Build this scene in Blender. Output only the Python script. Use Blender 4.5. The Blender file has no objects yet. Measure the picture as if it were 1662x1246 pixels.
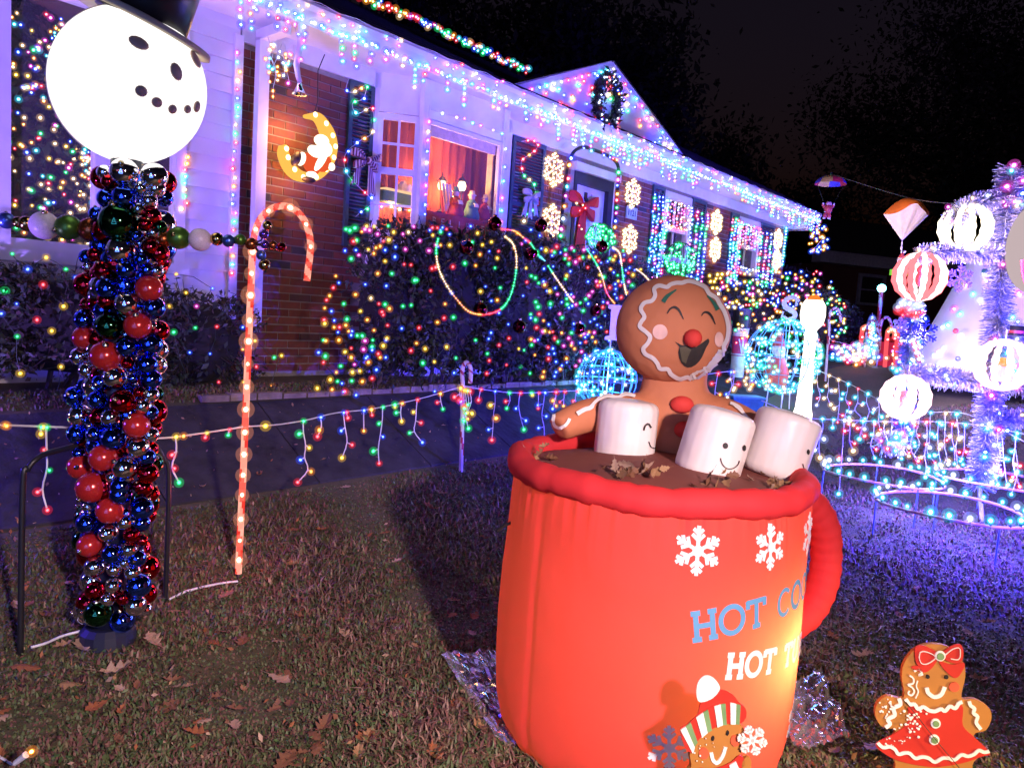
import bpy, math, random
import numpy as np
from mathutils import Vector, Matrix
random.seed(7); RNG = np.random.default_rng(7)
SC = bpy.context.scene
COL = SC.collection
# ------------------------------------------------------------------ camera, world, sun, exposure
PW, PH, FPX = 1662.0, 1246.0, 1200.0
PITCH, ROLL, YAW = map(math.radians, (5.5, 3.8, 41.0))
cp, sp = math.cos(PITCH), math.sin(PITCH)
CF = Vector((0, cp, -sp)); _u0 = Vector((0, sp, cp)); _r0 = Vector((1, 0, 0))
CR = _r0 * math.cos(ROLL) + _u0 * math.sin(ROLL)
CU = -_r0 * math.sin(ROLL) + _u0 * math.cos(ROLL)
EYE = Vector((0, 0, 1.5))
cam = bpy.data.cameras.new("camera"); cam.sensor_width = 36; cam.lens = 36 * FPX / PW
cam.clip_start = .05; cam.clip_end = 500
co = bpy.data.objects.new("camera", cam); COL.objects.link(co)
m = Matrix((CR, CU, -CF)).transposed().to_4x4(); m.translation = EYE
co.matrix_world = m; SC.camera = co
w = bpy.data.worlds.new("World"); SC.world = w; w.use_nodes = True
nt = w.node_tree; sky = nt.nodes.new("ShaderNodeTexSky"); sky.sky_type = 'NISHITA'; sky.sun_disc = False
sky.sun_elevation = math.radians(-2.5); sky.sun_rotation = math.radians(200)
tint = nt.nodes.new("ShaderNodeMix"); tint.data_type = 'RGBA'; tint.blend_type = 'MULTIPLY'; tint.inputs[0].default_value = 1; tint.inputs[7].default_value = (.80, .60, 1.0, 1)
nt.links.new(sky.outputs[0], tint.inputs[6]); nt.links.new(tint.outputs[2], nt.nodes["Background"].inputs[0]); nt.nodes["Background"].inputs[1].default_value = .075
sun = bpy.data.lights.new("moon_light", 'SUN'); sun.energy = .012; sun.angle = .01; sun.color = (.8, .85, 1)
so = bpy.data.objects.new("moon_light", sun); COL.objects.link(so); so.rotation_euler = (math.radians(50), 0, math.radians(-20))
SC.view_settings.view_transform = 'Standard'; SC.view_settings.look = 'None'
SC.view_settings.exposure = 0; SC.view_settings.gamma = 1; SC.view_settings.use_curve_mapping = False
cy = SC.cycles
cy.use_denoising = True; cy.use_adaptive_sampling = True; cy.adaptive_threshold = .02
cy.max_bounces = 6; cy.diffuse_bounces = 2; cy.glossy_bounces = 4; cy.transparent_max_bounces = 32
cy.sample_clamp_indirect = 4; cy.sample_clamp_direct = 0; cy.caustics_reflective = False; cy.caustics_refractive = False
cy.use_light_tree = True

def lamp(name, kind, loc, color, power, target=None, size=.08, spot=60, blend=.6, parent=None):
    l = bpy.data.lights.new(name, kind); l.energy = power; l.color = color; l.shadow_soft_size = size
    if kind == 'SPOT': l.spot_size = math.radians(spot); l.spot_blend = blend
    o = bpy.data.objects.new(name, l); COL.objects.link(o); o.location = loc
    if target is not None:
        o.rotation_euler = (Vector(target) - Vector(loc)).to_track_quat('-Z', 'Y').to_euler()
    return o
# yard lamp behind the photographer, warm flood out of frame lower right, violet and blue LED floods in the yard
lamp("yard_lamp", 'SPOT', (1.25, -.9, 2.25), (1, .73, .78), 1180, (-.1, 2.35, .2), .10, 64, 1)
lamp("warm_flood", 'SPOT', (2.7, 1.5, .5), (1, .66, .30), 190, (1.25, 2.45, .05), .06, 50, .8)
lamp("violet_flood", 'SPOT', (-3.4, 1.2, .35), (.30, .16, 1), 1500, (-2.5, 5.2, 3.1), .06, 62, .6)
lamp("violet_flood", 'SPOT', (1.3, 6.2, .9), (.34, .18, 1), 260, (.6, 9.0, 4.2), .06, 95, .8)
lamp("blue_flood", 'SPOT', (-3.6, 2.6, 1.2), (.09, .04, 1), 330, (-.8, 4.8, .2), .06, 90, .9)
lamp("blue_flood", 'SPOT', (4.9, 3.6, .9), (.05, .03, 1), 5200, (3.2, 6.2, 0), .06, 110, .9)

lamp("blue_flood", 'SPOT', (8.5, 8.5, 2.6), (.10, .06, 1), 2600, (5.5, 11.5, .9), .06, 110, .9)
# ------------------------------------------------------------------ geometry of the place
HD = Vector((math.sin(YAW), math.cos(YAW), 0)); HN = Vector((math.cos(YAW), -math.sin(YAW), 0)); HDIST = 5.7
HO = -HN * HDIST; HROT = math.pi / 2 - YAW
HM = Matrix.Translation(HO) @ Matrix.Rotation(HROT, 4, 'Z')
def HW(u, v, z): return HO + HD * u + HN * v + Vector((0, 0, z))
_V = [-50, .9, 1.75, 2.5, 3.2, 60]; _Z = [.82, .82, .36, .12, 0, 0]
def gz(x, y):
    x = np.asarray(x, float); y = np.asarray(y, float)
    v = x * HN.x + y * HN.y + HDIST; u = x * HD.x + y * HD.y
    z = np.interp(v, _V, _Z); s = np.clip((u - 7.5) / 5.5, 0, 1); s = s * s * (3 - 2 * s)
    return z + (1.0 - z) * s
def G(x, y): return float(gz(x, y))
def ray(px, py): return CF + CR * ((px - PW / 2) / FPX) - CU * ((py - PH / 2) / FPX)
def at(px, py, Y):
    r = ray(px, py); return EYE + r * (Y / r.y)
def hit(px, py, dz=0):
    r = ray(px, py); t = .5
    while t < 90:
        p = EYE + r * t
        if p.z < G(p.x, p.y) + dz: return p
        t += .02
    return p
def onwall(px, py, v=0.0):
    r = ray(px, py); t = (v - HDIST) / r.dot(HN); return EYE + r * t
def uz(px, py, v=0.0):
    p = onwall(px, py, v); return p.dot(HD), p.z
def mpp(Y): return Y / FPX

# ------------------------------------------------------------------ materials
MATS = {}
def pmat(name, col, rough=.6, metal=0, noise=None, bump=None, spec=.5, trans=0, coat=0, sheen=0, bscale=None):
    if name in MATS: return MATS[name]
    m = bpy.data.materials.new(name); m.use_nodes = True; N = m.node_tree; b = N.nodes["Principled BSDF"]
    b.inputs["Base Color"].default_value = (*col, 1); b.inputs["Roughness"].default_value = rough
    b.inputs["Metallic"].default_value = metal; b.inputs["Specular IOR Level"].default_value = spec
    b.inputs["Coat Weight"].default_value = coat
    tc = N.nodes.new("ShaderNodeTexCoord")
    if noise is None: noise = (14, .18)
    n = N.nodes.new("ShaderNodeTexNoise"); n.inputs["Scale"].default_value = noise[0]; n.inputs["Detail"].default_value = 5
    N.links.new(tc.outputs["Object"], n.inputs["Vector"])
    r = N.nodes.new("ShaderNodeValToRGB"); a = noise[1]
    r.color_ramp.elements[0].position = .3; r.color_ramp.elements[1].position = .72
    r.color_ramp.elements[0].color = (*[c * (1 - a) for c in col], 1); r.color_ramp.elements[1].color = (*[min(1, c * (1 + a)) for c in col], 1)
    N.links.new(n.outputs["Fac"], r.inputs[0]); N.links.new(r.outputs[0], b.inputs["Base Color"])
    if bump:
        bp = N.nodes.new("ShaderNodeBump"); bp.inputs["Strength"].default_value = bump; bp.inputs["Distance"].default_value = .02
        n2 = N.nodes.new("ShaderNodeTexNoise"); n2.inputs["Scale"].default_value = bscale or noise[0] * 3
        N.links.new(tc.outputs["Object"], n2.inputs["Vector"]); N.links.new(n2.outputs["Fac"], bp.inputs["Height"]); N.links.new(bp.outputs[0], b.inputs["Normal"])
    MATS[name] = m; return m
def emat(name, col, strength=1.0, sample=True):
    if name in MATS: return MATS[name]
    m = bpy.data.materials.new(name); m.use_nodes = True; N = m.node_tree
    for x in list(N.nodes): N.nodes.remove(x)
    o = N.nodes.new("ShaderNodeOutputMaterial"); e = N.nodes.new("ShaderNodeEmission")
    e.inputs[0].default_value = (*col, 1); e.inputs[1].default_value = strength
    N.links.new(e.outputs[0], o.inputs[0])
    m.cycles.emission_sampling = 'FRONT' if sample else 'NONE'
    MATS[name] = m; return m
def brickmat(name, c1, c2):
    m = bpy.data.materials.new(name); m.use_nodes = True; N = m.node_tree; b = N.nodes["Principled BSDF"]; b.inputs["Roughness"].default_value = .85
    oi = N.nodes.new("ShaderNodeObjectInfo"); geo = N.nodes.new("ShaderNodeNewGeometry"); tc = N.nodes.new("ShaderNodeTexCoord")
    n = N.nodes.new("ShaderNodeTexNoise"); n.inputs["Scale"].default_value = 30; N.links.new(tc.outputs["Object"], n.inputs["Vector"])
    ad = N.nodes.new("ShaderNodeMath"); ad.operation = 'ADD'; N.links.new(oi.outputs["Random"], ad.inputs[0]); N.links.new(geo.outputs["Random Per Island"], ad.inputs[1])
    fr = N.nodes.new("ShaderNodeMath"); fr.operation = 'FRACT'; N.links.new(ad.outputs[0], fr.inputs[0])
    r = N.nodes.new("ShaderNodeValToRGB"); r.color_ramp.elements[0].color = (*c1, 1); r.color_ramp.elements[1].color = (*c2, 1)
    e = r.color_ramp.elements.new(.9); e.color = (*c2, 1); r.color_ramp.elements[2].color = (.07, .055, .07, 1); r.color_ramp.elements[2].position = .97
    N.links.new(fr.outputs[0], r.inputs[0])
    mx = N.nodes.new("ShaderNodeMix"); mx.data_type = 'RGBA'; mx.blend_type = 'MULTIPLY'; mx.inputs[0].default_value = .5
    N.links.new(r.outputs[0], mx.inputs[6]); N.links.new(n.outputs["Color"], mx.inputs[7]); N.links.new(mx.outputs[2], b.inputs["Base Color"])
    MATS[name] = m; return m
# bulb colours: strong enough to clip towards white in the middle, as lit LEDs do
S = 9.0
BC = {'R': (1, .035, .06), 'G': (.02, .9, .22), 'B': (.03, .09, 1.1), 'A': (1, .30, .03), 'W': (1, .62, .30), 'C': (.07, .75, 1.1), 'P': (.95, .09, .70), 'H': (.50, .60, 1.1), 'Y': (1, .55, .04), 'K': (1, .34, .20)}
CORE = {"bulb_": 56.0, "dim_bulb_": 17.0, "far_bulb_": 44.0}
for fam, st in CORE.items():
    for k, c in BC.items(): emat(fam + k, tuple(q * .96 + .04 for q in c), st * (1.6 if k == 'B' else 1))
def glowmat(name, col, fac, st):
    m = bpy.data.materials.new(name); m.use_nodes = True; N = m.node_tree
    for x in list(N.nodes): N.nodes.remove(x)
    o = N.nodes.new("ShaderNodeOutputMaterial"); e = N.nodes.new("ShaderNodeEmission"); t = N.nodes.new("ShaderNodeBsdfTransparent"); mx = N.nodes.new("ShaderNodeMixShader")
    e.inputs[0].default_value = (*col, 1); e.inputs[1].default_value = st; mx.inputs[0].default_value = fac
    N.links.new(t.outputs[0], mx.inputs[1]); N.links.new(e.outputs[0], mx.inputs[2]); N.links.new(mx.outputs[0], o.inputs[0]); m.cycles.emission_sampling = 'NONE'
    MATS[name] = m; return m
for k, c in BC.items(): glowmat("halo_inner_" + k, c, .55, 1.5); glowmat("halo_outer_" + k, c, .10 if k == 'K' else .11, 1.2)  # see-through emissive shells imitating a glow halo round each bulb core
WHITE = lambda: pmat("white_paint", (.78, .78, .78), .5, noise=(6, .06))
WIREW = lambda: pmat("white_wire", (.7, .7, .7), .45)
WIREG = lambda: pmat("green_wire", (.012, .03, .014), .5)
BLACK = lambda: pmat("black_metal", (.012, .012, .014), .4)
RED = lambda: pmat("red_paint", (.6, .02, .02), .4)
GINGER = lambda: pmat("ginger_board", (.40, .17, .025), .55, noise=(9, .08))
ICING = lambda: pmat("icing_paint", (.85, .80, .62), .5, noise=(20, .05))

# ------------------------------------------------------------------ object helpers
WM = {}
def props(o, label=None, cat=None, group=None, kind=None):
    if label: o["label"] = label
    if cat: o["category"] = cat
    if group: o["group"] = group
    if kind: o["kind"] = kind
    return o
def thing(name, loc, label, cat, rz=0.0, group=None):
    o = bpy.data.objects.new(name, None); COL.objects.link(o); o.empty_display_size = .1
    o.location = loc; o.rotation_euler = (0, 0, rz)
    WM[o.name] = Matrix.Translation(Vector(loc)) @ Matrix.Rotation(rz, 4, 'Z')
    return props(o, label, cat, group)
def link(o, parent=None, world=False, mw=None):
    """parent o; world=True keeps o's own coordinates as world coordinates"""
    COL.objects.link(o)
    if parent is not None:
        o.parent = parent
        if world: o.matrix_parent_inverse = WM[parent.name].inverted()
        base = Matrix.Identity(4) if world else WM[parent.name]
    else: base = Matrix.Identity(4)
    WM[o.name] = base @ (mw or Matrix.Identity(4))
    return o
class MB:
    def __init__(s): s.v = []; s.f = []; s.m = []
    def add(s, vs, fs, m=0):
        k = len(s.v); s.v.extend([tuple(p) for p in vs]); s.f.extend([tuple(i + k for i in f) for f in fs]); s.m.extend([m] * len(fs)); return s
    def box(s, c, d, m=0, M=None):
        x, y, z = d[0] / 2, d[1] / 2, d[2] / 2
        vs = [Vector((a * x, b * y, e * z)) for a in (-1, 1) for b in (-1, 1) for e in (-1, 1)]
        if M: vs = [M @ p for p in vs]
        vs = [p + Vector(c) for p in vs]
        return s.add(vs, [(0, 1, 3, 2), (4, 6, 7, 5), (0, 4, 5, 1), (2, 3, 7, 6), (0, 2, 6, 4), (1, 5, 7, 3)], m)
    def bb(s, a, b, m=0):
        a = Vector(a); b = Vector(b); return s.box((a + b) / 2, b - a, m)
    def tube(s, pts, r, n=6, m=0, closed=False, cap=True):
        pts = [Vector(p) for p in pts]; L = len(pts)
        if L < 2: return s
        rs = r if isinstance(r, (list, tuple)) else [r] * L
        vs = []; up = Vector((.13, .21, 1)).normalized(); pn = None
        for i, p in enumerate(pts):
            if closed: t = pts[(i + 1) % L] - pts[i - 1]
            else: t = pts[min(i + 1, L - 1)] - pts[max(i - 1, 0)]
            if t.length < 1e-9: t = Vector((0, 0, 1))
            t.normalize()
            if pn is None: pn = t.cross(up if abs(t.dot(up)) < .95 else Vector((1, 0, 0))).normalized()
            pn = (pn - t * pn.dot(t)); pn = pn.normalized() if pn.length > 1e-6 else t.orthogonal().normalized()
            b = t.cross(pn)
            for k in range(n):
                a = 2 * math.pi * k / n; vs.append(p + (pn * math.cos(a) + b * math.sin(a)) * rs[i])
        fs = []
        for i in range(L if closed else L - 1):
            j = (i + 1) % L
            for k in range(n):
                k2 = (k + 1) % n; fs.append((i * n + k, i * n + k2, j * n + k2, j * n + k))
        if cap and not closed: fs += [tuple(range(n))[::-1], tuple((L - 1) * n + k for k in range(n))]
        mm = m
        s.add(vs, fs, 0 if isinstance(m, list) else m)
        if isinstance(m, list): pass
        return s
    def ball(s, c, r, seg=16, rings=10, m=0, M=None):
        c = Vector(c); r = (r, r, r) if not isinstance(r, (tuple, list)) else r
        vs = [Vector((0, 0, r[2]))]
        for i in range(1, rings):
            a = math.pi * i / rings
            for k in range(seg):
                b = 2 * math.pi * k / seg; vs.append(Vector((r[0] * math.sin(a) * math.cos(b), r[1] * math.sin(a) * math.sin(b), r[2] * math.cos(a))))
        vs.append(Vector((0, 0, -r[2])))
        fs = [(0, 1 + k, 1 + (k + 1) % seg) for k in range(seg)]
        for i in range(rings - 2):
            for k in range(seg):
                a = 1 + i * seg + k; b = 1 + i * seg + (k + 1) % seg; fs.append((a, a + seg, b + seg, b))
        e = len(vs) - 1; o = 1 + (rings - 2) * seg
        fs += [(o + k, e, o + (k + 1) % seg) for k in range(seg)]
        return s.add([(M @ p if M else p) + c for p in vs], fs, m)
    def lathe(s, prof, n=24, m=0, c=(0, 0, 0), M=None):
        c = Vector(c); vs = []
        for r, z in prof:
            for k in range(n):
                a = 2 * math.pi * k / n; vs.append(Vector((r * math.cos(a), r * math.sin(a), z)))
        fs = []
        for i in range(len(prof) - 1):
            for k in range(n):
                k2 = (k + 1) % n; fs.append((i * n + k, i * n + k2, (i + 1) * n + k2, (i + 1) * n + k))
        if prof[0][0] > 1e-5: fs.append(tuple(range(n))[::-1])
        if prof[-1][0] > 1e-5: fs.append(tuple((len(prof) - 1) * n + k for k in range(n)))
        return s.add([(M @ p if M else p) + c for p in vs], fs, m)
    def prism(s, pts, y0, y1, m=0):
        """outline in local x,z extruded from y0 (back) to y1 (front, smaller y = nearer the viewer)"""
        a = sum(pts[i][0] * pts[(i + 1) % len(pts)][1] - pts[(i + 1) % len(pts)][0] * pts[i][1] for i in range(len(pts)))
        if a < 0: pts = pts[::-1]
        n = len(pts); vs = [(p[0], y0, p[1]) for p in pts] + [(p[0], y1, p[1]) for p in pts]
        fs = [tuple(range(n))[::-1], tuple(range(n, 2 * n))] + [(i, (i + 1) % n, n + (i + 1) % n, n + i) for i in range(n)]
        return s.add(vs, fs, m)
    def ribbon(s, pts, wd, y0, y1, m=0, closed=False):
        L, Rr = offset(pts, wd, closed); n = len(pts)
        vs = [];
        for p, q in zip(L, Rr): vs += [(p[0], y0, p[1]), (q[0], y0, q[1]), (q[0], y1, q[1]), (p[0], y1, p[1])]
        fs = []
        for i in range(n if closed else n - 1):
            j = (i + 1) % n
            for k in range(4): fs.append((4 * i + k, 4 * j + k, 4 * j + (k + 1) % 4, 4 * i + (k + 1) % 4))
        if not closed: fs += [(0, 1, 2, 3), tuple(4 * (n - 1) + k for k in (3, 2, 1, 0))]
        return s.add(vs, fs, m)
    def ribbon_on(s, pts, wd, fmap, lift=.003, m=0, closed=False):
        """flat print: a thin raised strip on a curved surface; fmap(x, y, lift) -> point"""
        L, Rr = offset(pts, wd, closed); n = len(pts); vs = []
        for p, q in zip(L, Rr): vs += [fmap(p[0], p[1], lift), fmap((p[0] + q[0]) / 2, (p[1] + q[1]) / 2, lift), fmap(q[0], q[1], lift)]
        fs = []
        for i in range(n if closed else n - 1):
            j = (i + 1) % n
            fs += [(3 * i, 3 * j, 3 * j + 1, 3 * i + 1), (3 * i + 1, 3 * j + 1, 3 * j + 2, 3 * i + 2)]
        return s.add(vs, fs, m)
    def mesh(s, name, mats, smooth=False):
        me = bpy.data.meshes.new(name); me.from_pydata(s.v, [], s.f)
        for x in mats if isinstance(mats, (list, tuple)) else [mats]: me.materials.append(x)
        me.polygons.foreach_set("material_index", s.m)
        if smooth: me.polygons.foreach_set("use_smooth", [True] * len(s.f))
        me.update(); return me
    def build(s, name, mats, parent=None, smooth=False, world=False, **kw):
        o = bpy.data.objects.new(name, s.mesh(name, mats, smooth)); link(o, parent, world); return props(o, **kw)
def offset(pts, wd, closed=False):
    n = len(pts); L = []; Rr = []
    for i in range(n):
        if closed: a, b = pts[i - 1], pts[(i + 1) % n]
        else: a, b = pts[max(i - 1, 0)], pts[min(i + 1, n - 1)]
        dx, dy = b[0] - a[0], b[1] - a[1]; l = math.hypot(dx, dy) or 1; ww = wd[i] if isinstance(wd, (list, tuple)) else wd
        nx, ny = -dy / l * ww / 2, dx / l * ww / 2
        L.append((pts[i][0] + nx, pts[i][1] + ny)); Rr.append((pts[i][0] - nx, pts[i][1] - ny))
    return L, Rr
def spline(pts, k=6, closed=False):
    P = [Vector(p) for p in pts]; n = len(P); out = []
    rng = range(n) if closed else range(n - 1)
    for i in rng:
        if closed: p0, p1, p2, p3 = P[i - 1], P[i], P[(i + 1) % n], P[(i + 2) % n]
        else: p0, p1, p2, p3 = P[max(i - 1, 0)], P[i], P[i + 1], P[min(i + 2, n - 1)]
        for j in range(k):
            t = j / k
            out.append(.5 * ((2 * p1) + (p2 - p0) * t + (2 * p0 - 5 * p1 + 4 * p2 - p3) * t * t + (3 * p1 - p0 - 3 * p2 + p3) * t ** 3))
    if not closed: out.append(P[-1])
    return out
def sp2(pts, k=6, closed=False): return [(p.x, p.y) for p in spline([(a, b, 0) for a, b in pts], k, closed)]
def ell(cx, cz, rx, rz, n=24, a0=0, a1=360, rot=0):
    out = []; full = abs(a1 - a0) >= 360
    for i in range(n if full else n + 1):
        a = math.radians(a0 + (a1 - a0) * i / n); x, z = rx * math.cos(a), rz * math.sin(a)
        out.append((cx + x * math.cos(rot) - z * math.sin(rot), cz + x * math.sin(rot) + z * math.cos(rot)))
    return out
def npmesh(name, V, F, mats, mi=None, smooth=False):
    me = bpy.data.meshes.new(name); V = np.asarray(V, np.float32); F = np.asarray(F, np.int32); k = F.shape[1]
    me.vertices.add(len(V)); me.vertices.foreach_set("co", V.ravel())
    me.loops.add(F.size); me.loops.foreach_set("vertex_index", F.ravel())
    me.polygons.add(len(F)); me.polygons.foreach_set("loop_start", np.arange(len(F), dtype=np.int32) * k)
    for x in mats: me.materials.append(x)
    if mi is not None: me.polygons.foreach_set("material_index", np.asarray(mi, np.int32))
    if smooth: me.polygons.foreach_set("use_smooth", np.ones(len(F), bool))
    me.update(calc_edges=True); return me
def npobj(name, V, F, mats, mi=None, parent=None, smooth=False, **kw):
    o = bpy.data.objects.new(name, npmesh(name, V, F, mats, mi, smooth)); link(o, parent, True); return props(o, **kw)
# --- bulbs
TV = []; TF = []; TL = []
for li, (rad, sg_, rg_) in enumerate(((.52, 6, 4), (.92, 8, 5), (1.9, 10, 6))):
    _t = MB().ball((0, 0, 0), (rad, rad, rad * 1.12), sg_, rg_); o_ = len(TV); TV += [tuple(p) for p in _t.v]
    for f in _t.f:
        for q in ([f] if len(f) == 3 else [(f[0], f[1], f[2]), (f[0], f[2], f[3])]): TF.append(tuple(i + o_ for i in q)); TL.append(li)
TV = np.array(TV); TF = np.array(TF); TL = np.array(TL)
def bulbs_stuff(name, P, cols, r, parent, fam="bulb_"):
    """many tiny bulbs as one part; P world points, cols colour letters"""
    P = np.array([tuple(p) for p in P]); n = len(P)
    if n == 0: return
    ks = sorted(set(cols)); rr = np.asarray(r) * RNG.uniform(.7, 1.25, n)
    A = RNG.normal(size=(n, 3, 3)); Q = np.linalg.qr(A)[0]
    V = np.einsum('nij,kj->nki', Q, TV) * rr[:, None, None] + P[:, None, :]
    F = (TF[None] + (np.arange(n) * len(TV))[:, None, None]).reshape(-1, 3)
    mi = (np.array([ks.index(c) for c in cols])[:, None] * 3 + TL[None]).ravel()
    o = npobj(name, V.reshape(-1, 3), F, [q for k in ks for q in (MATS[fam + k], MATS['halo_inner_' + k], MATS['halo_outer_' + k])], mi, parent, True); o["kind"] = "stuff"; return o
BM = {}
def bulb_mesh(k, fam):
    if fam + k not in BM:
        mb = MB().ball((0, 0, 0), (.52, .52, .6), 10, 7, 0).ball((0, 0, 0), (.92, .92, 1.05), 12, 8, 1).ball((0, 0, 0), (1.9, 1.9, 2.0), 14, 10, 2); BM[fam + k] = mb.mesh("bulb", [MATS[fam + k], MATS['halo_inner_' + k], MATS['halo_outer_' + k]], True)
    return BM[fam + k]
def bulb(P, k, r, parent, fam="bulb_", axis=None, name="bulb"):
    o = bpy.data.objects.new(name, bulb_mesh(k, fam)); link(o, parent, True)
    q = Vector(axis).to_track_quat('Z', 'Y') if axis is not None else Matrix.Rotation(random.uniform(0, 6), 3, (random.random(), random.random(), 1)).to_quaternion()
    r = r * random.uniform(.72, 1.22); o.matrix_basis = Matrix.LocRotScale(Vector(P), q, Vector((r, r, r))); return o
def bulbs_each(P, cols, r, parent, fam="bulb_", limit=300):
    P = list(P)
    for i, (p, c) in enumerate(zip(P, cols)):
        if i < limit: bulb(p, c, r if not isinstance(r, list) else r[i], parent, fam)
    if len(P) > limit: bulbs_stuff("small_bulbs", P[limit:], cols[limit:], r if not isinstance(r, list) else r[limit:], parent, fam)
def light_string(name, label, group, paths, bulbs, r, wire, wr=.004, each=True, fam="bulb_", cat="string lights"):
    """paths: world polylines of the wire; bulbs: [(point, colour)]"""
    base = Vector(paths[0][0]) if paths else Vector(bulbs[0][0])
    t = thing(name, base, label, cat, 0, group)
    if paths:
        mb = MB()
        for p in paths: mb.tube(p, wr, 4)
        mb.build("wire", wire, t, world=True)
    if bulbs:
        if each: bulbs_each([b[0] for b in bulbs], [b[1] for b in bulbs], r, t, fam)
        else: bulbs_stuff("bulbs", [b[0] for b in bulbs], [b[1] for b in bulbs], r, t, fam)
    return t
MIX = "RGBAWCBRGYBP"
def rc(s=MIX): return random.choice(s)

class Plane:
    """upright plane through a pixel at depth Y, facing the camera; local x right, z up, y away from the viewer"""
    def __init__(s, px, py, Y, a=0.0, base=None):
        s.a = a; p = at(px, py, Y); s.o = Vector(base) if base else p
        s.r = Vector((math.cos(a), math.sin(a), 0)); s.n = Vector((math.sin(a), -math.cos(a), 0)); s.q = p
    def __call__(s, px, py):
        r = ray(px, py); t = (s.q - EYE).dot(s.n) / r.dot(s.n); d = EYE + r * t - s.o
        return (d.dot(s.r), d.z)
    def w(s, px, py, y=0):
        r = ray(px, py); t = (s.q - EYE).dot(s.n) / r.dot(s.n); return EYE + r * t - s.n * y
    def poly(s, pts): return [s(*p) for p in pts]
exec_parts = []
# ------------------------------------------------------------------ ground, path, sky backdrop of trees
def uvpt(u, v):
    p = HO + HD * u + HN * v; return p.x, p.y
def build_ground():
    us = np.concatenate([np.linspace(-70, -8, 8), np.linspace(-6, 20, 66), np.linspace(23, 130, 14)])
    vs = np.concatenate([np.linspace(-110, -6, 12), np.linspace(-4, 0, 4), [.5, .9, 1.1, 1.3, 1.5, 1.75, 2, 2.25, 2.5, 2.7, 2.95, 3.2], np.linspace(3.6, 9, 14), np.linspace(11, 45, 8)])
    UU, VV = np.meshgrid(us, vs, indexing='ij'); X = HO.x + HD.x * UU + HN.x * VV; Y = HO.y + HD.y * UU + HN.y * VV
    Z = gz(X, Y); V = np.stack([X, Y, Z], -1).reshape(-1, 3); nv = len(vs)
    i, j = np.meshgrid(np.arange(len(us) - 1), np.arange(nv - 1), indexing='ij'); a = (i * nv + j).ravel()
    F = np.stack([a, a + 1, a + nv + 1, a + nv], 1)[:, ::-1]
    m = bpy.data.materials.new("lawn_soil"); m.use_nodes = True; N = m.node_tree; b = N.nodes["Principled BSDF"]; b.inputs["Roughness"].default_value = .95
    tc = N.nodes.new("ShaderNodeTexCoord"); n1 = N.nodes.new("ShaderNodeTexNoise"); n1.inputs["Scale"].default_value = 1.7; n1.inputs["Detail"].default_value = 8
    n2 = N.nodes.new("ShaderNodeTexNoise"); n2.inputs["Scale"].default_value = 55; n2.inputs["Detail"].default_value = 3
    for n in (n1, n2): N.links.new(tc.outputs["Object"], n.inputs["Vector"])
    r = N.nodes.new("ShaderNodeValToRGB"); r.color_ramp.elements[0].color = (.035, .045, .016, 1); r.color_ramp.elements[1].color = (.10, .07, .04, 1)
    r.color_ramp.elements[0].position = .35; r.color_ramp.elements[1].position = .65
    ad = N.nodes.new("ShaderNodeMath"); ad.operation = 'MULTIPLY_ADD'; ad.inputs[1].default_value = .5
    N.links.new(n2.outputs["Fac"], ad.inputs[0]); sc = N.nodes.new("ShaderNodeMath"); sc.operation = 'MULTIPLY'; sc.inputs[1].default_value = .5
    N.links.new(n1.outputs["Fac"], sc.inputs[0]); N.links.new(sc.outputs[0], ad.inputs[2]); N.links.new(ad.outputs[0], r.inputs[0]); N.links.new(r.outputs[0], b.inputs["Base Color"])
    bp = N.nodes.new("ShaderNodeBump"); bp.inputs["Strength"].default_value = .8; N.links.new(n2.outputs["Fac"], bp.inputs["Height"]); N.links.new(bp.outputs[0], b.inputs["Normal"])
    npobj("ground", V, F, [m], smooth=False, kind="structure")
    # concrete walk along the house, as slabs, with a low stone edging behind
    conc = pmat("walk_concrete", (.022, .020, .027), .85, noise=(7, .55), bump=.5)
    root = thing("path", HW(3, 1.4, .56), None, None); root["kind"] = "structure"
    for k in range(26):
        u0 = -3 + k * .95; u1 = u0 + .94; mb = MB(); vs = []
        for u in np.linspace(u0, u1, 4):
            for v in np.linspace(1.02, 1.80, 3):
                x, y = uvpt(u, v); vs.append((x, y, G(x, y) + .012))
        fs = [(3 * i + j, 3 * i + j + 1, 3 * i + j + 4, 3 * i + j + 3) for i in range(3) for j in range(2)]
        fs = [f[::-1] for f in fs]
        nb = len(vs); vs += [(p[0], p[1], p[2] - .05) for p in vs]
        per = [0, 1, 2, 5, 8, 11, 10, 9, 6, 3]
        for i in range(len(per)):
            a, b2 = per[i], per[(i + 1) % len(per)]; fs.append((a, b2, b2 + nb, a + nb))
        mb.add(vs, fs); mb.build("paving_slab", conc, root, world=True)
    edge = pmat("edging_stone", (.22, .17, .12), .9, noise=(12, .3), bump=.6)
    er = thing("garden_edging", HW(4, .95, .8), "low line of pale edging stones between the walk and the shrubs", "edging")
    for k in range(34):
        u = 2.4 + k * .2; mb = MB(); x, y = uvpt(u, .97); h = random.uniform(.035, .06)
        mb.box((x, y, G(x, y) + h / 2 - .005), (.185, .09, h), 0, Matrix.Rotation(HROT + random.uniform(-.06, .06), 4, 'Z')); mb.build("stone", edge, er, world=True)
build_ground()

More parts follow.
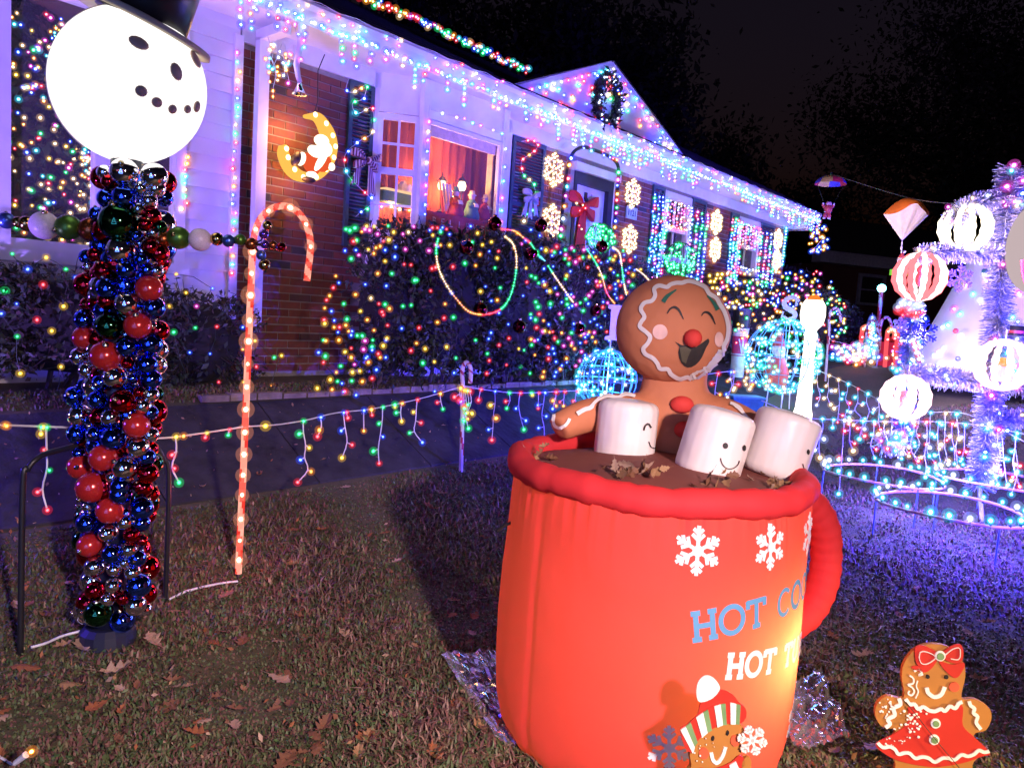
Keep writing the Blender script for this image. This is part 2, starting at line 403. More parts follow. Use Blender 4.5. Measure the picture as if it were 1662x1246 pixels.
# ------------------------------------------------------------------ the house
house = thing("house", HO, "long brick ranch house outlined in coloured lights behind the bushes", "house", HROT)
mortar = pmat("mortar", (.30, .27, .25), .95, noise=(20, .15)); brick_m = brickmat("brick_red", (.20, .055, .042), (.30, .095, .07))
white = WHITE(); roofm = pmat("roof_shingle", (.02, .018, .02), .9, noise=(30, .3))
EAVE_Z, FR = 3.50, 3.49
def hb(mb, u0, u1, v0, v1, z0, z1, m=0): return mb.bb((u0, -v1, z0), (u1, -v0, z1), m)
def hpart(name, mats, boxes, parent=None, **kw):
    mb = MB()
    for b in boxes: hb(mb, *b)
    return mb.build(name, mats, parent or house, **kw)
U_SID, U_END = 3.02, 14.33
bay_u0, bay_u1 = 4.37, 6.22
du0, du1 = uz(931, 300)[0], uz(995, 320)[0]          # door casing
w1a, w1b = uz(1077, 330)[0], uz(1119, 340)[0]; w2a, w2b = uz(1197, 370)[0], uz(1230, 385)[0]
openings = [(bay_u0 - .02, bay_u1 + .02, .8, 3.6), (du0, du1, 1.2, 3.40), (w1a, w1b, 2.44, 3.42), (w2a, w2b, 2.46, 3.40)]
wall = MB()
xs = sorted({U_SID, U_END, *[o[0] for o in openings], *[o[1] for o in openings]})
for a, b in zip(xs[:-1], xs[1:]):
    mid = (a + b) / 2; op = [o for o in openings if o[0] < mid < o[1]]
    if op: o = op[0]; segs = [(.4, o[2]), (o[3], 3.95)]
    else: segs = [(.4, 3.95)]
    for z0, z1 in segs:
        if z1 - z0 > .02: hb(wall, a, b, -.2, 0, z0, z1)
hb(wall, U_END - .2, U_END, -7, -.2, .4, 3.95); hb(wall, -3, U_END, -7.2, -7, .4, 3.95)
bw = wall.build("brick_wall", mortar, house)
BR = MB(); hb(BR, -.1015, .1015, 0, .008, -.0285, .0285); brick_me = BR.mesh("brick", brick_m)
BH = MB(); hb(BH, -.048, .048, 0, .008, -.0285, .0285); brick_half = BH.mesh("brick", brick_m)
cands = []
for c in range(int((3.49 - .86) / .0677)):
    z = .86 + .034 + c * .0677; u = U_SID + (.06 if c % 2 else .112)
    if c % 2: cands.append((U_SID + .05, z, brick_half)); u = U_SID + .1 + .112
    while u < U_END - .1:
        if not any(o[0] - .09 < u < o[1] + .09 and o[2] - .03 < z < o[3] + .03 for o in openings): cands.append((u, z, brick_me))
        u += .213
def bscore(c):
    u, z, _ = c
    vis = 1.0 if (u < 4.15 or z > 2.25) else .25
    return vis / (HW(u, 0, z) - EYE).length
cands.sort(key=bscore, reverse=True)
for u, z, me in cands[:295]:
    o = bpy.data.objects.new("brick", me); link(o, bw); o.location = (u, 0, z)
rest = MB()
for u, z, me in cands[295:]: hb(rest, u - .1015, u + .1015, 0, .007, z - .0285, z + .0285)
rest.build("brick_field", brick_m, bw, kind="stuff")
# siding at the left end with the picture window
sid = pmat("siding_paint", (.74, .74, .76), .5, noise=(4, .05))
px0, px1 = uz(18, 200, .06)[0], uz(298, 300, .06)[0]
hpart("siding_wall", sid, [(-3, px0 - .12, -.2, .03, .4, 3.95), (px1 + .02, U_SID, -.2, .03, 1.3, 3.95), (px0 - .12, px1 + .02, -.2, .03, .4, 1.66), (px0 - .12, px1 + .02, -.2, .03, 3.45, 3.95)])
for k in range(17):
    z = 1.42 + k * .125
    for (a, b) in ((px1 + .03, U_SID - .05), (-1.2, px0 - .13)):
        mb = MB(); mb.add([(a, -.031, z + .124), (b, -.031, z + .124), (b, -.046, z), (a, -.046, z), (a, -.03, z), (b, -.03, z)], [(0, 3, 2, 1), (3, 4, 5, 2)]); mb.build("siding_board", sid, house)
hpart("corner_board", white, [(U_SID - .06, U_SID + .01, 0, .07, 1.3, 3.5)])
pw = hpart("picture_window", white, [(px0 - .13, px0, -.05, .06, 1.66, 3.45), (px1 - .06, px1 + .02, -.05, .06, 1.66, 3.45), (px0, px1 - .06, -.05, .06, 3.36, 3.45), (px0 - .16, px1 + .04, -.05, .10, 1.62, 1.70),
    (uz(150, 300)[0], uz(185, 300)[0], -.04, .05, 1.70, 3.36), (px0, px1 - .06, -.02, .03, 1.70, 1.77)])
glass = bpy.data.materials.new("window_glass"); glass.use_nodes = True
_N = glass.node_tree; _b = _N.nodes["Principled BSDF"]; _b.inputs["Base Color"].default_value = (.6, .6, .65, 1); _b.inputs["Roughness"].default_value = .04; _b.inputs["Alpha"].default_value = .045
hpart("pane", glass, [(px0, uz(150, 300)[0], -.005, 0, 1.77, 3.36)], pw); hpart("pane", glass, [(uz(185, 300)[0], px1 - .06, -.005, 0, 1.77, 3.36)], pw)
dark_in = pmat("dark_room", (.10, .07, .09), .9)
hpart("dark_room", dark_in, [(-1.5, 3.0, -2.6, -2.5, .9, 3.5), (-1.5, 3.0, -2.5, -.21, .9, 1.0), (-1.5, 3.0, -2.5, -.21, 3.46, 3.5), (2.9, 3.0, -2.5, -.21, 1.0, 3.46), (-1.5, -1.4, -2.5, -.21, 1.0, 3.46)])
# frieze, soffit, gutter, roof
hpart("frieze", white, [(U_SID + .015, U_END + .05, .002, .03, 3.47, 3.66)])
hpart("soffit", white, [(-3, U_END + .35, -.1, .395, 3.62, 3.65)])
gut = MB()
prof = [(.40, 3.60), (.40, 3.76), (.52, 3.765), (.525, 3.74), (.505, 3.70), (.49, 3.65), (.47, 3.60)]
n = len(prof)
gut.add([(-3, -v, z) for v, z in prof] + [(U_END + .35, -v, z) for v, z in prof], [tuple(range(n)), tuple(range(2 * n - 1, n - 1, -1))] + [(i, n + i, n + (i + 1) % n, (i + 1) % n) for i in range(n)])
gut.build("gutter", white, house)
hpart("eave_return", white, [(U_END + .05, U_END + .35, -.3, .39, 3.46, 3.615)])
rf = MB(); rv = [(-3.2, -.5, 3.77), (U_END + .5, -.5, 3.77), (U_END + .5, 3.5, 5.72), (-3.2, 3.5, 5.72), (U_END + .5, 7.5, 3.77), (-3.2, 7.5, 3.77)]
rf.add(rv, [(0, 1, 2, 3), (3, 2, 4, 5), (0, 3, 5), (1, 4, 2)]); rf.build("roof", roofm, house)
for k in range(10):
    s0 = k / 10; mb = MB(); a = Vector((0, -.5, 3.775)).lerp(Vector((0, 3.5, 5.73)), s0); b2 = Vector((0, -.5, 3.775)).lerp(Vector((0, 3.5, 5.73)), s0 + .1)
    mb.add([(-3.2, a.y, a.z + .02), (U_END + .5, a.y, a.z + .02), (U_END + .5, b2.y, b2.z + .004), (-3.2, b2.y, b2.z + .004), (-3.2, a.y, a.z), (U_END + .5, a.y, a.z)], [(0, 1, 2, 3), (4, 5, 1, 0)]); mb.build("shingle_course", roofm, house)
# porch gable
ga, gb, gp = uz(832, 146, .4), uz(1108, 257, .4), uz(990, 108, .4)
PV = .40; gz0 = 3.77
gab = MB(); gab.prism([(ga[0], gz0), (gb[0], gz0), (gp[0], gp[1])], -PV + .1, -PV); gab.build("gable", sid, house)
for k in range(5):
    z = gz0 + .02 + k * .125; f0 = (z - gz0) / (gp[1] - gz0)
    if f0 > .85: break
    mb = MB(); a = ga[0] + (gp[0] - ga[0]) * f0 + .03; b = gb[0] + (gp[0] - gb[0]) * f0 - .03
    mb.add([(a + .1, -PV - .002, z + .124), (b - .1, -PV - .002, z + .124), (b, -PV - .014, z), (a, -PV - .014, z)], [(0, 3, 2, 1)]); mb.build("siding_board", sid, house)
for sgn, e in ((1, ga), (-1, gb)):
    mb = MB(); mb.ribbon([(e[0] - .1 * sgn, gz0 - .03), (gp[0], gp[1] + .02)], .085, -PV + .05, -PV - .03); mb.build("rake_board", white, house)
gr = MB(); gr.add([(ga[0] - .1, -PV - .05, gz0), (gp[0], -PV - .05, gp[1] + .06), (gb[0] + .1, -PV - .05, gz0), (ga[0] - .1, .5, gz0), (gp[0], 2.2, gp[1] + .06), (gb[0] + .1, .5, gz0)], [(0, 1, 4, 3), (1, 2, 5, 4)]); gr.build("porch_roof", roofm, house)
# downspout
dt, db = uz(427, 92, .1), uz(410, 470, .1)
mb = MB(); hb(mb, dt[0] - .045, dt[0] + .045, .06, .13, 1.25, 3.52); hb(mb, dt[0] - .045, dt[0] + .045, .06, .42, 3.50, 3.58); mb.build("downspout", white, house)
# double-hung windows on the right, with pale curtains
lilac = pmat("curtain_white", (.55, .5, .6), .8)
for wa, wb, zb, zt in ((w1a, w1b, 2.44, 3.42), (w2a, w2b, 2.46, 3.40)):
    f = hpart("window", white, [(wa - .02, wa + .06, -.06, .03, zb, zt), (wb - .06, wb + .02, -.06, .03, zb, zt), (wa, wb, -.06, .03, zt - .10, zt), (wa - .05, wb + .05, -.06, .06, zb - .03, zb + .05), (wa, wb, -.05, .01, zb + .42, zb + .48)])
    hpart("muntin", white, [((wa + wb) / 2 - .012, (wa + wb) / 2 + .012, -.05, -.02, zb, zt)], f)
    hpart("pane", glass, [(wa, wb, -.06, -.055, zb, zt)], f)
    hpart("curtain", lilac, [(wa - .1, wb + .1, -.32, -.3, zb - .1, zb + .0), (wa + .05, wb - .05, -.32, -.3, zb + .48, zt)], f)
hpart("dark_room", dark_in, [(9.0, 14.1, -1.6, -1.5, 1.2, 3.5)])
# front door
door_m = pmat("door_white", (.72, .74, .78), .4, noise=(5, .05)); trim_dark = pmat("door_trim_dark", (.02, .022, .04), .5)
zc = 3.30
dc = hpart("door_casing", trim_dark, [(du0, du0 + .06, -.12, .015, 1.3, zc), (du1 - .13, du1 - .02, -.12, .015, 1.3, zc), (du0 + .06, du1 - .13, -.12, .015, zc - .14, zc)])
hpart("door_header", white, [(du0 - .06, du1 + .06, 0, .07, zc, zc + .10)]); hpart("door_edge", white, [(du1 - .02, du1, -.1, .02, 1.3, zc)])
dr = hpart("door", door_m, [(du0 + .06, du1 - .13, -.09, -.05, 1.3, zc - .14)])
dw = du1 - .13 - du0 - .06
for (a, b) in ((.1, .44), (.56, .9)):
    for (z0, z1) in ((1.45, 2.1), (2.2, 2.85), (2.95, 3.08)):
        hpart("door_panel", door_m, [(du0 + .06 + dw * a, du0 + .06 + dw * b, -.05, -.035, z0, z1)], dr)
k = uz(941, 318, -.09); mb = MB().box((k[0] + .04, .03, k[1]), (.05, .03, .09)).ball((k[0] + .04, .01, k[1] - .05), .028, 8, 6); mb.build("knocker", BLACK(), dr)
mb = MB().ball((du1 - .19, .01, 2.2), .03, 8, 6); mb.build("handle", pmat("brass", (.5, .35, .1), .3, 1), dr)
# house number plate
pl = uz(1025, 347, .02)
pt = thing("number_plate", HW(pl[0] - .02, .02, pl[1]), "pale green house number plate with dark scroll top between two lit snowflakes", "house number", HROT)
MB().bb((-.13, -.02, -.075), (.13, 0, .085)).build("plate", pmat("plate_green", (.42, .62, .55), .5), pt)
MB().prism([(-.14, .085), (.14, .085), (.12, .12), (.05, .14), (0, .17), (-.05, .14), (-.12, .12)], 0, -.018).build("scroll", BLACK(), pt)
def text(body, size, loc, rot, mat, parent, name="lettering", ext=.002, world=False):
    cu = bpy.data.curves.new(name, 'FONT'); cu.body = body; cu.size = size; cu.extrude = ext; cu.align_x = 'CENTER'; cu.align_y = 'CENTER'; cu.materials.append(mat); cu.resolution_u = 3
    tmp = bpy.data.objects.new(name, cu); COL.objects.link(tmp); me = bpy.data.meshes.new_from_object(tmp); bpy.data.objects.remove(tmp); bpy.data.curves.remove(cu)
    if not me.materials: me.materials.append(mat)
    o = bpy.data.objects.new(name, me); link(o, parent, world); o.location = loc; o.rotation_euler = rot; return o
text("1121", .11, (0, -.022, 0), (math.pi / 2, 0, 0), BLACK(), pt, "numerals")

# bay window
warm_room = pmat("red_curtain", (.30, .05, .012), .8, noise=(3, .2), bump=.6, bscale=9)
bv = .27; bc0, bc1 = 4.75, 5.86
bz0, bz1 = 1.9, 3.36
ps = [(bay_u0, 0), (bc0, bv), (bc1, bv), (bay_u1, 0)]
bay = MB()
for (a, b) in zip(ps[:-1], ps[1:]):
    d2 = Vector((b[0] - a[0], -(b[1] - a[1]), 0)); L = d2.length; ang = math.atan2(d2.y, d2.x)
    for z0, z1 in ((.7, 2.12), (3.27, 3.62)):
        M = Matrix.Rotation(ang, 4, 'Z'); c = Vector(((a[0] + b[0]) / 2, -(a[1] + b[1]) / 2, (z0 + z1) / 2)); bay.box(c + M @ Vector((0, .02, 0)), (L, .04, z1 - z0), 0, M)
for p in ps[1:3]: bay.box((p[0], -p[1] + .012, 2.4), (.085, .085, 2.4))
for p in (ps[0], ps[3]): bay.box((p[0], -p[1] + .0, 2.4), (.06, .06, 2.4))
bay_o = bay.build("bay_window", white, house)
def sash(a, b, z0, z1, parts, name, fw=.055):
    d2 = Vector((b[0] - a[0], -(b[1] - a[1]), 0)); L = d2.length; M = Matrix.Translation((a[0], -a[1], 0)) @ Matrix.Rotation(math.atan2(d2.y, d2.x), 4, 'Z')
    mb = MB()
    for (x0, x1, y0, y1, q0, q1) in [(.03, .03 + fw, -.012, .03, z0, z1), (L - .03 - fw, L - .03, -.012, .03, z0, z1), (.03 + fw, L - .03 - fw, -.012, .03, z1 - fw, z1), (.03 + fw, L - .03 - fw, -.012, .03, z0, z0 + fw)] + parts(L, fw):
        mb.bb((x0, y0, q0), (x1, y1, q1))
    mb.v = [tuple(M @ Vector(p)) for p in mb.v]; o = mb.build(name, white, bay_o)
    g = MB().bb((.06, .012, z0), (L - .06, .014, z1)); g.v = [tuple(M @ Vector(p)) for p in g.v]; g.build("pane", glass, bay_o); return o
zm = 2.74
sash(ps[0], ps[1], 2.14, 3.26, lambda L, f: [(.08, L - .08, -.014, .03, zm - .03, zm + .03), (L / 2 - .01, L / 2 + .01, -.008, .02, 2.15, zm - .03), (L / 2 - .01, L / 2 + .01, -.008, .02, zm + .03, 3.25), (.08, L - .08, -.006, .018, 2.42, 2.44), (.08, L - .08, -.006, .018, 2.98, 3.0)], "side_sash")
sash(ps[1], ps[2], 2.14, 3.26, lambda L, f: [], "centre_sash", .04)
sash(ps[2], ps[3], 2.14, 3.26, lambda L, f: [(.08, L - .08, -.014, .03, zm - .03, zm + .03)], "side_sash")
# lit room behind the bay: pleated red curtain, ceiling valance, sill
cur = MB(); N_ = 60; vs = []
for i in range(N_ + 1):
    u = 4.2 + 2.1 * i / N_; y = .13 + .025 * math.sin(i * 1.9) + .012 * math.sin(i * .7); vs += [(u, y, 1.9), (u, y, 3.45)]
cur.add(vs, [(2 * i, 2 * i + 2, 2 * i + 3, 2 * i + 1) for i in range(N_)]); cur.build("curtain", warm_room, bay_o, smooth=True)
hpart("valance", pmat("cream_valance", (.75, .62, .42), .8), [(4.80, 5.80, bv - .07, bv - .05, 3.13, 3.27)], bay_o)
hpart("window_reveal", pmat("cream_reveal", (.8, .6, .3), .7), [(5.79, 5.805, bv - .16, bv - .08, 2.14, 3.26)], bay_o)
hpart("inner_sill", white, [(4.4, 6.2, -.4, 0, 2.05, 2.10), (4.7, 5.9, 0, .2, 2.05, 2.10)], bay_o)
hpart("room_ceiling", white, [(4.2, 6.4, -.5, 0, 3.44, 3.46)], bay_o)
lamp("lantern_glow", 'POINT', HW(4.98, .04, 2.72), (1, .45, .18), 13, size=.04)
lamp("lantern_glow", 'POINT', HW(5.35, .04, 2.70), (1, .45, .18), 13, size=.04)
lamp("bay_warm_lamp", 'POINT', HW(4.62, .0, 2.45), (1, .42, .16), 11, size=.04)  # warm point lamps in the bay room
lamp("bay_warm_lamp", 'POINT', HW(5.2, .04, 3.1), (1, .45, .2), 6, size=.04)

# shutters (louvred)
shut_m = pmat("shutter_teal", (.035, .075, .10), .5)
def shutter(u0, u1, z0, z1):
    t = thing("shutter", HW((u0 + u1) / 2, .008, z0), None, None, HROT)
    # a shutter is fixed to the wall beside its window
    hw = (u1 - u0) / 2; h = z1 - z0; mb = MB(); f = min(.05, hw * .3)
    for b in ((-hw, -.03, 0, -hw + f, 0, h), (hw - f, -.03, 0, hw, 0, h), (-hw + f, -.03, 0, hw - f, 0, f), (-hw + f, -.03, h - f, hw - f, 0, h), (-hw + f, -.03, h * .5 - f / 2, hw - f, 0, h * .5 + f / 2)):
        mb.bb((b[0], b[1], b[2]), (b[3], b[4], b[5]))
    mb.build("shutter_frame", shut_m, t)
    sl = MB().box((0, 0, 0), (2 * (hw - f), .034, .006), 0, Matrix.Rotation(.7, 4, 'X')).mesh("slat", shut_m)
    nn = int((h - 2 * f) / .034)
    for i in range(nn):
        z = f + .017 + i * .034
        if abs(z - h / 2) < f / 2 + .01: continue
        o = bpy.data.objects.new("slat", sl); link(o, t); o.location = (0, -.014, z)
    return t
SH = []
for (a, b, z0, z1, lab) in ((uz(562, 200)[0], 4.34, 2.0, 3.46, "teal louvred shutter left of the bay window with a striped bow and tangled lights"),
        (6.27, uz(879, 300)[0], 2.0, 3.46, "teal louvred shutter right of the bay window with a silver bow and lights"),
        (uz(1056, 330)[0], w1a - .03, 2.1, 3.44, "narrow dark shutter left of the window nearest the front door"),
        (w1b + .03, uz(1143, 350)[0], 2.2, 3.44, "narrow dark shutter right of the window nearest the front door"),
        (uz(1183, 370)[0], w2a - .03, 2.3, 3.42, "narrow dark shutter left of the window farthest along the wall"),
        (w2b + .03, uz(1254, 390)[0], 2.3, 3.42, "narrow dark shutter right of the window farthest along the wall")):
    s = shutter(a, b, z0, z1); props(s, lab, "shutter", "shutters beside the windows"); SH.append((a, b, z0, z1))
# ------------------------------------------------------------------ shrubs
leaf_g = [pmat("leaf_dark", (.022, .034, .018), .6, noise=(5, .3)), pmat("leaf_mid", (.042, .060, .028), .55, noise=(5, .3)), pmat("leaf_brown", (.055, .035, .022), .7, noise=(5, .3))]
twig_m = pmat("twig", (.05, .035, .028), .8)
def leaf_cloud(P, size, jitter=.4):
    """one small bent leaf (two triangles) at every point"""
    n = len(P); A = RNG.normal(size=(n, 3)); A /= np.linalg.norm(A, axis=1)[:, None]; B = np.cross(A, RNG.normal(size=(n, 3))); B /= np.linalg.norm(B, axis=1)[:, None]
    s = size * (1 + jitter * RNG.normal(size=n)).clip(.3, 2)[:, None]
    c = np.cross(A, B)
    V = np.stack([P - A * s, P + B * s * .45 + c * s * .15, P + A * s, P - B * s * .45 + c * s * .15], 1).reshape(-1, 3)
    k = np.arange(n) * 4
    F = np.concatenate([np.stack([k, k + 1, k + 2], 1), np.stack([k, k + 2, k + 3], 1)])
    return V, F
def shrub(name, label, blobs, nleaf, lsize, ntwig, mixw=(.45, .35, .2), group=None, cat="bush"):
    """blobs: ellipsoids (u, v, z, ru, rv, rz) in house directions"""
    b0 = blobs[0]; base = HW(b0[0], b0[1], .8); base.z = G(base.x, base.y)
    t = thing(name, base, label, cat, 0, group)
    wts = np.array([b[3] * b[5] + b[3] * b[4] for b in blobs]); wts = wts / wts.sum(); pts = []; tw = MB(); core = MB()
    for b, wt in zip(blobs, wts):
        n = int(nleaf * wt); D = RNG.normal(size=(n * 2, 3)); D /= np.linalg.norm(D, axis=1)[:, None]
        D = D[(D[:, 1] > -.45) & (D[:, 2] > -.75)][:n]                      # leave out the side against the wall
        lump = 1 + .10 * np.sin(D[:, 0] * 9 + b[0]) * np.cos(D[:, 2] * 8) + .05 * RNG.normal(size=len(D))
        rad = (1 - np.abs(RNG.normal(size=len(D))) * .09) * lump
        L = np.sign(D) * np.abs(D) ** .62                                   # boxy clipped form
        U = b[0] + L[:, 0] * b[3] * rad; Vv = b[1] + L[:, 1] * b[4] * rad; Z = b[2] + L[:, 2] * b[5] * rad
        X = HO.x + HD.x * U + HN.x * Vv; Y = HO.y + HD.y * U + HN.y * Vv
        pts.append(np.stack([X, Y, Z], 1))
        for i in range(int(ntwig * wt)):
            k = RNG.integers(len(D)); e = Vector((X[k], Y[k], Z[k])); c0 = HW(b[0] + (U[k] - b[0]) * .55, b[1] + (Vv[k] - b[1]) * .5, b[2] + (Z[k] - b[2]) * .5)
            mid = c0.lerp(e, .5) + Vector(RNG.normal(size=3) * .03); e2 = e + (e - c0).normalized() * random.uniform(.0, .10)
            tw.tube([c0, mid, e2], [.006, .004, .0015], 3, cap=False)
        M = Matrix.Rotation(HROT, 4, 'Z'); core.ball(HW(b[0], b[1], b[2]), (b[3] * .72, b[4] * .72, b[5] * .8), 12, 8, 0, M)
    P = np.concatenate(pts); V, F = leaf_cloud(P, lsize)
    mi = RNG.choice(3, size=len(P), p=mixw); npobj("foliage", V, F, leaf_g, np.concatenate([mi, mi]), t, kind="stuff")
    tw.build("twigs", twig_m, t, world=True, kind="stuff"); core.build("inner_core", pmat("core_shade_dark", (.012, .010, .008), .95), t, world=True)  # solid core, near-black to stand in for shade inside the foliage
    for b in blobs:
        for i in range(3):
            p = HW(b[0] + random.uniform(-.3, .3) * b[3], b[1] + random.uniform(-.1, .3) * b[4], 0); p.z = G(p.x, p.y) - .05
            st = MB(); st.tube([p, HW(b[0] + random.uniform(-.4, .4) * b[3], b[1], b[2])], [.02, .01], 5); st.build("trunk", twig_m, t, world=True)
    return t
shrub("hedge", "thin dark hedge below the picture window behind the bauble post", [(-.6, .35, 1.25, .9, .28, .42), (.75, .35, 1.25, .75, .28, .40), (1.75, .35, 1.22, .7, .26, .38), (2.6, .33, 1.12, .45, .24, .38)], 9000, .022, 500, (.5, .2, .3), cat="hedge")
shrub("bush", "large clipped bush covered in coloured lights below the bay window", [(3.98, .80, 1.46, .34, .30, .72), (4.55, .85, 1.50, .62, .38, .68), (5.4, .88, 1.50, .75, .38, .74), (6.3, .85, 1.5, .65, .4, .74)], 19000, .024, 900, cat="bush")
shrub("bush", "clipped bush with bright blue lights in front of the front door", [(7.25, .85, 1.50, .62, .42, .70), (8.3, .8, 1.45, .7, .4, .62)], 8000, .024, 350, cat="bush")
shrub("bush", "rounded bush netted in tiny lights at the far end of the house", [(11.2, .7, 1.50, 1.5, .55, .66), (13.2, .8, 1.55, 1.4, .6, .75), (15.1, .5, 1.45, 1.2, .7, .75)], 11000, .03, 300, cat="bush")
shrub("bush", "bare greyish bush behind the netted bush at the house corner", [(16.3, -.6, 1.9, 1.1, .6, .95)], 2500, .035, 500, (.2, .2, .6), cat="bush")

# ------------------------------------------------------------------ string lights on the house
icicle_cols = "BBBCCPRWGHBACPH"
def eave_string():
    paths = []; B = []
    base = [HW(u, .53, 3.60 + .008 * math.sin(u * 9)) for u in np.linspace(-.5, 14.65, 160)]; paths.append(base)
    u = 2.3
    while u < 14.6:
        L = random.choice([.0, .04, .06, .12, .2]); z = 3.60; uu = u; pts = [HW(u, .53, z)]
        k = int(L / .05)
        for i in range(k):
            z -= L / k; uu += random.uniform(-.012, .012); pts.append(HW(uu, .53 + random.uniform(-.01, .01), z)); B.append((HW(uu + random.uniform(-.015, .015), .545, z), rc(icicle_cols)))
        for q_ in range(2): B.append((HW(u + random.uniform(-.02, .02), .548, 3.605 + random.uniform(-.018, .018)), rc("CCHBHCHPH")))
        if len(pts) > 1: paths.append(pts)
        u += random.uniform(.05, .095)
    return light_string("icicle_lights", "long run of multicoloured icicle lights along the white gutter and frieze", "string lights on the house", paths, B, .0165, WIREW(), .003, False, "bulb_")
eave_string()
def gutter_top():
    B = []
    for i in range(170):
        u = random.uniform(2.2, 14.6); B.append((HW(u, .535, 3.60 + random.uniform(.03, .16)), rc("BPHHRWCB")))
    paths = [[HW(u, .528, 3.765 + .01 * math.sin(u * 17)) for u in np.linspace(-.5, 14.6, 90)]]
    return light_string("gutter_lights", "sparse second string of tiny lights clipped along the gutter lip", "string lights on the house", paths, B, .010, WIREW(), .003, False)
gutter_top()
B = []
pts = [HW(u, -3.42, 5.80 + .01 * math.sin(u * 5)) for u in np.linspace(6.0, 10.5, 40)]
for i in range(110):
    u = 6.0 + 4.4 * i / 110; B.append((HW(u + random.uniform(-.03, .03), -3.42, 5.83 + random.uniform(-.04, .07)), rc("BBRGWACR")))
light_string("ridge_lights", "string of coloured lights along the dark roof ridge", "string lights on the house", [pts], B, .026, WIREG(), .004, False)
# gable lights
B = []; paths = []
for (e, sgn) in ((ga, 1), (gb, -1)):
    pts = []
    for i in range(15):
        f = i / 14; u = e[0] + (gp[0] - e[0]) * f; z = gz0 + (gp[1] - gz0) * f - .02; pts.append(HW(u, PV + .045, z))
        B.append((HW(u, PV + .055, z - .02), rc(icicle_cols)))
        for k in range(random.choice([1, 2, 2, 3])):
            z2 = z - random.uniform(.06, .34)
            if z2 > 3.78: B.append((HW(u + random.uniform(-.05, .05), PV + .03, z2), rc("RRPBGWACB"))); 
    paths.append(pts)
pts = [HW(u, PV + .04, 3.79) for u in np.linspace(ga[0], gb[0], 12)]; paths.append(pts)
for i in range(14): B.append((HW(random.uniform(ga[0] + .2, gb[0] - .2), PV + .04, 3.81), rc("RPWABG")))
light_string("gable_lights", "icicle lights hanging across the white porch gable around the wreath", "string lights on the house", paths, B, .0185, WIREW(), .003, True)
# corner strings
def vstring(name, label, p0, p1, nb, cols, r=.014, each=True, sag=.02, fam="bulb_"):
    p0, p1 = Vector(p0), Vector(p1); pts = [p0.lerp(p1, i / 12) + Vector((random.uniform(-sag, sag) * .3, 0, 0)) for i in range(13)]
    B = [(p0.lerp(p1, (i + .5) / nb) + HN * .015 + HD * random.uniform(-sag, sag), rc(cols)) for i in range(nb)]
    return light_string(name, label, "string lights on the house", [pts], B, r, WIREW(), .003, each, fam)
a, b = onwall(386, 80, .085), onwall(374, 450, .085); vstring("corner_lights", "vertical string of mixed lights down the white siding corner beside the downspout", a, b, 26, "BCGAWPRB")
a, b = onwall(303, 250, .06), onwall(297, 345, .06); vstring("window_lights", "short string of lights right of the picture window behind the snowman head", a, b, 9, "CGBAWRG")
a, b = onwall(1276, 368, .05), onwall(1268, 432, .05); vstring("corner_lights", "string of cyan and green lights down the far corner of the house", a, b, 13, "CCGCBC", .022)
B = []
cpt = HW(14.75, .45, 3.45)
for i in range(34): B.append((cpt + Vector((random.uniform(-.16, .2), random.uniform(-.1, .1), random.uniform(-.42, .12))), rc("BBBAAWB")))
light_string("gutter_end_lights", "tangle of blue and yellow lights hanging off the far end of the gutter", "string lights on the house", [[cpt + Vector((.0, 0, .1)), cpt, cpt + Vector((.1, 0, -.15)), cpt + Vector((-.05, 0, -.35))]], B, .026, WIREW())
# tangle of icicle lights gathered at the downspout
B = []; paths = []
top = onwall(440, 60, .5)
for i in range(9):
    p = top + HD * random.uniform(-.16, .22); pts = [p]
    for k in range(random.randint(2, 4)):
        p = p + Vector((random.uniform(-.04, .04), 0, -random.uniform(.04, .1))); pts.append(p); B.append((p + HD * random.uniform(-.025, .025), rc("WPHHCA")))
    paths.append(pts)
pts = [onwall(438, 90, .45), onwall(449, 120, .45), onwall(444, 140, .45), onwall(443, 160, .45)]; paths.append(pts)
for px, py in ((437, 118), (450, 117), (453, 123), (438, 133), (443, 148), (443, 157)): B.append((onwall(px, py, .45), 'A'))
light_string("icicle_tangle", "bunched white-wired icicle lights hanging at the downspout top with yellow bulbs below", "string lights on the house", paths, B, .012, WIREW(), .003)

# strings around the bay windows
def px_string(name, label, pxs, v, cols, r, step=None, bul=None, wire=None, each=True, group="string lights on the house", wr=.003, jit=.01):
    pts = [onwall(x, y, v) for x, y in pxs]
    sm = spline(pts, 4); B = []
    if step:
        L = 0
        for a, b in zip(sm[:-1], sm[1:]):
            d = (b - a).length; L += d
            if L > step: L = 0; B.append((b + HN * .012 + Vector((0, 0, random.uniform(-jit, jit))), rc(cols)))
    for x, y, c in bul or []: B.append((onwall(x, y, v + .012), c))
    return light_string(name, label, group, [sm], B, r, wire or WIREW(), wr, each)
px_string("window_lights", "string of lights down the mullion left of the big bay pane", [(697, 172), (693, 230), (690, 300), (688, 356)], .33, "CPPBRWCB", .016, .075)
px_string("window_lights", "string of lights edging the top of the big bay pane", [(700, 178), (740, 190), (790, 208), (818, 218)], .33, "WPCHWC", .012, .10)
px_string("window_lights", "string of lights down the right edge of the bay window", [(820, 222), (818, 270), (814, 320), (812, 360)], .31, "CPHBPBCH", .015, .09)
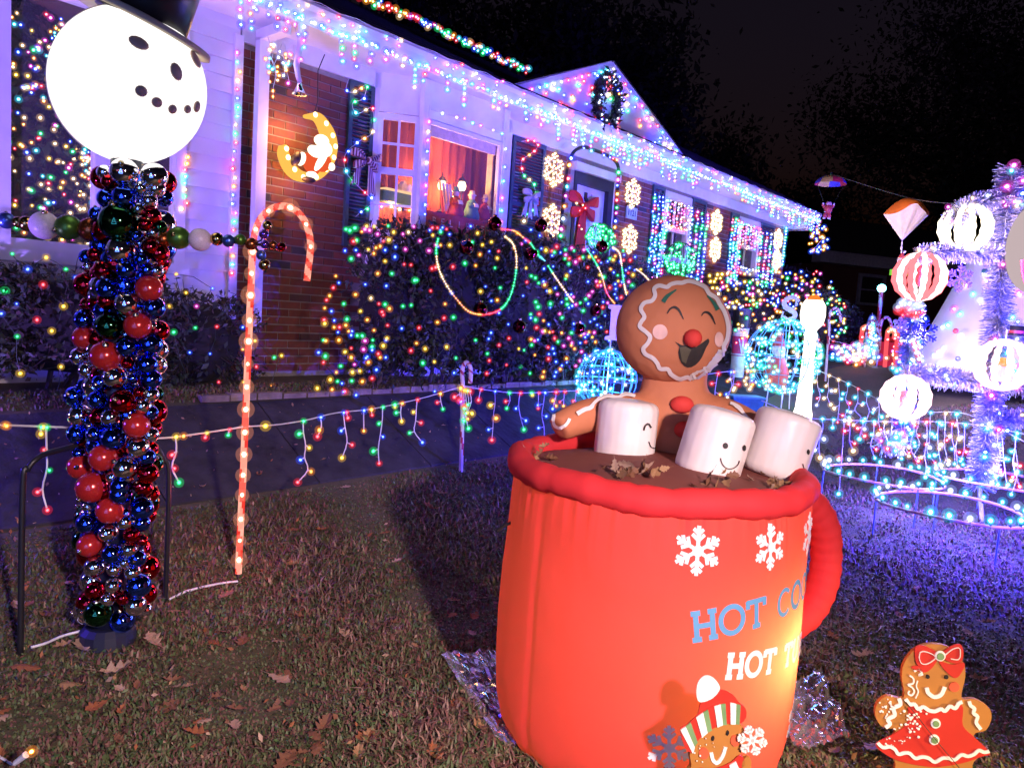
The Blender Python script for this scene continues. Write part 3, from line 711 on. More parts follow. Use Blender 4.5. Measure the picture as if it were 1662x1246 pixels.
# tangled lights on the two big shutters
px_string("shutter_lights", "green and red lights wound in loops over the left bay shutter", [(566, 128), (562, 146), (575, 150), (594, 138), (590, 160), (572, 168), (580, 185), (604, 176), (604, 215), (585, 228), (560, 252), (565, 285), (598, 318), (604, 330), (585, 345), (577, 352)], .05, "GRBWCARGPB", .017, .085)
px_string("shutter_lights", "blue and orange lights zigzagging down the shutter right of the bay", [(846, 230), (866, 228), (872, 240), (858, 252), (846, 262), (850, 285), (866, 300), (870, 330), (856, 348), (848, 360)], .05, "BGRACWPBR", .020, .085)
px_string("window_lights", "small lights across the sill of the narrow bay window", [(600, 330), (618, 334), (640, 338), (668, 342)], .2, "WPWA", .016, .09)
# curtain lights over the two far windows
def curtain_lights(label, u0, u1, z0, z1, nrow, cols, dens, v=.06, r=.014):
    B = []; paths = []
    for u in np.linspace(u0, u1, nrow):
        p = [HW(u, v, z1)]; z = z1
        while z > z0 + random.uniform(0, .15):
            z -= random.uniform(dens * .7, dens * 1.3); uu = u + random.uniform(-.03, .03); p.append(HW(uu, v, z)); B.append((HW(uu, v + .012, z), rc(cols)))
        paths.append(p)
    return light_string("curtain_lights", label, "string lights on the house", paths, B, r, WIREW(), .0025, False)
s = SH[2]; curtain_lights("dense blue-heavy curtain of lights over the left shutter by the front door window", s[0], s[1] + .05, 2.05, 3.34, 4, "BBCBPRCBG", .055, .05, .019)
s = SH[3]; curtain_lights("dense mixed curtain of lights over the right shutter of that same window", s[0] - .04, s[1], 2.05, 3.30, 4, "BPCRBHG", .06, .05, .019)
s = SH[4]; curtain_lights("dense cyan and blue curtain of lights over the left shutter of the farthest window", s[0], s[1] + .05, 2.2, 3.36, 4, "CBBCRPG", .055, .05, .020)
s = SH[5]; curtain_lights("dense mixed curtain of lights over the right shutter of the farthest window", s[0], s[1], 2.2, 3.30, 4, "CBPRBHG", .06, .05, .020)
curtain_lights("pink and white fairy lights veiling the upper pane of the nearer far window", w1a + .03, w1b - .03, 2.9, 3.33, 8, "PHWPBHR", .045, .045, .012)
curtain_lights("pink and white fairy lights veiling the upper pane of the farthest window", w2a + .03, w2b - .03, 2.9, 3.33, 9, "PHWPBCR", .05, .045, .014)
px_string("window_lights", "row of amber lights across the middle of the nearer far window", [(1078, 366), (1095, 370), (1113, 373)], .05, "AAWR", .018, .05)
px_string("window_lights", "row of white lights along the sill of the farthest window", [(1196, 432), (1210, 436), (1230, 440)], .09, "HWCH", .018, .06)
for (sx, sy, lab) in ((1062, 425, "blue and red lights below the left shutter by the front door window"),):
    px_string("window_lights", lab, [(1056, 400), (1062, 420), (1068, 445), (1060, 455)], .06, "BRCP", .02, .07)
# lit arch around the front door
arch_px = [(908, 395), (912, 350), (917, 300), (922, 268), (932, 246), (948, 239), (965, 244), (985, 252), (999, 262), (1004, 275), (1003, 300), (1000, 330), (998, 360), (996, 390)]
t = thing("lit_arch", onwall(908, 395, .25), "black tube arch with spaced coloured bulbs framing the front door", "light arch")
MB().tube(spline([onwall(x, y, .25) for x, y in arch_px], 5), .022, 8).build("arch_tube", BLACK(), t, world=True, smooth=True)
for i, (x, y) in enumerate([(910, 383), (911, 372), (914, 355), (916, 335), (918, 318), (920, 303), (922, 290), (924, 268), (927, 257), (1004, 280), (1003, 292), (1002, 301), (1002, 315), (1001, 325), (1001, 337), (1000, 346), (999, 359), (998, 369), (997, 383), (996, 393)]):
    bulb(onwall(x, y, .275), "GPHAPCRABPCB"[i % 12] if i < 9 else "GPBARGPBARG"[i - 9], .024, t)

# ------------------------------------------------------------------ decorations fixed to the house
def snowflake_pts(r):
    out = []
    for k in range(6):
        a = math.pi / 2 + k * math.pi / 3; c, s_ = math.cos(a), math.sin(a)
        out.append(([(0, 0), (r * c, r * s_)]))
        for f, l in ((.45, .36), (.72, .28)):
            for sg in (-1, 1):
                b = a + sg * math.radians(55); out.append([(r * f * c, r * f * s_), (r * f * c + r * l * math.cos(b), r * f * s_ + r * l * math.sin(b))])
    return out
def lit_snowflake(px, py, label, rr):
    p = onwall(px, py, .04); t = thing("lit_snowflake", p, label, "snowflake light", HROT, "lit snowflakes on the brick wall")
    mb = MB()
    for sgm in snowflake_pts(rr): mb.tube([(x, 0, z) for x, z in sgm], .006, 4)
    mb.build("snowflake_frame", WIREW(), t); P = []
    for sgm in snowflake_pts(rr):
        a, b = sgm; n_ = 4 if a == (0, 0) else 1
        for i in range(1, n_ + 1): f = i / n_; P.append((a[0] + (b[0] - a[0]) * f, a[1] + (b[1] - a[1]) * f))
    M = WM[t.name]
    bulbs_each([M @ Vector((x, -.012, z)) for x, z in P], ['W'] * len(P), .0145 if px < 1100 else .019, t)
lit_snowflake(898, 276, "lit white snowflake left of the front door, upper of its pair", .19)
lit_snowflake(895, 359, "lit white snowflake left of the front door, lower of its pair", .19)
lit_snowflake(1026, 314, "lit white snowflake above the house number plate", .19)
lit_snowflake(1021, 388, "lit white snowflake below the house number plate", .19)
lit_snowflake(1162, 361, "lit white snowflake between the far windows, upper of its pair", .19)
lit_snowflake(1160, 405, "lit white snowflake between the far windows, lower of its pair", .19)
lit_snowflake(1262, 389, "lit white snowflake by the far house corner, upper of its pair", .19)
lit_snowflake(1260, 422, "lit white snowflake by the far house corner, lower of its pair", .19)
# wreath on the gable
p = onwall(986, 165, PV + .06); t = thing("wreath", p, "dark green wreath with blue-white lights and a green centre on the porch gable", "wreath", HROT)
ring = [(.21 * math.cos(a), 0, .27 * math.sin(a)) for a in np.linspace(0, 2 * math.pi, 40, endpoint=False)]
Pn = np.array([Vector((.21 * math.cos(a), 0, .27 * math.sin(a))) + Vector(RNG.normal(size=3) * .035) for a in RNG.uniform(0, 6.283, 1400)])
V, F = leaf_cloud(np.array([tuple(WM[t.name] @ Vector(q)) for q in Pn]), .03); npobj("needles", V, F, leaf_g[:1], None, t, kind="stuff")
MB().tube(ring, .03, 8, closed=True).build("ring", leaf_g[0], t)
bulbs_each([WM[t.name] @ Vector((.21 * math.cos(a) * q, -.05, .27 * math.sin(a) * q)) for a, q in [(random.uniform(0, 6.28), random.uniform(.82, 1.18)) for i in range(46)]], [rc("HHBHRA") for i in range(46)], .011, t)
bulb(WM[t.name] @ Vector((.03, -.02, .03)), 'G', .035, t)
# bows on the shutters and front door
def bow(px, py, v, r, mat, label, tails, cat="bow", lights=None):
    t = thing("ribbon_bow", onwall(px, py, v), label, cat, HROT)
    for sg, up in ((-1, .35), (1, .35), (-1, -.35), (1, -.35)):
        mb = MB(); L = r * (1 if up > 0 else .8)
        out = [(0, 0), (sg * L * .55, up * r * 1.25), (sg * L, up * r * 1.5), (sg * L * 1.02, up * r * .35), (sg * L * .5, up * r * .2)]
        out = sp2(out, 3, True); n_ = len(out)
        vs = [(x, -.05 - .05 * math.sin(abs(x) / L * 3.0), z) for x, z in out] + [(x, -.03, z) for x, z in out]
        mb.add(vs, [tuple(range(n_)), tuple(range(2 * n_ - 1, n_ - 1, -1))] + [(i, n_ + i, n_ + (i + 1) % n_, (i + 1) % n_) for i in range(n_)]); mb.build("loop", mat, t)
    for x0, x1, l in tails:
        mb = MB(); z = -r * l; wd = r * .28
        mb.prism([(x0 * r - wd * .3, 0), (x0 * r + wd * .3, 0), (x1 * r + wd, z), (x1 * r, z + wd * .8), (x1 * r - wd, z)], -.03, -.045); mb.build("tail", mat, t)
    MB().ball((0, -.08, 0), (r * .16, .05, r * .2), 10, 7).build("knot", mat, t)
    if lights: bulbs_each([onwall(x, y, v + .12) for x, y in lights], ['R' if i % 2 else 'W' for i in range(len(lights))], .012, t)
    return t
bow_red = pmat("red_bow", (.62, .02, .015), .5, noise=(8, .15), sheen=.3)
bow(943, 336, -.03, .30, bow_red, "big red ribbon bow with long tails on the white front door", [(-.1, -.25, 2.6), (.12, .1, 2.9)], lights=[(936, 330), (941, 342), (946, 333), (940, 366), (944, 372), (950, 338)])
def stripe_mat():
    m = pmat("striped_ribbon", (.3, .2, .3), .6); N = m.node_tree; b = N.nodes["Principled BSDF"]; wv = N.nodes.new("ShaderNodeTexWave"); wv.inputs["Scale"].default_value = 14
    tc = N.nodes.new("ShaderNodeTexCoord"); N.links.new(tc.outputs["Object"], wv.inputs["Vector"]); r = N.nodes.new("ShaderNodeValToRGB"); r.color_ramp.interpolation = 'CONSTANT'
    r.color_ramp.elements[0].color = (.12, .03, .05, 1); r.color_ramp.elements[1].color = (.6, .5, .5, 1); r.color_ramp.elements[1].position = .5
    N.links.new(wv.outputs["Fac"], r.inputs[0]); N.links.new(r.outputs[0], b.inputs["Base Color"]); return m
bow(590, 262, .05, .16, stripe_mat(), "striped ribbon bow with forked tails on the left bay shutter", [(-.4, -.7, 1.5), (.3, .5, 1.9)])
bow(858, 320, .05, .14, pmat("silver_ribbon", (.55, .58, .62), .35, noise=(20, .1)), "pale silver bow with curled tails on the shutter right of the bay", [(-.4, -.8, 1.7), (0, 0, 1.8), (.4, .8, 1.5)])
# crescent moon with a sleeping santa
t = thing("moon_decoration", onwall(500, 300, .14), "glowing yellow crescent moon with a small santa lying on it against the brick", "moon decoration", HROT)
def L4(pts, v=.14): # px traced in the 5.664x zoom of (400, 80)
    out = []
    for x, y in pts:
        q = WM[t.name].inverted() @ onwall(400 + x / 5.664, 80 + y / 5.664, v); out.append((q.x, q.z))
    return out
mo = sp2(L4([(555, 600), (600, 588), (655, 600), (720, 665), (785, 775), (808, 900), (785, 1030), (725, 1135), (620, 1212), (500, 1210), (410, 1155), (350, 1065), (318, 960), (330, 885), (345, 900), (380, 1010), (430, 1080), (500, 1130), (600, 1135), (680, 1080), (725, 1000), (732, 900), (710, 790), (680, 700), (640, 645), (570, 630)]), 3, True)
moon_m = emat("moon_glow", (1, .50, .085), 1.15)
mb = MB(); cx = sum(p[0] for p in mo) / len(mo); n_ = len(mo)
mb.prism(mo, .06, -.05); mb.build("crescent", moon_m, t)
for x, y in ((600, 610), (700, 690), (760, 800), (785, 900), (770, 1000), (700, 1110), (610, 1180), (490, 1180), (410, 1110), (350, 1000), (335, 920)):
    q = L4([(x, y)])[0]; MB().ball((q[0], -.055, q[1]), (.022, .012, .022), 8, 6).build("bulb", emat("moon_hot", (1, .72, .30), 5), t)
def blob4(name, x, y, rx, ry, mat, d=.05, rot=0, yy=-.05):
    q = L4([(x, y)])[0]; s_ = mpp(6.3) / 5.664 * 1.02; MB().ball((q[0], yy, q[1]), (rx * s_, d, ry * s_), 12, 8, 0, Matrix.Rotation(rot, 4, 'Y')).build(name, mat, t, smooth=True)
fur = emat("santa_white_glow", (1, .82, .66), 2.2); sred = emat("santa_red_glow", (.85, .10, .03), 1.0); bootm = pmat("santa_boot", (.06, .03, .02), .5)
blob4("head", 640, 850, 68, 52, fur, .06, .1, -.08); blob4("beard", 660, 930, 72, 70, fur, .06, 0, -.09); blob4("arm", 570, 950, 75, 48, fur, .05, .25, -.1)
blob4("body", 660, 1040, 95, 90, sred, .06, 0, -.05); blob4("leg", 560, 1080, 90, 62, sred, .055, .5, -.06); blob4("leg", 520, 1020, 60, 60, sred, .055, 0, -.05)
blob4("fur_trim", 610, 1040, 32, 110, fur, .03, .55, -.12); blob4("cuff", 460, 1015, 34, 62, fur, .05, .2, -.07); blob4("boot", 412, 1015, 38, 72, bootm, .05, .35, -.07); blob4("cuff", 555, 1160, 48, 30, fur, .05, 0, -.07); blob4("boot", 528, 1205, 66, 26, bootm, .05, 0, -.07); blob4("glove", 720, 1090, 30, 36, fur, .03, 0, -.1)
MB().tube([(x, .0, z) for x, z in L4([(625, 590), (655, 480), (658, 200), (690, 120), (720, 50)])], .005, 4).build("hanging_cord", BLACK(), t)
lamp("moon_lamp", 'POINT', onwall(478, 215, .22), (1, .50, .14), 9, size=.06)
lamp("moon_lamp", 'POINT', onwall(478, 290, .24), (1, .50, .14), 6, size=.06)
# dangling white tube with a flared metal end, and the pale leg-shaped blow mould it hangs from
t = thing("hanging_tube", onwall(484, 60, .55), "white bent tube hanging from the eave with a shiny flared bell end", "hanging ornament")
MB().tube([onwall(x, y, .5) for x, y in ((489, 40), (487, 75), (481, 105), (484, 125), (487, 134))], [.022, .024, .024, .02, .018], 10).build("tube", pmat("white_plastic", (.75, .72, .74), .35), t, world=True, smooth=True)
q0, q1 = onwall(486, 134, .5), onwall(487, 150, .5)
MB().lathe([(.018, 0), (.022, -.03), (.055, -.085), (.062, -.09), (.055, -.088), (.02, -.04)], 16, 0, q0).build("bell_end", pmat("chrome", (.8, .8, .8), .12, 1), t, world=True, smooth=True)

# things inside the windows
TU, TVV = uz(30, 250, -.75)[0], -.75
tr = thing("christmas_tree", HW(TU, TVV, 1.0), "indoor christmas tree crowded with coloured lights behind the picture window", "christmas tree")
P = []
for i in range(6000):
    h = random.random() ** .8; z = 1.2 + 3.2 * h; R_ = (1 - h) * .62 + .05; a = random.uniform(0, 6.28); r_ = R_ * random.uniform(.4, 1.05); P.append(tuple(HW(TU + r_ * math.cos(a), TVV + r_ * math.sin(a) * .75, min(z, 3.44))))
V, F = leaf_cloud(np.array(P), .04); npobj("needles", V, F, leaf_g[:2], None, tr, kind="stuff")
MB().tube([HW(TU, TVV, 1.0), HW(TU, TVV, 3.4)], [.05, .02], 6).build("trunk", twig_m, tr, world=True)
Bp = []
for i in range(620):
    h = random.random() ** 1.1; z = 1.6 + 1.83 * h; R_ = (1 - (z - 1.2) / 3.2) * .62 + .09; a = random.uniform(-.5, 3.3); Bp.append((HW(TU + R_ * math.cos(a), TVV + R_ * math.sin(a) * .75, z), rc("BGWRAYCPWW")))
bulbs_each([b[0] for b in Bp], [b[1] for b in Bp], .0115, tr)
# carollers, lanterns and letters on the bay sill
skin = pmat("figure_face", (.75, .5, .35), .6)
def caroller(px, py, v, h, coat, hat, label):
    p = onwall(px, py, v); s_ = h; t = thing("caroller_figurine", p, label, "figurine", HROT, "caroller figurines in the bay window")
    MB().lathe([(.30 * s_, 0), (.32 * s_, .1 * s_), (.22 * s_, .42 * s_), (.17 * s_, .6 * s_), (.10 * s_, .68 * s_), (0, .69 * s_)], 14).build("robe", coat, t, smooth=True)
    MB().ball((0, 0, .78 * s_), .12 * s_, 12, 9).build("head", skin, t, smooth=True)
    MB().lathe([(.17 * s_, .84 * s_), (.15 * s_, .87 * s_), (.11 * s_, .88 * s_), (.09 * s_, 1.0 * s_), (0, 1.02 * s_)], 12).build("hat", hat, t, smooth=True)
    for sg in (-1, 1): MB().tube([(sg * .18 * s_, 0, .56 * s_), (sg * .2 * s_, -.1 * s_, .42 * s_), (sg * .05 * s_, -.22 * s_, .46 * s_)], .055 * s_, 8).build("arm", coat, t, smooth=True)
    MB().box((0, -.24 * s_, .48 * s_), (.2 * s_, .03 * s_, .14 * s_), 0, Matrix.Rotation(-.5, 4, 'X')).build("song_book", pmat("song_book", (.8, .72, .5), .6), t)
greenc = pmat("figure_green", (.08, .22, .12), .6); redc = pmat("figure_red", (.5, .05, .03), .6); cream = pmat("figure_cream", (.75, .6, .4), .6)
caroller(738, 352, .12, .30, redc, greenc, "red-coated caroller figurine with a green hat beside the lanterns")
caroller(764, 356, .12, .29, greenc, cream, "green-skirted caroller figurine with a pale bonnet, middle one")
caroller(786, 358, .12, .27, redc, cream, "hooded cream caroller figurine nearest the right window edge")
def lantern(px, py, v, label, h):
    t = thing("lantern", onwall(px, py, v), label, "lantern", HROT, "lit lanterns in the bay window")
    MB().lathe([(.05, 0), (.05, .01), (.012, .03), (.012, h - .02), (.03, h)], 10).build("post", BLACK(), t, smooth=True)
    MB().ball((0, 0, h + .05), (.045, .045, .055), 12, 8).build("lamp_glass", emat("lantern_glow", (1, .66, .34), 7), t, smooth=True)
    MB().lathe([(.06, h + .095), (.03, h + .125), (.006, h + .15), (.006, h + .18), (0, h + .185)], 10).build("cap", BLACK(), t)
lantern(715, 345, .0, "glowing lantern on a post in the bay window, nearer the ladder toy", .22)
lantern(747, 348, .0, "glowing lantern on a post in the bay window behind the carollers", .24)
t = thing("toy_sled", onwall(722, 345, .1), "small wooden sled leaning upright beside the caroller figurines", "sled", HROT)
M_ = Matrix.Rotation(-.22, 4, 'Y'); mb = MB()
for x in (-.05, .0, .05): MB().box((x * .9 + .03, 0, .15), (.03, .012, .28), 0, M_).build("slat", cream, t)
for x in (-.09, .09): MB().box((x + .03, .0, .15), (.012, .02, .32), 0, M_).build("runner", redc, t)
px_string("fairy_lights", "warm white fairy lights drooping across the top of the bay pane indoors", [(707, 206), (715, 214), (730, 222), (748, 224), (755, 232), (772, 232), (782, 236), (800, 240)], .16, "W", .014, .055, wire=WIREW(), group="indoor fairy lights")
px_string("fairy_lights", "warm white fairy lights behind the upper sash of the narrow bay window", [(618, 182), (632, 190), (640, 188), (655, 192), (668, 188)], .04, "W", .016, .06, group="indoor fairy lights")
t = thing("window_letters", onwall(715, 353, .2), "dark red strip with cream letters along the bay window sill", "letters", HROT)
q = [WM[t.name].inverted() @ onwall(x, y, .2) for x, y in ((694, 350), (800, 372))]
MB().bb((-.22, 0, -.13), (.85, .012, .045)).build("strip", redc, t)
for i, ch in enumerate("BELIEVE"): text(ch, .10, (-.085 + i * .115, -.002, -.045), (math.pi / 2, 0, 0), cream, t)
t = thing("toy_village", onwall(642, 322, .0), "small lit village model inside the narrow bay window", "model village", HROT)
MB().bb((-.2, -.06, -.05), (.22, .06, .05)).build("base", greenc, t)
MB().bb((-.17, -.06, .055), (.17, .06, .075)).build("snow_shelf", emat("village_glow", (1, .6, .25), 1.2), t)
for x, h in ((.08, .10), (.15, .08)): MB().prism([(x - .035, .08), (x + .035, .08), (x + .035, .08 + h * .6), (x, .08 + h), (x - .035, .08 + h * .6)], .03, -.03).build("cottage", cream, t)
# ------------------------------------------------------------------ lights on the shrubs
def net(name, label, spots, v, r, fam="dim_bulb_", jit=.10):
    P = [onwall(x, y, v + random.uniform(-jit, jit * .4)) for x, y, c in spots]
    # join neighbours with a dark wire so that every bulb hangs on its string
    todo = list(range(len(P))); paths = []; cur = [todo.pop(0)] if todo else []
    while todo:
        k = min(todo, key=lambda i: (P[i] - P[cur[-1]]).length)
        if (P[k] - P[cur[-1]]).length > .7: paths.append(cur); cur = [k]
        else: cur.append(k)
        todo.remove(k)
    paths.append(cur)
    W = [spline([P[i] - HN * .012 for i in c], 2) for c in paths if len(c) > 1]
    return light_string(name, label, "light nets on the shrubs", W, list(zip(P, [c for _, _, c in spots])), r, WIREG(), .0025, True, fam)
def scatter(n, x0, x1, y0, y1, cols, ok=lambda x, y: True):
    out = []
    for _ in range(n * 6):
        if len(out) >= n: break
        x, y = random.uniform(x0, x1), random.uniform(y0, y1)
        if ok(x, y) and all((x - a) ** 2 + (y - b) ** 2 > 24 for a, b, _ in out): out.append((x, y, rc(cols)))
    return out
hedge_spots = [(20, 412, 'G'), (75, 418, 'Y'), (45, 437, 'B'), (107, 437, 'G'), (122, 450, 'B'), (70, 462, 'R'), (8, 472, 'G'), (27, 493, 'B'), (103, 497, 'Y'), (2, 509, 'B'), (60, 519, 'R'), (84, 537, 'Y'), (28, 546, 'G'), (99, 595, 'Y'), (33, 606, 'Y'), (16, 667, 'R'), (79, 660, 'A'), (63, 724, 'R'), (9, 737, 'Y'),
 (286, 445, 'Y'), (302, 475, 'Y'), (345, 468, 'B'), (319, 497, 'P'), (275, 497, 'Y'), (282, 539, 'G'), (317, 532, 'G'), (352, 530, 'R'), (308, 572, 'B'), (341, 574, 'B'), (274, 653, 'G'), (315, 639, 'R'), (355, 620, 'R'), (347, 658, 'B'), (270, 680, 'B'), (313, 697, 'Y'), (394, 531, 'B'), (414, 553, 'Y'), (394, 567, 'A'), (416, 595, 'R'), (396, 620, 'Y'), (445, 580, 'G'), (457, 577, 'Y'), (441, 627, 'A'), (467, 633, 'B'), (481, 627, 'G'), (472, 658, 'R'), (482, 661, 'B'), (515, 630, 'Y')]
net("net_lights", "scattered coloured lights on the dark hedge around the bauble post", hedge_spots, .66, .0112)
mid = [(545, 448, 'A'), (550, 459, 'B'), (541, 467, 'R'), (535, 480, 'A'), (530, 487, 'R'), (527, 500, 'A'), (538, 505, 'B'), (526, 519, 'R'), (527, 525, 'Y'), (525, 552, 'G'), (529, 553, 'A'), (517, 572, 'B'), (528, 578, 'G'), (525, 588, 'R'), (551, 531, 'R'), (550, 552, 'A'), (570, 544, 'B'), (558, 493, 'G'), (563, 518, 'G'), (577, 478, 'A'), (585, 505, 'Y'), (596, 519, 'A'), (607, 536, 'A'), (605, 552, 'G'), (588, 545, 'G'), (570, 565, 'R'), (560, 571, 'Y'), (570, 580, 'A'), (590, 567, 'P'), (604, 568, 'B'), (614, 574, 'R'), (622, 561, 'Y'), (628, 549, 'Y'), (629, 528, 'R'), (622, 511, 'R'), (625, 494, 'G'), (632, 501, 'A'), (615, 493, 'R'), (602, 484, 'W'), (594, 581, 'B'), (598, 588, 'A'), (611, 600, 'B'), (604, 614, 'R'), (588, 619, 'A'), (572, 604, 'Y'), (553, 594, 'G'), (546, 604, 'A'), (536, 616, 'Y'), (539, 632, 'A'), (555, 622, 'B'), (571, 618, 'G'), (560, 635, 'R'), (578, 641, 'B'), (515, 630, 'Y'), (584, 602, 'Y'), (626, 580, 'B'), (617, 580, 'A')]
mid += [(x, y, c) for x, y, c in ((576, 370, 'G'), (570, 420, 'G'), (560, 407, 'B'), (642, 401, 'B'), (625, 424, 'Y'), (654, 380, 'P'), (715, 373, 'B'), (715, 398, 'A'), (730, 398, 'Y'), (656, 429, 'R'), (667, 430, 'R'), (641, 417, 'B'), (636, 444, 'G'), (627, 464, 'B'), (673, 455, 'G'), (699, 472, 'R'), (654, 497, 'G'), (707, 434, 'R'), (701, 436, 'R'), (735, 433, 'R'), (779, 413, 'A'), (772, 431, 'A'), (807, 419, 'Y'), (788, 465, 'B'), (812, 467, 'G'), (780, 473, 'Y'), (854, 435, 'Y'), (855, 458, 'R'), (849, 480, 'B'), (807, 487, 'A'), (810, 508, 'B'), (736, 515, 'G'), (710, 523, 'A'), (680, 532, 'R'), (676, 557, 'A'), (690, 566, 'Y'), (725, 563, 'Y'), (772, 552, 'G'), (797, 540, 'B'), (810, 560, 'R'), (826, 549, 'R'), (842, 566, 'Y'), (705, 587, 'Y'), (740, 581, 'G'), (737, 605, 'B'), (794, 585, 'R'), (822, 592, 'R'), (667, 569, 'R'), (652, 533, 'B'), (845, 595, 'G'), (868, 576, 'A'))]
mid += scatter(46, 560, 880, 366, 408, "BRGPAWBY") + scatter(40, 525, 870, 400, 640, "BRGPAGBB")
net("net_lights", "dense coloured net lights over the big bush below the bay window", mid, 1.30, .0132, jit=.05)
b2 = scatter(150, 860, 1040, 400, 560, "BGRABPBGAY", lambda x, y: y > 360 + (x - 860) * .22) + scatter(40, 880, 965, 520, 615, "BBPRAA")
net("net_lights", "blue-heavy net lights over the bush in front of the front door", b2, 1.28, .0158, jit=.05)
b3 = scatter(150, 1150, 1335, 440, 500, "PWRGABBY", lambda x, y: y > 432 + abs(x - 1290) * .10) + scatter(70, 1180, 1382, 478, 560, "BGRAWY", lambda x, y: ((x - 1280) / 108) ** 2 + ((y - 540) / 105) ** 2 < 1) + scatter(26, 1345, 1384, 455, 550, "BAGW", lambda x, y: x < 1352 + (y - 455) * .32)
net("net_lights", "tiny mixed net lights over the rounded bush at the far end of the house", b3, 1.40, .0185, "bulb_", jit=.05)
# glowing bead chains draped on the bushes
def beads(label, pxs, cols, v=1.34, r=.0085, n=5):
    sm = spline([onwall(x, y, v) for x, y in pxs], n * 4); P = []; L = 0; last = sm[0]
    for p in sm:
        if (p - last).length > .020 or not P: P.append(p); last = p
    C = [cols[min(len(cols) - 1, int(i / len(P) * len(cols)))] for i in range(len(P))]
    return light_string("bead_lights", label, "glowing bead chains on the bushes", [sm], list(zip(P, C)), r, WIREW(), .003, True, "dim_bulb_")
beads("big glowing bead loop hanging on the bush below the bay window", [(711, 388), (708, 405), (711, 432), (722, 458), (740, 484), (762, 506), (790, 510), (815, 500), (829, 478), (837, 445), (838, 415), (832, 395), (820, 384)], "GWWWAAARRGGGWWW")
beads("short warm bead strand falling diagonally on the door bush", [(890, 432), (905, 455), (930, 490)], "GWWWW")
beads("green and warm bead strand left of the gingerbread head", [(953, 405), (966, 425), (976, 445), (985, 475), (998, 493)], "GGWARA")
beads("warm bead strand curving down beside the green lit topiary", [(995, 402), (1005, 410), (1009, 430), (1012, 455), (1017, 480)], "WWGW")
beads("short bead strand between the door bush and the gingerbread head", [(1033, 437), (1045, 446), (1055, 457)], "WWW")
beads("bead strand over the top edge of the door bush", [(815, 372), (835, 375), (850, 386), (862, 396), (872, 412), (884, 423)], "RAARGGC")
# dark shiny baubles on the bushes
bb_m = pmat("dark_red_bauble", (.10, .008, .02), .08, 1, noise=(3, .1))
for i, (x, y, lab) in enumerate(((757, 402, "inside the bead loop"), (862, 412, "near the top of the door bush"), (940, 534, "low on the bush left of the gingerbread head"), (967, 505, "beside the letter sign"), (780, 502, "at the bottom of the bead loop"), (843, 530, "low between the two bushes"), (878, 366, "on the bush crest below the snowflakes"), (803, 363, "on the bush crest below the bay window"), (977, 400, "on the bush crest below the green topiary"))):
    p = onwall(x, y, 1.30); t = thing("bauble_ornament", p, "dark red shiny bauble " + lab, "bauble", 0, "big dark baubles on the bushes")
    MB().ball((0, 0, 0), .062, 18, 12).build("sphere", bb_m, t, smooth=True); MB().lathe([(.016, .055), (.016, .075), (0, .076)], 8).build("cap", pmat("gold_cap", (.5, .35, .1), .25, 1), t)
# green lit topiary balls
def topiary(px, py, v, r, label, stem):
    p = onwall(px, py, v); t = thing("lit_topiary", p, label, "topiary", 0, "green lit topiary trees")
    P = [];
    for i in range(80):
        d_ = Vector(RNG.normal(size=3)).normalized(); P.append(p + d_ * r * random.uniform(.8, 1))
    if stem:
        for i in range(36): f = random.random(); a = random.uniform(0, 6.3); P.append(p + Vector((math.cos(a) * r * (.35 + f * .75), math.sin(a) * r * (.35 + f * .75), -r * (1.0 + f * 1.2))))
    mb = MB()
    for k in range(10): a = k * math.pi / 10; mb.tube([Vector((math.cos(a) * r * math.cos(b), math.sin(a) * r * math.cos(b), r * math.sin(b))) for b in np.linspace(0, 6.28, 20)], .004, 4)
    mb.tube([(0, 0, -r), (0, 0, -r * 3.4)], .02, 6); mb.build("wire_frame", WIREG(), t)
    bulbs_each(P, ['G'] * len(P), .0165, t)
topiary(1103, 421, 1.25, .20, "round green lit topiary beyond the gingerbread head", True)
topiary(974, 386, .6, .17, "green lit topiary top showing above the bush at the front door", False)

# ------------------------------------------------------------------ the bauble-covered snowman post
pb = hit(175, 1040); PY = pb.y
snow = thing("snowman_decoration", pb, "tall snowman with glowing round head, black hat and a post covered in baubles", "snowman")
axis_b = pb; axis_t = at(207, 262, PY)
MB().tube([axis_b + Vector((0, 0, .02)), axis_t + Vector((0, 0, .08))], .055, 12).build("post", pmat("post_dark_blue", (.012, .014, .04), .4), snow, world=True, smooth=True)
MB().lathe([(.105, 0), (.10, .05), (.08, .07), (0, .07)], 16).build("base", pmat("pot_dark", (.012, .014, .03), .5), snow)
balm = {'R': pmat("bauble_red", (.62, .018, .03), .05, 1, noise=(2, .05)), 'B': pmat("bauble_blue", (.07, .17, .92), .05, 1, noise=(2, .05)), 'S': pmat("bauble_silver", (.9, .88, .92), .04, 1, noise=(2, .05)), 'G': pmat("bauble_green", (.03, .15, .05), .06, 1, noise=(2, .05)),
        'r': pmat("bauble_red_satin", (.45, .02, .02), .2, .3, coat=.8), 'g': pmat("bauble_green_satin", (.09, .22, .03), .35, .7), 'w': pmat("bauble_pearl", (.75, .62, .66), .35), 'o': pmat("bauble_gold", (.6, .38, .12), .15, 1), 'b': pmat("bauble_blue_satin", (.08, .14, .45), .3, .8), 'v': pmat("bauble_violet", (.25, .1, .6), .15, .9), 'd': pmat("bauble_copper", (.40, .10, .03), .25, .9)}
BALM = {}
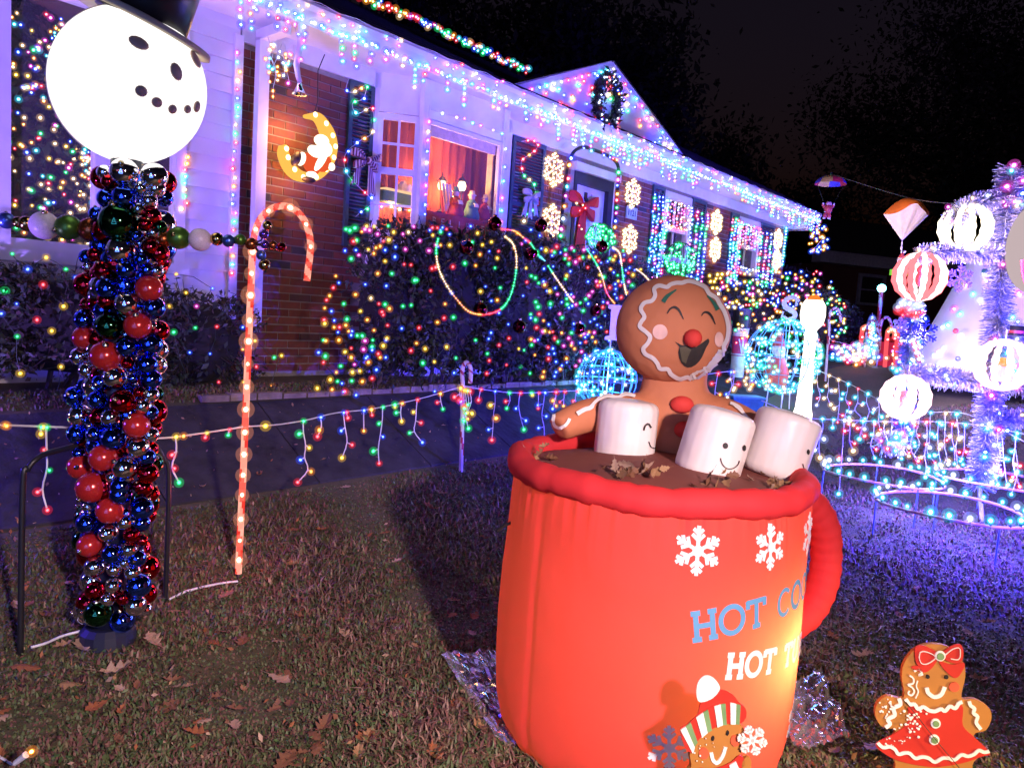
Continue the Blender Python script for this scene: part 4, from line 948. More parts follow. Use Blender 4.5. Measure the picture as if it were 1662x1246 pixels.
def bauble(p, r, k, parent, world=True):
    if k not in BALM: BALM[k] = MB().ball((0, 0, 0), 1, 20, 14).lathe([(.20, .96), (.20, 1.14), (.08, 1.16), (.06, 1.24), (0, 1.25)], 8, 1).mesh("bauble", [balm[k], pmat("bauble_cap", (.6, .5, .3), .2, 1)], True)
    o = bpy.data.objects.new("bauble", BALM[k]); link(o, parent, world); o.location = p; o.scale = (r, r, r); o.rotation_euler = (random.gauss(0, .8), random.gauss(0, .8), 0); return o
zA = [(310,155,42,'S'),(435,155,80,'S'),(625,180,75,'S'),(337,215,42,'R'),(540,255,40,'S'),(640,255,50,'S'),(325,320,55,'B'),(435,310,68,'B'),(595,335,45,'S'),(530,385,40,'S'),(258,418,42,'B'),(400,470,110,'G'),(610,430,52,'R'),(570,480,45,'R'),(660,500,40,'G'),(620,535,38,'S'),(515,560,38,'B'),(600,625,48,'R'),(655,665,58,'R'),(412,645,80,'S'),(250,675,42,'R'),(200,690,45,'B'),(210,750,38,'S'),(305,775,60,'R'),(545,705,45,'B'),(450,770,60,'B'),(580,770,40,'B'),(640,775,40,'S'),(195,865,70,'R'),(335,890,70,'B'),(590,890,78,'r'),(200,990,40,'R'),(325,965,55,'R'),(455,985,75,'S'),(620,1010,68,'B'),(185,1085,60,'B'),(345,1125,82,'G'),(520,1125,80,'r'),(610,1125,30,'S'),(655,1155,60,'R')]
zB = [(225,40,85,'r'),(390,180,110,'r'),(560,110,80,'B'),(740,85,85,'B'),(185,185,65,'S'),(245,290,60,'S'),(560,235,45,'R'),(710,245,75,'B'),(790,215,40,'S'),(350,385,60,'B'),(460,345,85,'S'),(600,355,38,'B'),(745,360,75,'B'),(225,410,55,'B'),(150,495,75,'B'),(330,520,70,'B'),(520,535,90,'R'),(650,460,40,'R'),(740,480,60,'S'),(680,570,60,'S'),(740,620,55,'B'),(190,645,85,'S'),(430,655,70,'S'),(630,720,95,'r'),(170,785,75,'B'),(310,785,65,'B'),(450,820,90,'B'),(740,790,60,'S'),(640,890,80,'S'),(710,965,65,'B'),(370,970,100,'r'),(180,935,45,'B'),(190,1040,90,'r'),(540,1050,90,'S'),(440,1120,45,'S'),(720,1090,75,'R'),(285,1200,115,'r'),(510,1190,80,'B'),(650,1190,48,'R'),(560,1130,40,'S')]
zC = [(470,95,75,'B'),(640,50,60,'R'),(620,200,80,'B'),(240,185,42,'S'),(390,215,90,'r'),(235,305,78,'B'),(505,300,55,'S'),(620,305,60,'B'),(380,375,65,'S'),(550,390,55,'R'),(625,430,40,'R'),(245,465,82,'r'),(410,525,72,'B'),(535,495,55,'S'),(590,560,60,'B'),(285,620,72,'S'),(425,640,50,'S'),(500,590,40,'S'),(555,660,55,'S'),(285,790,65,'R'),(420,755,58,'S'),(600,755,85,'B'),(375,855,52,'S'),(485,845,50,'R'),(575,895,75,'S'),(310,955,95,'G')]
allb = [(90 + x / 3.895, 240 + y / 3.895, r / 3.895, k) for x, y, r, k in zA] + [(90 + x / 4.79, 540 + y / 4.79, r / 4.79, k) for x, y, r, k in zB] + [(90 + x / 4.448, 780 + y / 4.448, r / 4.448, k) for x, y, r, k in zC]
RHO = .145
for x, y, r, k in allb:
    f = (y - 262) / (1040 - 262); ax = 207 + (172 - 207) * f + 8; lat = (x - ax) * mpp(PY)
    dy = math.sqrt(max(0, RHO ** 2 - min(abs(lat), RHO) ** 2)) * .75
    bauble(at(x, y, PY - dy), r * mpp(PY - dy) * 1.08, k, snow)
for i in range(70):
    f = random.uniform(.03, .95); c = axis_t.lerp(axis_b, f); a = random.uniform(3.3, 6.1); bauble(c + Vector((math.cos(a) * .085, math.sin(a) * .07 + .02, 0)), random.choice([.04, .048, .055]), random.choice('RBBSBSR'), snow)
for i in range(60):                              # the side that faces the house
    f = random.uniform(.02, .95); c = axis_t.lerp(axis_b, f); a = random.uniform(.1, 3.04); rr = random.choice([.035, .045, .055])
    bauble(c + Vector((math.cos(a) * .12, math.sin(a) * .12 + .02, 0)), rr, random.choice("RBSBSGR"), snow)
# head
hc = at(211, 141, PY); HR = 126 * mpp(PY)
headm = emat("lit_head", (1, .95, .92), 1.35)
Mh = Matrix.Rotation(math.radians(22), 4, 'Y')
head = MB().ball(hc, (HR * .885, HR * .88, HR * .935), 40, 26, 0, Mh).build("head", headm, snow, world=True, smooth=True)
def on_head(px, py, lift=1.0):
    r = ray(px, py).normalized(); o = EYE - hc; R_ = HR * .905 * lift; b = o.dot(r); c = o.dot(o) - R_ * R_; d_ = b * b - c
    return EYE + r * (-b - math.sqrt(max(0, d_)))
coal = pmat("coal_brown", (.60, .40, .26), .7)
def patch(name, px, py, rx, ry, rot, mat, parent):
    p = on_head(px, py); nrm = (p - hc).normalized(); q = nrm.to_track_quat('Z', 'Y').to_matrix().to_4x4(); s_ = mpp(PY)
    x_ax = Vector((math.cos(rot), 0, -math.sin(rot)))
    x_ax = (x_ax - nrm * x_ax.dot(nrm)).normalized(); y_ax = nrm.cross(x_ax); M = Matrix((x_ax, y_ax, nrm)).transposed().to_4x4()
    MB().ball(p + nrm * .004, (rx * s_, ry * s_, .009), 12, 6, 0, M).build(name, mat, parent, world=True, smooth=True)
for nm, x, y, rx, ry, ro in (("eye", 225, 71, 14, 10, .15), ("eye", 316, 97, 14, 12, .9), ("nose", 285, 117, 10, 13, -.2), ("mouth_dot", 229, 148, 8.5, 8, .2), ("mouth_dot", 254, 166, 8, 7.5, .4), ("mouth_dot", 279, 177, 7, 7, .2), ("mouth_dot", 303, 177, 6.5, 6.5, 0), ("mouth_dot", 318, 173, 9, 7, 1.2)):
    patch(nm, x, y, rx, ry, ro, coal, head)
seam = [hc + Mh @ Vector((HR * .892 * math.cos(a) * -.80, HR * .885 * -.58 * math.cos(a), HR * .94 * math.sin(a))) for a in np.linspace(-1.35, 1.35, 24)]
MB().tube(seam, .0035, 5).build("seam", pmat("seam_plastic", (.6, .5, .45), .6), head, world=True)
hatm = pmat("hat_plastic", (.03, .028, .022), .35); brim_m = pmat("hat_brim", (.55, .46, .30), .6)
hup = Mh @ Vector((0, 0, 1)); hb_c = at(228, 42, PY)
Mt = Matrix.Rotation(math.radians(20), 4, 'Y')
hat = MB().lathe([(HR * .52, 0), (HR * .50, HR * .7), (HR * .45, HR * .78), (0, HR * .78)], 32, 0, hb_c, Mt).build("hat", hatm, snow, world=True, smooth=True)
MB().lathe([(HR * .45, .02), (HR * .78, -.01), (HR * .85, -.004), (HR * .84, .012), (HR * .45, .03)], 40, 0, hb_c - hup * .0, Mt).build("brim", brim_m, hat, world=True, smooth=True)
lamp("head_lamp", 'POINT', at(211, 300, PY - .2), (1, .9, .85), 0.001)
# bauble garland arms
def garland(pts, parent):
    for x, y, r, k in pts: bauble(at(x, y, PY - .02), r * mpp(PY), k, parent)
garland([(-70, 352, 22, 'w'), (-36, 354, 14, 'o'), (-12, 356, 12, 'g'), (10, 358, 13, 'b'), (29, 361, 9, 'o'), (43, 363, 12, 'o'), (72, 366, 22, 'w'), (111, 369, 20, 'g'), (147, 373, 19, 'd'), (265, 388, 14, 'd'), (290, 386, 18, 'g'), (325, 389, 18, 'w'), (352, 388, 10.5, 'o'), (371, 391, 10, 'b'), (390, 389, 9, 'g'), (408, 396, 10, 'd'),
         (434, 366, 7.5, 'o'), (428, 380, 7.5, 'v'), (430, 397, 7, 'v'), (443, 398, 7, 'd'), (451, 401, 5, 'v'), (457, 401, 7.5, 'R'), (424, 414, 8, 'b'), (429, 430, 9, 'o')], snow)
MB().tube([at(x, y, PY - .02) for x, y in ((-90, 351), (40, 363), (190, 382), (300, 387), (410, 396), (457, 401))], .006, 5).build("arm_wire", BLACK(), snow, world=True)
MB().tube([at(x, y, PY - .02) for x, y in ((410, 396), (424, 390), (434, 366))], .004, 4).build("finger_wire", BLACK(), snow, world=True)
MB().tube([at(x, y, PY - .02) for x, y in ((410, 396), (424, 414), (429, 430), (431, 443))], .004, 4).build("finger_wire", BLACK(), snow, world=True)
# black hoop behind the post
A, Bq = hit(33, 1066), hit(268, 982)
def hoop_at(px, py, f): return at(px, py, A.y + (Bq.y - A.y) * f)
t = thing("garden_hoop", A, "black metal garden hoop with two legs standing behind the bauble post", "garden hoop")
MB().tube(spline([A - Vector((0, 0, .03)), hoop_at(37, 790, 0), hoop_at(45, 762, .02), hoop_at(60, 744, .07), hoop_at(85, 733, .2), hoop_at(165, 716, .6), hoop_at(245, 722, .9), hoop_at(265, 745, .97), hoop_at(274, 780, 1), Bq - Vector((0, 0, .03))], 6), .011, 8).build("hoop_tube", BLACK(), t, world=True, smooth=True)

# ------------------------------------------------------------------ lit candy cane and the light fence
def stripe_tube(path, r, nseg, twist, m0, m1, name, parent, n=16, duty=.5):
    sm = path; mb = MB(); mb.tube(sm, r, n)
    mi = []; per = n
    for i in range(len(sm) - 1):
        for k in range(n): mi.append(1 if ((k / n + i / (len(sm) - 1) * twist) % 1.0) < duty else 0)
    mi += [0] * (len(mb.f) - len(mi)); mb.m = mi
    return mb.build(name, [m0, m1], parent, smooth=True, world=True)
cb = hit(387, 943); CY = cb.y
t = thing("candy_cane", cb, "tall lit red and white candy cane standing in the lawn beside the bauble post", "candy cane")
cpx = [(387, 930), (390, 860), (395, 760), (400, 640), (405, 520), (409, 430), (411, 395), (416, 370), (427, 350), (445, 337), (465, 335), (484, 345), (496, 362), (503, 385), (504, 405), (501, 430), (498, 456)]
cpath = spline([at(x, y, CY) for x, y in cpx], 10)
canew = glowmat("cane_white", (1, .38, .28), .62, 1.6); caner = glowmat("cane_red", (1, .05, .035), .72, 1.0)
stripe_tube(cpath, .0155, 0, 17, canew, caner, "cane_tube", t)
MB().tube([at(388, 930, CY), cb - Vector((0, 0, .03))], .008, 6).build("stake", pmat("stake_dark", (.1, .05, .05), .6), t, world=True)
L = 0; acc = []
tot = sum((b - a).length for a, b in zip(cpath[:-1], cpath[1:])); ncb = 21
d_ = 0; nxt = .05
for a, b in zip(cpath[:-1], cpath[1:]):
    d_ += (b - a).length
    if d_ >= nxt and d_ < tot - .14: acc.append((b, (b - a).normalized())); nxt += tot / ncb
for p, ax in acc: bulb(p, 'K', .0195, t, axis=ax)
lamp("cane_lamp", 'POINT', at(395, 800, CY - .1), (1, .08, .08), 3.5, size=.05)
lamp("cane_lamp", 'POINT', at(430, 420, CY - .1), (1, .08, .08), 3.5, size=.05)
# plain candy cane stake holding the light fence
sb = hit(748, 765); SY = sb.y
cw, crd = pmat("stake_white", (.62, .55, .58), .4), pmat("stake_red", (.35, .03, .05), .4)
def cane_stake(b, pxs, r, label, tw=7, Y=None):
    t = thing("candy_cane_stake", b, label, "candy cane", 0, "plain candy cane stakes"); Y = Y or b.y
    stripe_tube(spline([at(x, y, Y) for x, y in pxs], 8), r, 0, tw, cw, crd, "cane_tube", t, 10, .25); return t
cane_stake(sb, [(748, 768), (750, 700), (751, 630), (750, 606), (752, 594), (757, 588), (763, 595), (764, 608), (763, 622)], .016, "plain striped candy cane stake at the walk holding the light string")
# fence strings: wire given by (px, py, depth), drops by px
def inv(Y0, Y1, f): return 1 / (1 / Y0 + (1 / Y1 - 1 / Y0) * f)
def fence(name, label, wire, drops, r, cols, seed, wr=.0035, extra=(), fam="dim_bulb_"):
    random.seed(seed)
    sm = spline([at(*p) for p in wire], 6); paths = [sm]; Bs = []
    def Yat(x):
        for (x0, y0, Y0), (x1, y1, Y1) in zip(wire[:-1], wire[1:]):
            if x0 <= x <= x1: f = (x - x0) / (x1 - x0); return y0 + (y1 - y0) * f, inv(Y0, Y1, f)
        return wire[-1][1], wire[-1][2]
    for x, L, n_ in drops:
        y, Y = Yat(x); pts = [at(x, y, Y)]; xx = x; side = 1; Bs.append((at(x + 1, y + 1, Y - .012), rc(cols)))
        for k in range(1, n_ + 1):
            xx = x + random.uniform(-5, 5) * (k / n_) * min(2, L / 50 + .5); yy = y + L * k / n_; pts.append(at(xx, yy, Y)); side = -side
            tip = at(xx + side * random.uniform(3, 9), yy + random.uniform(1, 6), Y - .01)
            if k < n_: paths.append([pts[-1], tip]); Bs.append((tip, rc(cols)))
            else: Bs.append((pts[-1], rc(cols)))
        paths.append(spline(pts, 3))
    for x, y, c in extra: Bs.append((at(x, y, Yat(x)[1]), c))
    return light_string(name, label, "icicle light fence across the lawn", paths, Bs, r, WIREW(), wr, True, fam)
fence("icicle_lights", "near stretch of white-wired icicle lights strung behind the bauble post to the lit cane", [(-40, 689, 2.6), (10, 690, 2.75), (65, 692, 2.85), (130, 695, 2.95), (190, 703, 3.05), (255, 711, 3.15), (320, 704, 3.28), (398, 692, 3.46)],
    [(10, 0, 0), (66, 12, 1), (75, 135, 4), (285, 75, 3), (335, 8, 1), (297, 0, 0), (372, 10, 1)], .0092, "RGBAYRG", 11, .004, [(70, 693, 'Y'), (8, 690, 'A')])
fence("icicle_lights", "stretch of icicle lights rising from the lit cane to the plain cane stake", [(398, 692, 3.46), (450, 689, 3.7), (500, 681, 3.95), (545, 670, 4.2), (600, 664, 4.5), (660, 652, 4.8), (700, 642, 5.1), (747, 628, 5.38)],
    [(430, 0, 0), (492, 100, 5), (520, 32, 2), (557, 74, 3), (590, 34, 1), (621, 92, 4), (652, 30, 2), (677, 70, 4), (714, 26, 2), (562, 10, 1), (602, 10, 1), (640, 4, 1)], .0122, "GRBAGRBY", 12)
fence("icicle_lights", "bunch of icicle lights knotted round the plain cane stake", [(745, 628, 5.36), (752, 632, 5.36), (762, 634, 5.37)], [(747, 20, 2), (750, 40, 3), (755, 50, 3), (758, 62, 3), (762, 36, 2), (753, 28, 2)], .0155, "GRYBGRA", 13)
fence("icicle_lights", "stretch of icicle lights from the plain cane stake to behind the mug", [(752, 626, 5.38), (785, 632, 5.6), (830, 637, 5.9), (870, 637, 6.3), (910, 635, 6.8), (960, 633, 7.4)],
    [(803, 80, 4), (826, 26, 2), (844, 60, 3), (862, 4, 1), (874, 26, 1), (884, 75, 4), (902, 28, 3), (916, 24, 2), (936, 30, 2), (780, 18, 1)], .0155, "RBGYRGBA", 14)
fence("icicle_lights", "far stretch of icicle lights running past the snowman post jar", [(1120, 612, 8.5), (1180, 603, 9.0), (1230, 601, 9.6), (1262, 604, 9.9)], [(1165, 46, 3), (1186, 42, 4), (1190, 30, 3), (1212, 22, 2), (1218, 30, 3), (1224, 26, 2), (1140, 40, 2)], .022, "WRABW", 15)
fence("icicle_lights", "long icicle light run from the blue globe to the tinsel post, upper string", [(1300, 590, 9.6), (1335, 604, 9.2), (1385, 626, 8.3), (1440, 655, 7.3), (1500, 668, 6.9), (1570, 672, 6.6), (1662, 716, 6.0)],
    [(x, L, n) for x, L, n in ((1312, 40, 4), (1328, 56, 4), (1345, 48, 4), (1360, 70, 5), (1376, 66, 5), (1392, 60, 5), (1408, 58, 4), (1425, 50, 4), (1448, 70, 5), (1470, 78, 5), (1490, 92, 5), (1510, 82, 5), (1534, 90, 5), (1552, 86, 5), (1600, 70, 4), (1625, 90, 4), (1648, 80, 4))], .0185, "WRCCHRCW", 16, fam="bulb_")
fence("icicle_lights", "long icicle light run on a level wire behind the marshmallows, lower string", [(1236, 650, 6.2), (1300, 676, 6.0), (1365, 681, 5.9), (1440, 684, 5.85), (1510, 684, 5.8), (1590, 690, 5.7), (1680, 708, 5.6)],
    [(x, L, n) for x, L, n in ((1300, 20, 2), (1334, 64, 4), (1352, 14, 1), (1378, 50, 3), (1370, 120, 2), (1400, 30, 3), (1418, 60, 3), (1436, 44, 3), (1462, 60, 4), (1482, 64, 4), (1503, 90, 5), (1524, 70, 4), (1545, 66, 3), (1566, 60, 3), (1620, 90, 4), (1650, 100, 4))], .0175, "RWCHCRWC", 17, fam="bulb_")
random.seed(99)
# near bulb at the lower left corner
t = thing("icicle_lights", hit(40, 1240), "single orange bulb on a white wire at the lower left lawn corner", "string lights")
MB().tube([hit(-20, 1216, .02), hit(20, 1240, .03), at(28, 1234, 1.98), at(38, 1226, 1.97)], .004, 6).build("wire", WIREW(), t, world=True)
MB().tube([at(24, 1238, 1.98), at(42, 1224, 1.97)], [.007, .010], 8).build("socket", WIREW(), t, world=True)
bulb(at(51, 1219, 1.97), 'A', .0095, t, axis=(.8, 0, .5))
# white cords lying on the grass
def lying(label, pxs, r=.005):
    pts = spline([hit(x, y, .03) for x, y in pxs], 5); t = thing("power_cord", pts[0], label, "cord"); MB().tube(pts, r, 6).build("cord", WIREW(), t, world=True)
lying("white power cord on the grass between the hoop and the lit cane", [(275, 972), (300, 960), (330, 952), (360, 946), (386, 943)])
lying("short white cord on the grass left of the bauble post base", [(50, 1050), (75, 1043), (100, 1032), (130, 1024)])
# ------------------------------------------------------------------ the inflatable: mug of cocoa with gingerbread man and marshmallows
from mathutils.bvhtree import BVHTree
def bvh(mb): return BVHTree.FromPolygons([Vector(v) for v in mb.v], [tuple(f) for f in mb.f])
def cast_map(tree):
    def f(px, py, lift=.003):
        r = ray(px, py).normalized(); h = tree.ray_cast(EYE, r)
        if h[0] is None: h = tree.find_nearest(EYE + r * 2.9)
        nn = h[1] if h[1].dot(r) < 0 else -h[1]
        return h[0] + nn * lift
    return f
def patch_on(mb, poly, fmap, lift=.003, m=0, rings=4):
    cx = sum(p[0] for p in poly) / len(poly); cy_ = sum(p[1] for p in poly) / len(poly); n = len(poly); vs = [fmap(cx, cy_, lift)]; fs = []
    for k in range(1, rings + 1):
        f = k / rings; vs += [fmap(cx + (x - cx) * f, cy_ + (y - cy_) * f, lift) for x, y in poly]
    for i in range(n): fs.append((0, 1 + i, 1 + (i + 1) % n))
    for k in range(rings - 1):
        for i in range(n): a = 1 + k * n + i; b = 1 + k * n + (i + 1) % n; fs.append((a, a + n, b + n, b))
    mb.add(vs, fs, m)
def fabric(name, col, bs=7, b=.25):
    m = pmat(name, col, .7, noise=(3, .06), bump=b * 1.6, bscale=bs, spec=.2, sheen=.2); N = m.node_tree; bb_ = N.nodes["Principled BSDF"]
    bb_.inputs["Sheen Weight"].default_value = .0; return m
mug_red = fabric("mug_red_nylon", (.80, .045, .05)); cocoa_m = fabric("cocoa_nylon", (.20, .06, .045)); ginger_f = fabric("ginger_nylon", (.57, .21, .095), 8, .45); marsh_m = fabric("marshmallow_nylon", (.85, .77, .67), 6, .45); marsh_m.node_tree.nodes['Principled BSDF'].inputs['Roughness'].default_value = .38; marsh_m.node_tree.nodes['Principled BSDF'].inputs['Specular IOR Level'].default_value = .5
def translucent(m, col, fac):
    N = m.node_tree; out = [x for x in N.nodes if x.type == 'OUTPUT_MATERIAL'][0]; t = N.nodes.new("ShaderNodeBsdfTranslucent"); t.inputs[0].default_value = (*col, 1); mx = N.nodes.new("ShaderNodeMixShader"); mx.inputs[0].default_value = fac
    N.links.new(N.nodes["Principled BSDF"].outputs[0], mx.inputs[1]); N.links.new(t.outputs[0], mx.inputs[2]); N.links.new(mx.outputs[0], out.inputs[0])
translucent(mug_red, (.85, .22, .10), .30)
print_w = pmat("print_white", (.82, .78, .70), .6, noise=(30, .03)); print_b = pmat("print_blue", (.10, .29, .44), .6, noise=(30, .04)); dark_p = pmat("print_dark", (.03, .025, .02), .6); teal_p = pmat("print_teal", (.03, .16, .10), .6); pink_p = pmat("print_pink", (.85, .55, .45), .6)
MX, MY, MR = .5435, 2.624, .531
infl = thing("inflatable_cocoa_mug", (MX, MY, 0), "large red inflatable mug with a laughing gingerbread man bathing beside three marshmallows", "inflatable")
def mug_body():
    prof = [(.02, .005), (.30, .0), (.44, .006), (.487, .03), (.512, .075), (.526, .14), (.533, .26), (.535, .42), (.534, .58), (.530, .70), (.527, .79), (.523, .86), (.518, .91), (.510, .955)]
    n = 360; vs = []; mb = MB(); ph = RNG.uniform(0, 6.28, 6)
    for r, z in prof:
        for k in range(n):
            a = 2 * math.pi * k / n; wv = max(0, (z - .78) / .17) ** 1.3; wb = max(0, (.12 - z) / .12)
            dr = wv * .0042 * (math.sin(a * 83 + ph[0] + 3 * math.sin(a * 7)) * .7 + math.sin(a * 57 + ph[1] + z * 9 + 2 * math.sin(a * 5)) + .6 * math.sin(a * 131 + ph[2])) * (.6 + .4 * math.sin(a * 11)) + .005 * math.sin(a * 3 + ph[3] + z * 4) + .002 * math.sin(a * 7 + z * 11) + wb * .006 * math.sin(a * 23 + ph[4])
            dr -= .006 * math.exp(-((math.degrees(a) - 216) / 1.6) ** 2)
            vs.append((MX + (r + dr) * math.cos(a), MY + (r + dr) * math.sin(a), z))
    fs = []
    for i in range(len(prof) - 1):
        for k in range(n): k2 = (k + 1) % n; fs.append((i * n + k, i * n + k2, (i + 1) * n + k2, (i + 1) * n + k))
    mb.add(vs, fs); return mb
mb = mug_body(); mug_t = bvh(mb); mug = mb.build("mug", mug_red, infl, smooth=True, world=True)
lamp("inner_lamp", 'POINT', (MX + .325, MY - .235, .48), (1, .82, .46), 20, size=.06)
lamp("inner_lamp", 'POINT', (MX + .15, MY - .15, .45), (1, .62, .40), .8, size=.1)
def mugmap(s_, z, lift=.003):
    a = s_ / MR; d_ = Vector((math.sin(a), -math.cos(a), 0)); h = mug_t.ray_cast(Vector((MX, MY, z)) + d_ * 1.5, -d_)
    if h[0] is None: h = mug_t.find_nearest(Vector((MX, MY, z)) + d_ * MR)
    return h[0] + d_ * lift
mb = MB(); n = 120; rr = [.046 + .0022 * math.sin(i * 1.7) + .002 * math.sin(i * .9 + 1) + .0015 * math.sin(i * 2.9) for i in range(n)]
mb.tube([(MX + .497 * math.cos(2 * math.pi * i / n), MY + .497 * math.sin(2 * math.pi * i / n), .978 + .004 * math.sin(i * .35)) for i in range(n)], rr, 14, closed=True); mb.build("rim", mug_red, infl, smooth=True, world=True)
mb = MB(); hp = spline([at(x, y, Y) for x, y, Y in ((1272, 796, 2.66), (1310, 812, 2.72), (1336, 850, 2.76), (1341, 900, 2.78), (1334, 950, 2.76), (1310, 995, 2.73), (1268, 1022, 2.68))], 8)
mb.tube(hp, [.058 + .0025 * math.sin(i * 1.9) for i in range(len(hp))], 16); mb.build("handle", mug_red, infl, smooth=True, world=True)
mb = MB(); vs = []; nr, na = 14, 48
for i in range(nr + 1):
    for k in range(na):
        r = .48 * i / nr; a = 2 * math.pi * k / na; vs.append((MX + r * math.cos(a), MY + r * math.sin(a), 1.01 - .045 * (i / nr) ** 2 + .006 * math.sin(a * 5) * (i / nr)))
mb.add(vs, [(i * na + k, (i + 1) * na + k, (i + 1) * na + (k + 1) % na, i * na + (k + 1) % na) for i in range(nr) for k in range(na)]); coc_t = bvh(mb); mb.build("cocoa", cocoa_m, infl, smooth=True, world=True)
# lettering and snowflakes printed on the mug
GL = {'H': [[(.17, 0), (.17, 1)], [(.83, 0), (.83, 1)], [(.17, .5), (.83, .5)], [(-.02, .06), (.36, .06)], [(-.02, .94), (.36, .94)], [(.64, .06), (1.02, .06)], [(.64, .94), (1.02, .94)]],
      'T': [[(.5, 0), (.5, 1)], [(0, .93), (1, .93)], [(.05, .70), (.05, .99)], [(.95, .70), (.95, .99)], [(.28, .06), (.72, .06)]],
      'O': ['ring'], 'C': ['arc'], 'A': [[(.1, 0), (.5, 1)], [(.5, 1), (.9, 0)], [(.25, .35), (.75, .35)], [(-.04, .06), (.26, .06)], [(.74, .06), (1.04, .06)]],
      'U': [[(.18, 1), (.18, .35), (.25, .15), (.4, .05), (.6, .05), (.75, .15), (.82, .35), (.82, 1)], [(0, .94), (.36, .94)], [(.64, .94), (1, .94)]],
      'B': [[(.2, 0), (.2, 1)], [(.05, .94), (.6, .94), (.8, .85), (.8, .65), (.6, .52), (.2, .52)], [(.6, .52), (.88, .42), (.88, .16), (.65, .06), (.05, .06)]]}
def letter(ch, s0, base, wd, h, mat, wt=.017):
    mb = MB()
    for st in GL[ch]:
        cl = False
        if st == 'ring': st = ell(.5, .5, .43, .45, 28); cl = True
        elif st == 'arc': st = ell(.54, .5, .44, .45, 24, 42, 318)
        pts = []
        for (a, b), (c, d_) in zip(st, st[1:] + ([st[0]] if cl else [])):
            for k in range(2): f = k / 2; pts.append((a + (c - a) * f, b + (d_ - b) * f))
        if not cl: pts.append(st[-1])
        q = []
        for a, b in pts:
            s_ = s0 + a * wd; z0, sl = base(s_); q.append((s_ - sl * b * h * .8, z0 + b * h))
        mb.ribbon_on(q, wt, mugmap, .004 + .0004 * len(mb.f) / 50, closed=cl)
    mb.build("letter", mat, mug, world=True)
def mug_sz(px, py):
    r = ray(px, py).normalized(); h = mug_t.ray_cast(EYE, r)[0] or mug_t.find_nearest(EYE + r * 2.4)[0]
    return math.atan2(h.x - MX, MY - h.y) * MR, h.z
h0, h1 = mug_sz(1131, 1040), mug_sz(1247, 1008); sl0 = (h1[1] - h0[1]) / (h1[0] - h0[0])
def b1(s_):
    t_ = s_ - h0[0]; return h0[1] + (sl0 + .03) * t_ - .16 * t_ * t_, sl0 + .03 - .32 * t_
kk = (h1[0] - h0[0]) / .235; x = h0[0] - .012
for ch, w_ in (('H', .075), ('O', .088), ('T', .072), (' ', .045), ('C', .075), ('O', .085), ('C', .075), ('O', .085), ('A', .08)):
    w_ *= kk
    if ch != ' ': letter(ch, x, b1, w_ * .92, .088, print_b, .0165 if ch != 'C' else .0135)
    x += w_
g0, g1 = mug_sz(1176, 1100), mug_sz(1256, 1088); sl1 = (g1[1] - g0[1]) / (g1[0] - g0[0])
b2_ = lambda s_: (g0[1] + sl1 * (s_ - g0[0]), sl1); x = g0[0]; kk = (g1[0] - g0[0]) / .214
for ch, w_ in (('H', .070), ('O', .078), ('T', .066), (' ', .05), ('T', .062), ('U', .07), ('B', .07)):
    w_ *= kk
    if ch != ' ': letter(ch, x, b2_, w_ * .9, .076, print_w, .0165)
    x += w_
def mug_flake(s0, z0, r, rot=0.0):
    mb = MB(); k_ = 0
    for k in range(6):
        a = math.pi / 2 + k * math.pi / 3 + rot; c, s_ = math.cos(a), math.sin(a); arms = [[(0, 0), (r * .5 * c, r * .5 * s_), (r * c, r * s_)]]
        for f, l in ((.42, .34), (.68, .27)):
            for sg in (-1, 1): b = a + sg * math.radians(48); arms.append([(r * f * c, r * f * s_), (r * f * c + r * l * math.cos(b), r * f * s_ + r * l * math.sin(b))])
        for p in arms: k_ += 1; mb.ribbon_on([(s0 + x_, z0 + y_) for x_, y_ in p], r * .15, mugmap, .003 + .00006 * k_)
    mb.ribbon_on([(s0 + x_, z0 + y_) for x_, y_ in ell(0, 0, r * .16, r * .16, 6, rot=math.pi / 2)], r * .2, mugmap, .0062, closed=True)
    mb.build("snowflake", print_w, mug, world=True)
for x, y, r, ro in ((1132, 893, .073, 0), (1249, 887, .070, 0), (1311, 866, .074, 0), (1086, 1212, .072, .1), (1283, 1163, .078, 0)):
    s_, z_ = mug_sz(x, y); mug_flake(s_, z_, r, ro)
mug_flake(.72, .80, .074); mug_flake(1.0, .3, .074)
mb = MB(); mb.tube([at(834, 846, 2.55), at(818, 853, 2.52), at(806, 862, 2.5)], .006, 5); mb.build("tie_strap", BLACK(), infl, world=True)
# gingerbread man
GY = 2.95
hcg = at(1092, 535, GY); SG = mpp(GY)
body = MB()
tb, tn = at(1085, 765, GY), at(1092, 628, GY)
prof = [(.0, -.06), (.18, -.04), (.195, .05), (.185, .12), (.16, .18), (.138, .235), (.128, .29), (.132, .34), (.12, .40), (0, .42)]
body.lathe([(r, z) for r, z in prof], 28, 0, (tb.x, tb.y + .03, .99))
body.v = [(v[0], tb.y + .03 + (v[1] - tb.y - .03) * .72, v[2]) for v in body.v]
la = spline([at(x, y, Y) for x, y, Y in ((1060, 672, GY), (1010, 668, GY - .02), (955, 674, GY - .07), (918, 688, GY - .12), (905, 696, GY - .14))], 5); body.tube(la, [.085 - .035 * i / len(la) for i in range(len(la))], 14)
ra = spline([at(x, y, Y) for x, y, Y in ((1120, 672, GY), (1165, 672, GY), (1205, 685, GY - .02), (1225, 698, GY - .04))], 5); body.tube(ra, [.085 - .03 * i / len(ra) for i in range(len(ra))], 14)
bt = bvh(body)
bo = body.build("gingerbread_body", ginger_f, infl, world=True, smooth=True)
md = bo.modifiers.new("fuse", 'REMESH'); md.mode = 'VOXEL'; md.voxel_size = .014; md.use_smooth_shade = True
ms = bo.modifiers.new("soften", 'SMOOTH'); ms.iterations = 6
